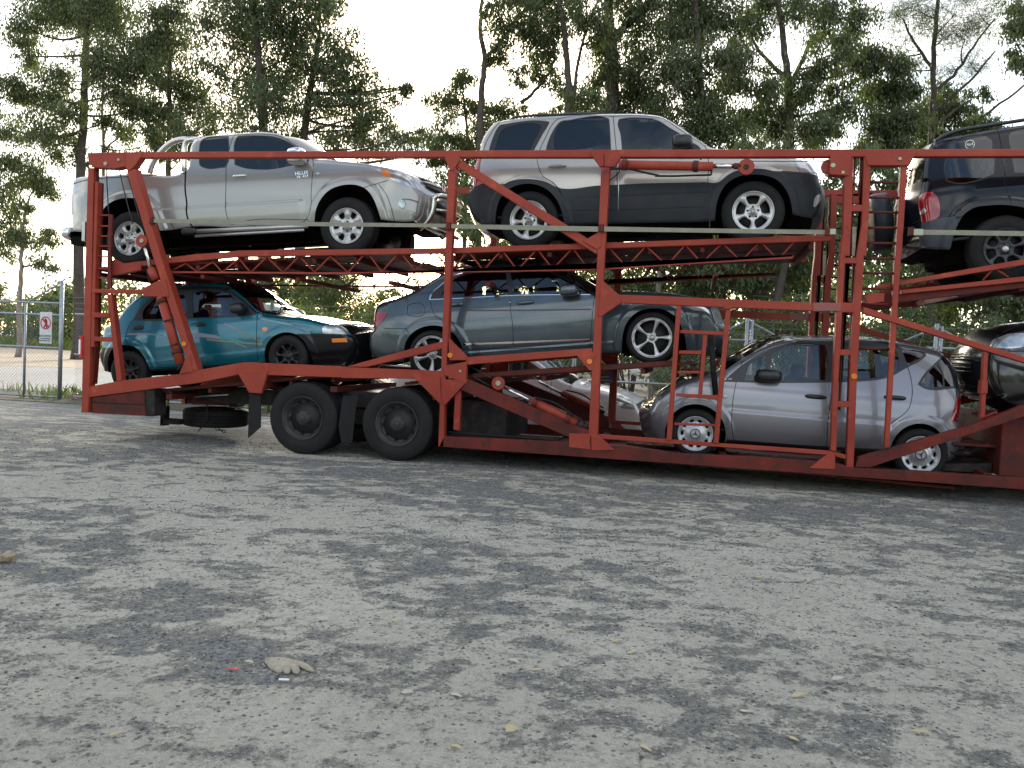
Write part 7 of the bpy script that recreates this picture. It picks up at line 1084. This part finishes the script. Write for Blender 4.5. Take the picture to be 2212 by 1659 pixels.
def glove():
    g = thing('work_glove', 'tan leather work glove lying flat on the gravel, fingers pointing right', 'glove', (gp[0], gp[1], 0), (0, 0, math.radians(-8)))
    m = MB(); n1 = 14; out = [(-.135, .055), (-.10, .075), (-.03, .085), (.03, .075), (.05, .03), (.035, -.03), (.005, -.06), (-.05, -.05), (-.09, -.02), (-.14, .035)]
    so, _ = smooth(out, .012, True, 60); V, F = cdt([so], [(x, y) for x in np.arange(-.13, .06, .016) for y in np.arange(-.06, .09, .016) if in_poly(np.array([(x, y)]), so)[0] and seg_dist(np.array([(x, y)]), np.array(so), np.roll(np.array(so), -1, 0))[0][0] > .006])
    C_ = V[F].mean(1); F = F[in_poly(C_, so)]; A = np.array(so); d, _ = seg_dist(V, A, np.roll(A, -1, 0)); z = .012*np.sqrt(np.clip(d/.03, 0, 1))+.005*fbm(V[:, 0]*60, V[:, 1]*60, 2, 5)+.004
    k = len(V); v = [(p[0], p[1], q) for p, q in zip(V, z)]+[(p[0], p[1], .001) for p in V]; f = [tuple(t) for t in F]; ec = {(a, b) for q in f for a, b in ((q[0], q[1]), (q[1], q[2]), (q[2], q[0]))}
    f += [(b, a, a+k, b+k) for a, b in ec if (b, a) not in ec]; mk('palm', v, f, 'glove', g, True)
    def finger(nm, a, b, c, r):
        P_ = [Vector((*a, r*.75)), Vector((*((Vector(a)*.5+Vector(b)*.5)), r*1.0)), Vector((*b, r*.85)), Vector((*((Vector(b)*.4+Vector(c)*.6)), r*.7)), Vector((*c, r*.55))]
        v, f = tube(P_, [r, r*1.08, r*1.05, r*.9, r*.35], 10); v = [(x, y, max(.001, (z_-.0)*.5)) for x, y, z_ in v]; mk(nm, v, f, 'glove', g, True)
    finger('finger', (.02, .055), (.07, .035), (.135, .005), .019); finger('finger', (.02, .02), (.055, -.015), (.085, -.05), .018)
    finger('finger', (.0, -.01), (.03, -.045), (.045, -.068), .016); finger('finger', (-.03, -.025), (-.005, -.055), (.01, -.075), .017); finger('thumb', (-.01, .06), (.02, .035), (.05, .025), .015)
    v, f = tube([(-.14, .035, .012), (-.11, .02, .014), (-.075, -.012, .010), (-.055, -.045, .006)], .006, 6); mk('cuff', v, f, 'glove', g, True)
    for q in ((-.07, .035), (-.045, .04)): v, f = blob((q[0], q[1], .0165), (.006, .005, .003), 2, 8, 5); mk('hole', v, f, 'print_black', g, True)
glove()
wp = MISC['wood'][0]; m = MB(); m.add(*prism([(-.035, 0), (.04, .004), (.045, .035), (.01, .05), (-.03, .042)], -.03, .04, .006)); o = m.build('wood_scrap', 'wood'); o.location = (wp[0]-.0, wp[1], 0); tag(o, 'small brown chunk of wood on the gravel at the left edge', 'wood chunk')
cp = MISC['can'][0]; cn = thing('drink_can', 'crushed red and white drink can on the ground by the gate', 'can', (cp[0], cp[1], .05), (math.pi/2, .3, .5))
v, f = lathe_y([(-.085, .001), (-.085, .036), (-.07, .045), (.07, .045), (.085, .036), (.085, .001)], 16); mk('can_body', v, f, 'can_red', cn, True); v, f = lathe_y([(-.02, .047), (.03, .047)], 16); mk('can_band', v, f, 'print_white', cn, True)
sp_ = MISC['leaves'][0]; m = MB(); m.add(*prism([(-.03, -.012), (.03, .01), (.0, .006), (.02, -.014)], 0, .004, .001)); o = m.build('red_scrap', 'scrap_red'); o.rotation_euler = (math.radians(80), 0, .4); o.location = (sp_[0]-.02, sp_[1]-.10, .008); tag(o, 'torn scrap of red plastic beside the work glove', 'scrap')
m = MB(); m.add(*tube([(-.022, 0, .006), (.022, 0, .006)], .005, 8)); o = m.build('cigarette_butt', 'print_white'); o.location = (gp[0]+.06, gp[1]-.15, .004); o.rotation_euler = (0, 0, .25); tag(o, 'white cigarette butt on dark gravel below the work glove', 'cigarette butt')

# ------------------------------------------------------------------ fence, gate, sign
FY = 5.6
fn = thing('chain_link_fence', 'galvanised chain link fence with barbed wire behind the trailer', 'fence', (0, FY, 0))
def fp(name, v, f, m, sm=True, par=None): return mk(name, [(p[0], p[1]-FY, p[2]) for p in v], f, m, par or fn, sm)
posts = [-28.5, -25.3, -22.1, -18.9, -11.55, -8.4, -5.3, -2.2, .9, 4.05, 7.2, 10.4, 13.6, 16.8]
for x in posts:
    v, f = tube([(x, FY, 0), (x, FY, 2.26)], .036, 10); q = fp('post', v, f, 'galv')
    if x in (.9, 4.05):
        v, f = tube([(x+.08, FY, 0), (x+.08, FY, 2.22)], .03, 8); fp('post', v, f, 'galv')
        for s in (-1, 1): v, f = tube([(x, FY+.02, 2.2), (x+s*.75, FY+.02, 1.82)], .02, 6); fp('brace', v, f, 'galv')
def rail(xa, xb, z, y=FY): v, f = tube([(xa, y, z), (xb, y, z)], .022, 8); fp('rail', v, f, 'galv')
for xa, xb in ((-30, -17.0), (-12.95, 20)): rail(xa, xb, 1.84); rail(xa, xb, .98); rail(xa, xb, .08)
def mesh_net(xa, xb, z0, z1, y, pitch=.075, r=.0019):
    vv = []; ff = []; H = z1-z0
    for s in (1, -1):
        n_ = int((xb-xa+H)/pitch)+1
        for i in range(n_):
            x = xa-H+i*pitch if s > 0 else xa+i*pitch
            a, b_ = (x, z0), (x+H, z1)
            if s < 0: a, b_ = (x, z0), (x-H, z1)
            (ax, az), (bx, bz) = a, b_
            # clip to xa..xb
            if min(ax, bx) < xa: t = (xa-ax)/(bx-ax); (ax, az), (bx, bz) = ((xa, az+(bz-az)*t), (bx, bz)) if ax < xa else ((ax, az), (xa, az+(bz-az)*t))
            if max(ax, bx) > xb: t = (xb-ax)/(bx-ax) if bx != ax else 0; (ax, az), (bx, bz) = ((ax, az), (xb, az+(bz-az)*t)) if bx > xb else ((xb, az+(bz-az)*t), (bx, bz))
            if abs(bx-ax) < .02: continue
            k = len(vv); d = np.array((bx-ax, bz-az)); d /= np.linalg.norm(d); p = np.array((-d[1], d[0]))*r
            for q in ((ax, az), (bx, bz)): vv += [(q[0]+p[0], y+s*.002, q[1]+p[1]), (q[0]-p[0]*.5, y+s*.002-r, q[1]-p[1]*.5), (q[0]-p[0]*.5, y+s*.002+r, q[1]-p[1]*.5)]
            ff += [(k, k+1, k+4, k+3), (k+1, k+2, k+5, k+4), (k+2, k, k+3, k+5)]
    return vv, ff
for xa, xb in ((-30, -17.0), (-12.95, 20)):
    v, f = mesh_net(xa, xb, .05, 1.84, FY+.03); o = fp('chain_mesh', v, f, 'wire', False); o['kind'] = 'stuff'
for z in (1.96, 2.08, 2.2):
    m = MB()
    for xa, xb in ((-30, -17), (-12.95, 20)):
        pts = [(x, FY+.01*math.sin(3*x), z-.015*math.sin(math.pi*((x+28.5) % 3.15)/3.15)) for x in np.arange(xa, xb+.1, .5)]; m.add(*tube(pts, .0045, 4))
        for x in np.arange(xa, xb, .14): m.add(*tube([(x-.015, FY, z-.02), (x+.015, FY, z+.02)], .003, 3))
    fp('barbed_wire', m.v, m.f, 'wire', False)
# gate leaf, slightly open, with the sign on it
GY = 5.4
gt = thing('gate', 'tubular gate leaf with chain link mesh at the left edge', 'gate', (-13.12, GY, 0))
def gpart(name, v, f, m, sm=True): return mk(name, [(p[0]+13.12, p[1]-GY, p[2]) for p in v], f, m, gt, sm)
gx0, gx1 = -17.2, -13.15
for x, z1, r_ in ((-13.12, 2.52, .042), (gx0, 2.05, .03), (-13.95-.05, 2.03, .026)): v, f = tube([(x, GY, .02), (x, GY, z1)], r_, 10); gpart('gate_post', v, f, 'galv')
for z in (2.05, 1.80, 1.10, .06): v, f = tube([(gx0, GY, z), (gx1, GY, z)], .024, 8); gpart('gate_rail', v, f, 'galv')
v, f = tube([(-13.12, GY, 2.5), (-13.95, GY, 2.05)], .018, 6); gpart('gate_brace', v, f, 'galv')
v, f = mesh_net(gx0, gx1, .08, 2.03, GY+.02); o = gpart('chain_mesh', v, f, 'wire', False); o['kind'] = 'stuff'
for z in (2.2, 2.35): v, f = tube([(gx0, GY, z-.02), (-13.12, GY, z)], .005, 4); gpart('barbed_wire', v, f, 'wire', False)
(sx0, _, sz1), (sx1, _, _), (_, _, sz0) = MISC['sign']
sg = thing('no_entry_sign', 'white no entry sign with red crossed out walking figure, wired to the gate', 'sign', ((sx0+sx1)/2, GY-.04, sz0)); sw_ = sx1-sx0; sh = sz1-sz0
def sp3(name, poly, d, m): v, f = prism(poly, -d, -d+.004 if d else .008, .001); return mk(name, v, f, m, sg)
sp3('sign_board', [(-sw_/2, 0), (sw_/2, 0), (sw_/2, sh), (-sw_/2, sh)], 0, 'sign_white'); cz = sh*.655; rr = sw_*.44
v, f = lathe_y([(-.003, rr*1.0), (-.006, rr*.93), (-.003, rr*.82)], 32); mk('red_ring', [(a*.98, b-.002, c*1.06+cz) for a, b, c in v], f, 'print_red', sg)
d = rr*.66; sp3('red_bar', [(-d-.01, cz+d), (-d+.02, cz+d+.025), (d+.012, cz-d), (d-.02, cz-d-.022)], .010, 'print_red')
v, f = lathe_y([(0, .001), (0, rr*.13)], 14); mk('figure_head', [(a+.0, -.006, c+cz+rr*.6) for a, b, c in v], f, 'print_black', sg)
sp3('figure_body', [(-.02, cz+.07), (.028, cz+.07), (.045, cz-.0), (.03, cz-.02), (.02, cz-.01), (.015, cz-.04), (.045, cz-.12), (.02, cz-.125), (-.0, cz-.05), (-.028, cz-.125), (-.05, cz-.12), (-.018, cz-.03)], .006, 'print_black')
text('NO ENTRY', .058, 'print_black', sg, Matrix.Translation((0, -.006, sh*.235)) @ FRONT, 'sign_lettering'); text('AUTHORISED', .04, 'print_black', sg, Matrix.Translation((0, -.006, sh*.15)) @ FRONT, 'sign_lettering'); text('PERSONNEL ONLY', .032, 'print_black', sg, Matrix.Translation((0, -.006, sh*.085)) @ FRONT, 'sign_lettering')
v, f = blob((0, 0, 0), (.09, .05, .08), 2.2, 14, 10); v = [(x*(1+.35*math.sin(7*z_*20+x*31)), y, z_*(1+.3*math.sin(x*70))) for x, y, z_ in v]; o = mk('plastic_bag', v, f, 'bag', None, True); o.location = (-1.06, FY-.02, 1.19); tag(o, 'crumpled white plastic bag caught on the chain link fence', 'bag')

# ------------------------------------------------------------------ land beyond the fence
def sheet(name, x0, x1, y0, y1, z, m, nx=60, ny=24, rough=.5, label=None):
    X, Yg = np.meshgrid(np.linspace(x0, x1, nx), np.linspace(y0, y1, ny)); ed = np.zeros_like(X); ed[0] = 1; ed[-1] = 1
    Yg = Yg+ed*rough*(fbm(X*.7, X*0+3, 3, 21)-.5)*2; vv = np.stack([X.ravel(), Yg.ravel(), np.full(X.size, z)], 1); q = np.arange((ny-1)*nx).reshape(ny-1, nx)[:, :-1].ravel(); o = mesh_np(name, vv, np.stack([q, q+1, q+1+nx, q+nx], 1), m); o['kind'] = 'structure'
    if label: o['label'] = label
    return o
mat('pale_road', (.36, .35, .33), .95, noise=[(.5, (.42, .39, .34), .4, .7, 6), (6, (.28, .27, .255), .5, .8, 6)], bump=(25, .3, .02)); mat('sand', (.46, .36, .25), .95, noise=[(.4, (.36, .27, .19), .4, .7, 6), (3, (.52, .43, .31), .5, .8, 5)])
mat('forest_floor', (.09, .075, .05), .95, noise=[(.8, (.06, .07, .03), .4, .7, 6), (5, (.15, .11, .07), .5, .8, 5)])
sheet('forest_floor', -150, 150, 7.0, 160, .004, 'forest_floor', 80, 40); sheet('road', -120, 120, 7.4, 20, .010, 'pale_road', rough=.7); sheet('sand_track', -120, -11.0, 18.5, 48, .016, 'sand', rough=1.5)
sheet('weed_strip', -120, 120, 4.9, 7.6, .007, 'forest_floor', 160, 8, .6)
# ------------------------------------------------------------------ trees
def leafmat(name, c1, c2, trans=.5):
    m = bpy.data.materials.new(name); m.use_nodes = True; nn = m.node_tree.nodes; ll = m.node_tree.links; nn.clear()
    o = nn.new('ShaderNodeOutputMaterial'); d = nn.new('ShaderNodeBsdfDiffuse'); t = nn.new('ShaderNodeBsdfTranslucent'); gl = nn.new('ShaderNodeBsdfGlossy'); mx = nn.new('ShaderNodeMixShader'); m2 = nn.new('ShaderNodeMixShader')
    g = nn.new('ShaderNodeNewGeometry'); r = nn.new('ShaderNodeMixRGB'); r.inputs[1].default_value = (*c1, 1); r.inputs[2].default_value = (*c2, 1)
    ll.new(g.outputs['Random Per Island'], r.inputs[0]); ll.new(r.outputs[0], d.inputs[0])
    h = nn.new('ShaderNodeMixRGB'); h.blend_type = 'MULTIPLY'; h.inputs[0].default_value = 1; h.inputs[2].default_value = (1.3, 1.35, .6, 1); ll.new(r.outputs[0], h.inputs[1]); ll.new(h.outputs[0], t.inputs[0])
    mx.inputs[0].default_value = trans; ll.new(d.outputs[0], mx.inputs[1]); ll.new(t.outputs[0], mx.inputs[2])
    gl.inputs['Roughness'].default_value = .45; gl.inputs[0].default_value = (.8, .85, .85, 1); m2.inputs[0].default_value = .05; ll.new(mx.outputs[0], m2.inputs[1]); ll.new(gl.outputs[0], m2.inputs[2]); ll.new(m2.outputs[0], o.inputs[0]); MATS[name] = m
leafmat('leaf_gum', (.062, .088, .034), (.125, .15, .062)); leafmat('leaf_gum_dense', (.052, .074, .028), (.105, .128, .052)); leafmat('leaf_young', (.060, .085, .030), (.12, .145, .05)); leafmat('leaf_pine', (.045, .07, .032), (.085, .115, .05)); leafmat('leaf_dark', (.055, .08, .032), (.115, .14, .055)); leafmat('leaf_bright', (.11, .15, .03), (.20, .23, .06)); leafmat('grass_blade', (.07, .11, .03), (.16, .19, .07))
mat('bark', (.085, .068, .056), .9, noise=[(4, (.045, .036, .031), .4, .65, 6), (14, (.14, .115, .095), .55, .75, 5)], bump=(22, .5, .02)); mat('bark_pale', (.26, .22, .19), .85, noise=[(3, (.15, .12, .10), .45, .65, 6), (11, (.34, .31, .28), .55, .75, 5)], bump=(14, .3, .015))
LEAFM = {0: 'leaf_gum', 1: 'leaf_gum_dense', 2: 'leaf_young', 3: 'leaf_pine'}
def leaves(centers, rads, counts, size=(.13, .25), wid=(.024, .042), droop=.7, squash=.85, sub=None, R=None):
    R = R or NP; A = []
    for c, r, n in zip(centers, rads, counts):
        k = max(5, int(r*11)) if sub is None else sub
        d = R.normal(size=(k, 3)); d /= np.linalg.norm(d, axis=1)[:, None]; s = np.array(c)+d*(r*R.random((k, 1))**.5)*np.array((1, 1, squash)); w = R.uniform(.5, 1.5, k); w /= w.sum()
        idx = R.choice(k, n, p=w); q = R.normal(size=(n, 3))*np.array((.25, .25, .19))*max(r, .5)*np.where(R.random((n, 1)) < .75, .8, 1.6); A.append(s[idx]+q)
    P_ = np.vstack(A); n = len(P_)
    a = R.normal(size=(n, 3)); a /= np.linalg.norm(a, axis=1)[:, None]; a[:, 2] = -np.abs(a[:, 2])*1.2-droop; a /= np.linalg.norm(a, axis=1)[:, None]
    b = np.cross(a, R.normal(size=(n, 3))); b /= np.linalg.norm(b, axis=1)[:, None]; L = R.uniform(*size, (n, 1)); W_ = R.uniform(*wid, (n, 1))
    v = np.stack([P_, P_+a*L*.45+b*W_, P_+a*L, P_+a*L*.5-b*W_], 1).reshape(-1, 3); f = np.arange(n*4).reshape(n, 4); return v, f
LABN = {}
def tree(kind, label, trunks, clumps, dens, tr_, hue, seed):
    R = np.random.default_rng(seed+100); base = trunks[0][0]; root = thing(kind, label, 'tree', (base[0], base[1], 0), (0, 0, 0), 'gum trees beyond the fence')
    off = np.array((base[0], base[1], 0)); m = MB(); nodes_ = []
    for ti, t in enumerate(trunks):
        pts = [Vector(p) for p in t]
        if ti == 0 or pts[0].z < 2.2: pts[0] = Vector((pts[0].x, pts[0].y, -.1))
        q = []
        for i in range(len(pts)-1):
            a, b, c, d = pts[max(i-1, 0)], pts[i], pts[i+1], pts[min(i+2, len(pts)-1)]
            for s in (0, .2, .4, .6, .8): q.append(.5*((2*b)+(c-a)*s+(2*a-5*b+4*c-d)*s*s+(3*b-a-3*c+d)*s**3)+Vector(R.normal(size=3)*.02))
        q.append(pts[-1]); r0 = tr_ if ti == 0 else tr_*(.8 if pts[0].z < 1 else .5); rs = [max(.025, r0*(1.12-.75*(i/len(q)))) for i in range(len(q))]; rs[0] *= 1.25
        m.add(*tube([tuple(p-Vector(off)) for p in q], rs, 9)); nodes_ += [(p, r) for p, r in zip(q, rs)]
    m.build('trunk', 'bark_pale' if 'pale' in label else 'bark', root, True)
    # limbs reach from the trunk up into each clump, twigs fan out inside it
    m = MB(); NPs = np.array([tuple(p) for p, _ in nodes_])
    for (x, y, z, r) in clumps:
        c = np.array((x, y, z)); d = np.linalg.norm((NPs-c)*np.array((1, 1, .75)), axis=1)+np.where(NPs[:, 2] > z-.25*r, 6, 0)+np.where(NPs[:, 2] < 1.2, 30, 0); k = int(np.argmin(d)); p0, r0 = nodes_[k]; p0 = np.array(tuple(p0)); L = np.linalg.norm(c-p0)
        if L > 7: continue
        mid = (p0+c)/2+R.normal(size=3)*.12*L*.6+np.array((0, 0, -.10*L)); rr_ = min(r0*.7, .02+.013*L)
        q = [p0*(1-t)**2+2*mid*t*(1-t)+c*t*t for t in np.linspace(0, 1, 8)]; m.add(*tube([tuple(p-off) for p in q], [rr_*(1-.75*i/8)+.004 for i in range(8)], 6))
        for _ in range(5):
            e = c+R.normal(size=3)*r*.55; s = q[5]+(q[7]-q[5])*R.random(); m.add(*tube([tuple(s-off), tuple((s+e)/2+R.normal(size=3)*.06-off), tuple(e-off)], [.014, .010, .005], 4))
    m.build('limbs', 'bark', root, True)
    cen = [(c[0], c[1], c[2]) for c in clumps]; rad = [c[3]*1.18 for c in clumps]
    if hue == 3: v, f = leaves(cen, rad, [int(1500*r*r*dens*2) for r in rad], (.16, .34), (.005, .009), -.2, .8, None, R)
    else: v, f = leaves(cen, rad, [int(1500*max(r, .4)**2*dens) for r in rad], R=R)
    mesh_np('crown', v-off, f, LEAFM[hue], root)
for i, (kind, label, ts, cs, dens, tr_, hue) in enumerate(TREES): tree(kind, label, ts, cs, dens, tr_, hue, i)
# background trunks seen between the decks
bt = [(-6.0, 21.5, .16, 'bark_pale'), (-3.2, 23.0, .19, 'bark_pale'), (-1.4, 19.5, .14, 'bark_pale'), (1.0, 20.5, .13, 'bark_pale'), (1.9, 18.5, .17, 'bark'), (3.6, 24, .15, 'bark'), (7.4, 19.0, .13, 'bark'), (8.3, 23.5, .16, 'bark'), (9.4, 20.0, .12, 'bark'), (11.0, 22.5, .15, 'bark'), (-8.6, 25.5, .2, 'bark')]
pos = ['behind the left half of the blue grey sedan', 'behind the sedan rear window', 'left of the sedan wing mirror', 'above the sedan bonnet', 'leaning above the hatchback windscreen', 'behind the hatchback roof', 'left of the black car nose', 'above the black car nose', 'just right of the front ladder', 'at the right edge below the black four wheel drive', 'right of the teal sedan roof']
for i, (x, y, r, bm) in enumerate(bt):
    R = np.random.default_rng(i+300); o = thing('forest_tree', ('pale' if bm == 'bark_pale' else 'dark')+' slim forest trunk '+pos[i], 'tree', (x, y, 0), (0, 0, 0), 'forest trunks behind the trailer'); ln = R.uniform(-.06, .06) if i != 4 else .16
    P_ = [(ln*z+.05*math.sin(z*.8+i), 0, z) for z in np.linspace(-.1, 7.5, 12)]; v, f = tube(P_, [r*(1.1-.06*k) for k in range(12)], 9); mk('trunk', v, f, bm, o, True)
    m = MB(); cc = []; rr2 = []
    for k in range(15):
        z = R.uniform(3.0, 7.3); e = (ln*z+R.uniform(-1.9, 1.9), R.uniform(-1.3, 1.3), z+R.uniform(.3, 1.1)); m.add(*tube([(ln*z, 0, z), ((ln*z+e[0])/2, e[1]/2, z+.1), e], [.04, .03, .012], 5)); cc.append(e); rr2.append(R.uniform(.6, .95))
    m.build('limbs', 'bark', o, True); v, f = leaves(cc, rr2, [int(1000*q*q) for q in rr2], R=R); mesh_np('crown', v, f, 'leaf_dark', o)
# understorey shrubs
def shrub(x, y, h, r, lm, label, n=2600, seed=0, grp='shrubs behind the fence', name='shrub'):
    R = np.random.default_rng(seed+500); o = thing(name, label, 'shrub', (x, y, 0), (0, 0, 0), grp); m = MB(); cc = []; rr2 = []
    for k in range(9):
        a = R.uniform(0, 6.28); e = (math.cos(a)*r*R.uniform(.1, .75), math.sin(a)*r*R.uniform(.1, .75), h*R.uniform(.25, .92)); m.add(*tube([(e[0]*.1, e[1]*.1, -.05), (e[0]*.5, e[1]*.5, e[2]*.55), e], [.035, .025, .008], 5)); cc.append(e); rr2.append(r*R.uniform(.32, .5))
    m.build('stems', 'bark', o, True); v, f = leaves(cc, rr2, [n//9]*9, (.09, .17), (.018, .034), .2, .9, None, R); mesh_np('foliage', v, f, lm, o)
sh = [(-18.8, 25.5, 5.0, 2.6, 'leaf_young', 'olive bush behind the gate, left of the pale forked gum'), (-15.2, 24.0, 4.8, 2.5, 'leaf_young', 'olive bush behind the no entry sign'), (-12.6, 17.5, 2.7, 1.2, 'leaf_bright', 'yellow green bush behind the rear ladder'), (-10.4, 19.0, 3.7, 1.7, 'leaf_young', 'rounded bush above the boot of the teal sedan'),
      (-5.4, 16.0, 2.5, 1.3, 'leaf_bright', 'bright green bush above the teal bonnet'), (-4.0, 18.0, 3.8, 1.9, 'leaf_young', 'tall bush left of the blue grey sedan boot'), (-2.2, 20.5, 4.2, 2.0, 'leaf_young', 'bush seen through the sedan windows'), (-.2, 17.5, 2.9, 1.6, 'leaf_dark', 'dark bush behind the sedan windscreen'),
      (1.4, 15.6, 2.4, 1.4, 'leaf_gum', 'grey green bush behind the sedan headlight'), (3.0, 17.0, 3.2, 1.7, 'leaf_dark', 'dark bush above the hatchback windscreen'), (4.8, 15.5, 2.6, 1.4, 'leaf_gum', 'grey green bush behind the hatchback roof'), (6.3, 17.5, 3.0, 1.6, 'leaf_dark', 'dark bush behind the black car nose'), (8.4, 16.0, 2.8, 1.6, 'leaf_dark', 'dark bush at the right edge by the front ramp'), (-.6, 13.4, 1.6, 1.0, 'leaf_gum', 'low scrub behind the plastic bag on the fence'), (.9, 13.2, 1.3, .9, 'leaf_gum', 'low scrub below the sedan front wheel'), (-7.6, 22.0, 2.6, 1.6, 'leaf_gum', 'bush between the trunks right of the teal roof')]
for i, (x, y, h, r, lm, lab) in enumerate(sh): shrub(x, y, h, r, lm, lab, int(1700*r*r*(h/2.6)), i)
# far woodland that reads as one mass
N = 330; x = NP.uniform(-75, 75, N); y = NP.uniform(46, 75, N); z = NP.uniform(.4, 5.6, N)*np.where(x > -6, 1.6, np.where(x < -34, 1.0, .75)); rr2 = NP.uniform(1.2, 2.4, N)
v, f = leaves(list(zip(x, y, z)), rr2, [300]*N, (.34, .6), (.08, .14), .2); o = mesh_np('woodland', v, f, 'leaf_dark'); o['kind'] = 'stuff'; o['label'] = 'far woodland beyond the sand track'
N = 250; x = NP.uniform(-2.5, 32, N); y = NP.uniform(20, 36, N); z = NP.uniform(.5, 7.0, N); rr2 = NP.uniform(.9, 1.7, N); v, f = leaves(list(zip(x, y, z)), rr2, [420]*N, (.17, .30), (.04, .065), .3); o = mesh_np('woodland_undergrowth', v, f, 'leaf_dark'); o['kind'] = 'stuff'; o['label'] = 'dense dark scrub filling the forest behind the trailer'
N = 240; x = NP.uniform(-70, 70, N); y = NP.uniform(-62, -42, N); z = 1+6.5*NP.random(N)*(.55+.45*fbm(x*.12, y*0+1, 2, 91)); rr2 = NP.uniform(1.3, 2.6, N); v, f = leaves(list(zip(x, y, z)), rr2, [260]*N, (.4, .7), (.10, .18), .2); o = mesh_np('woodland', v, f, 'leaf_dark'); o['kind'] = 'stuff'; o['label'] = 'trees across the yard, mirrored in the car windows'
# grass
def grass(name, N, xr, yr, hmin, hmax, m, label, clump=True):
    x = NP.uniform(*xr, N); y = NP.uniform(*yr, N)
    if clump: k = fbm(x*1.1, y*1.1, 3, 77) > .5; x, y = x[k], y[k]
    n_ = len(x); h = NP.uniform(hmin, hmax, n_); a = NP.uniform(0, 6.28, n_); w_ = h*.045+.003; lx = NP.normal(size=n_)*.35*h; ly = NP.normal(size=n_)*.35*h
    p = np.stack([x, y, np.zeros(n_)], 1); s = np.stack([np.cos(a)*w_, np.sin(a)*w_, np.zeros(n_)], 1); t = p+np.stack([lx, ly, h], 1); mdl = p+np.stack([lx*.35, ly*.35, h*.6], 1)
    v = np.stack([p-s, p+s, mdl+s*.7, t, mdl-s*.7], 1).reshape(-1, 3); f = np.arange(n_*5).reshape(n_, 5); o = mesh_np(name, v, f, m); o['kind'] = 'stuff'; o['label'] = label
grass('grass', 9000, (-22, 20), (5.0, 7.4), .05, .28, 'grass_blade', 'patchy weeds along the foot of the fence'); grass('grass', 26000, (-75, -20), (44, 60), .3, .9, 'leaf_bright', 'sunlit grass verge beyond the sand track', False)
grass('grass', 7000, (-2, 12), (11.5, 15), .08, .4, 'grass_blade', 'grass between the road and the forest on the right')
print('objects', len(bpy.data.objects), 'tris', sum(sum(len(p.vertices)-2 for p in o.data.polygons) if len(o.data.polygons) < 20000 else len(o.data.polygons)*2 for o in bpy.data.objects if o.type == 'MESH'))
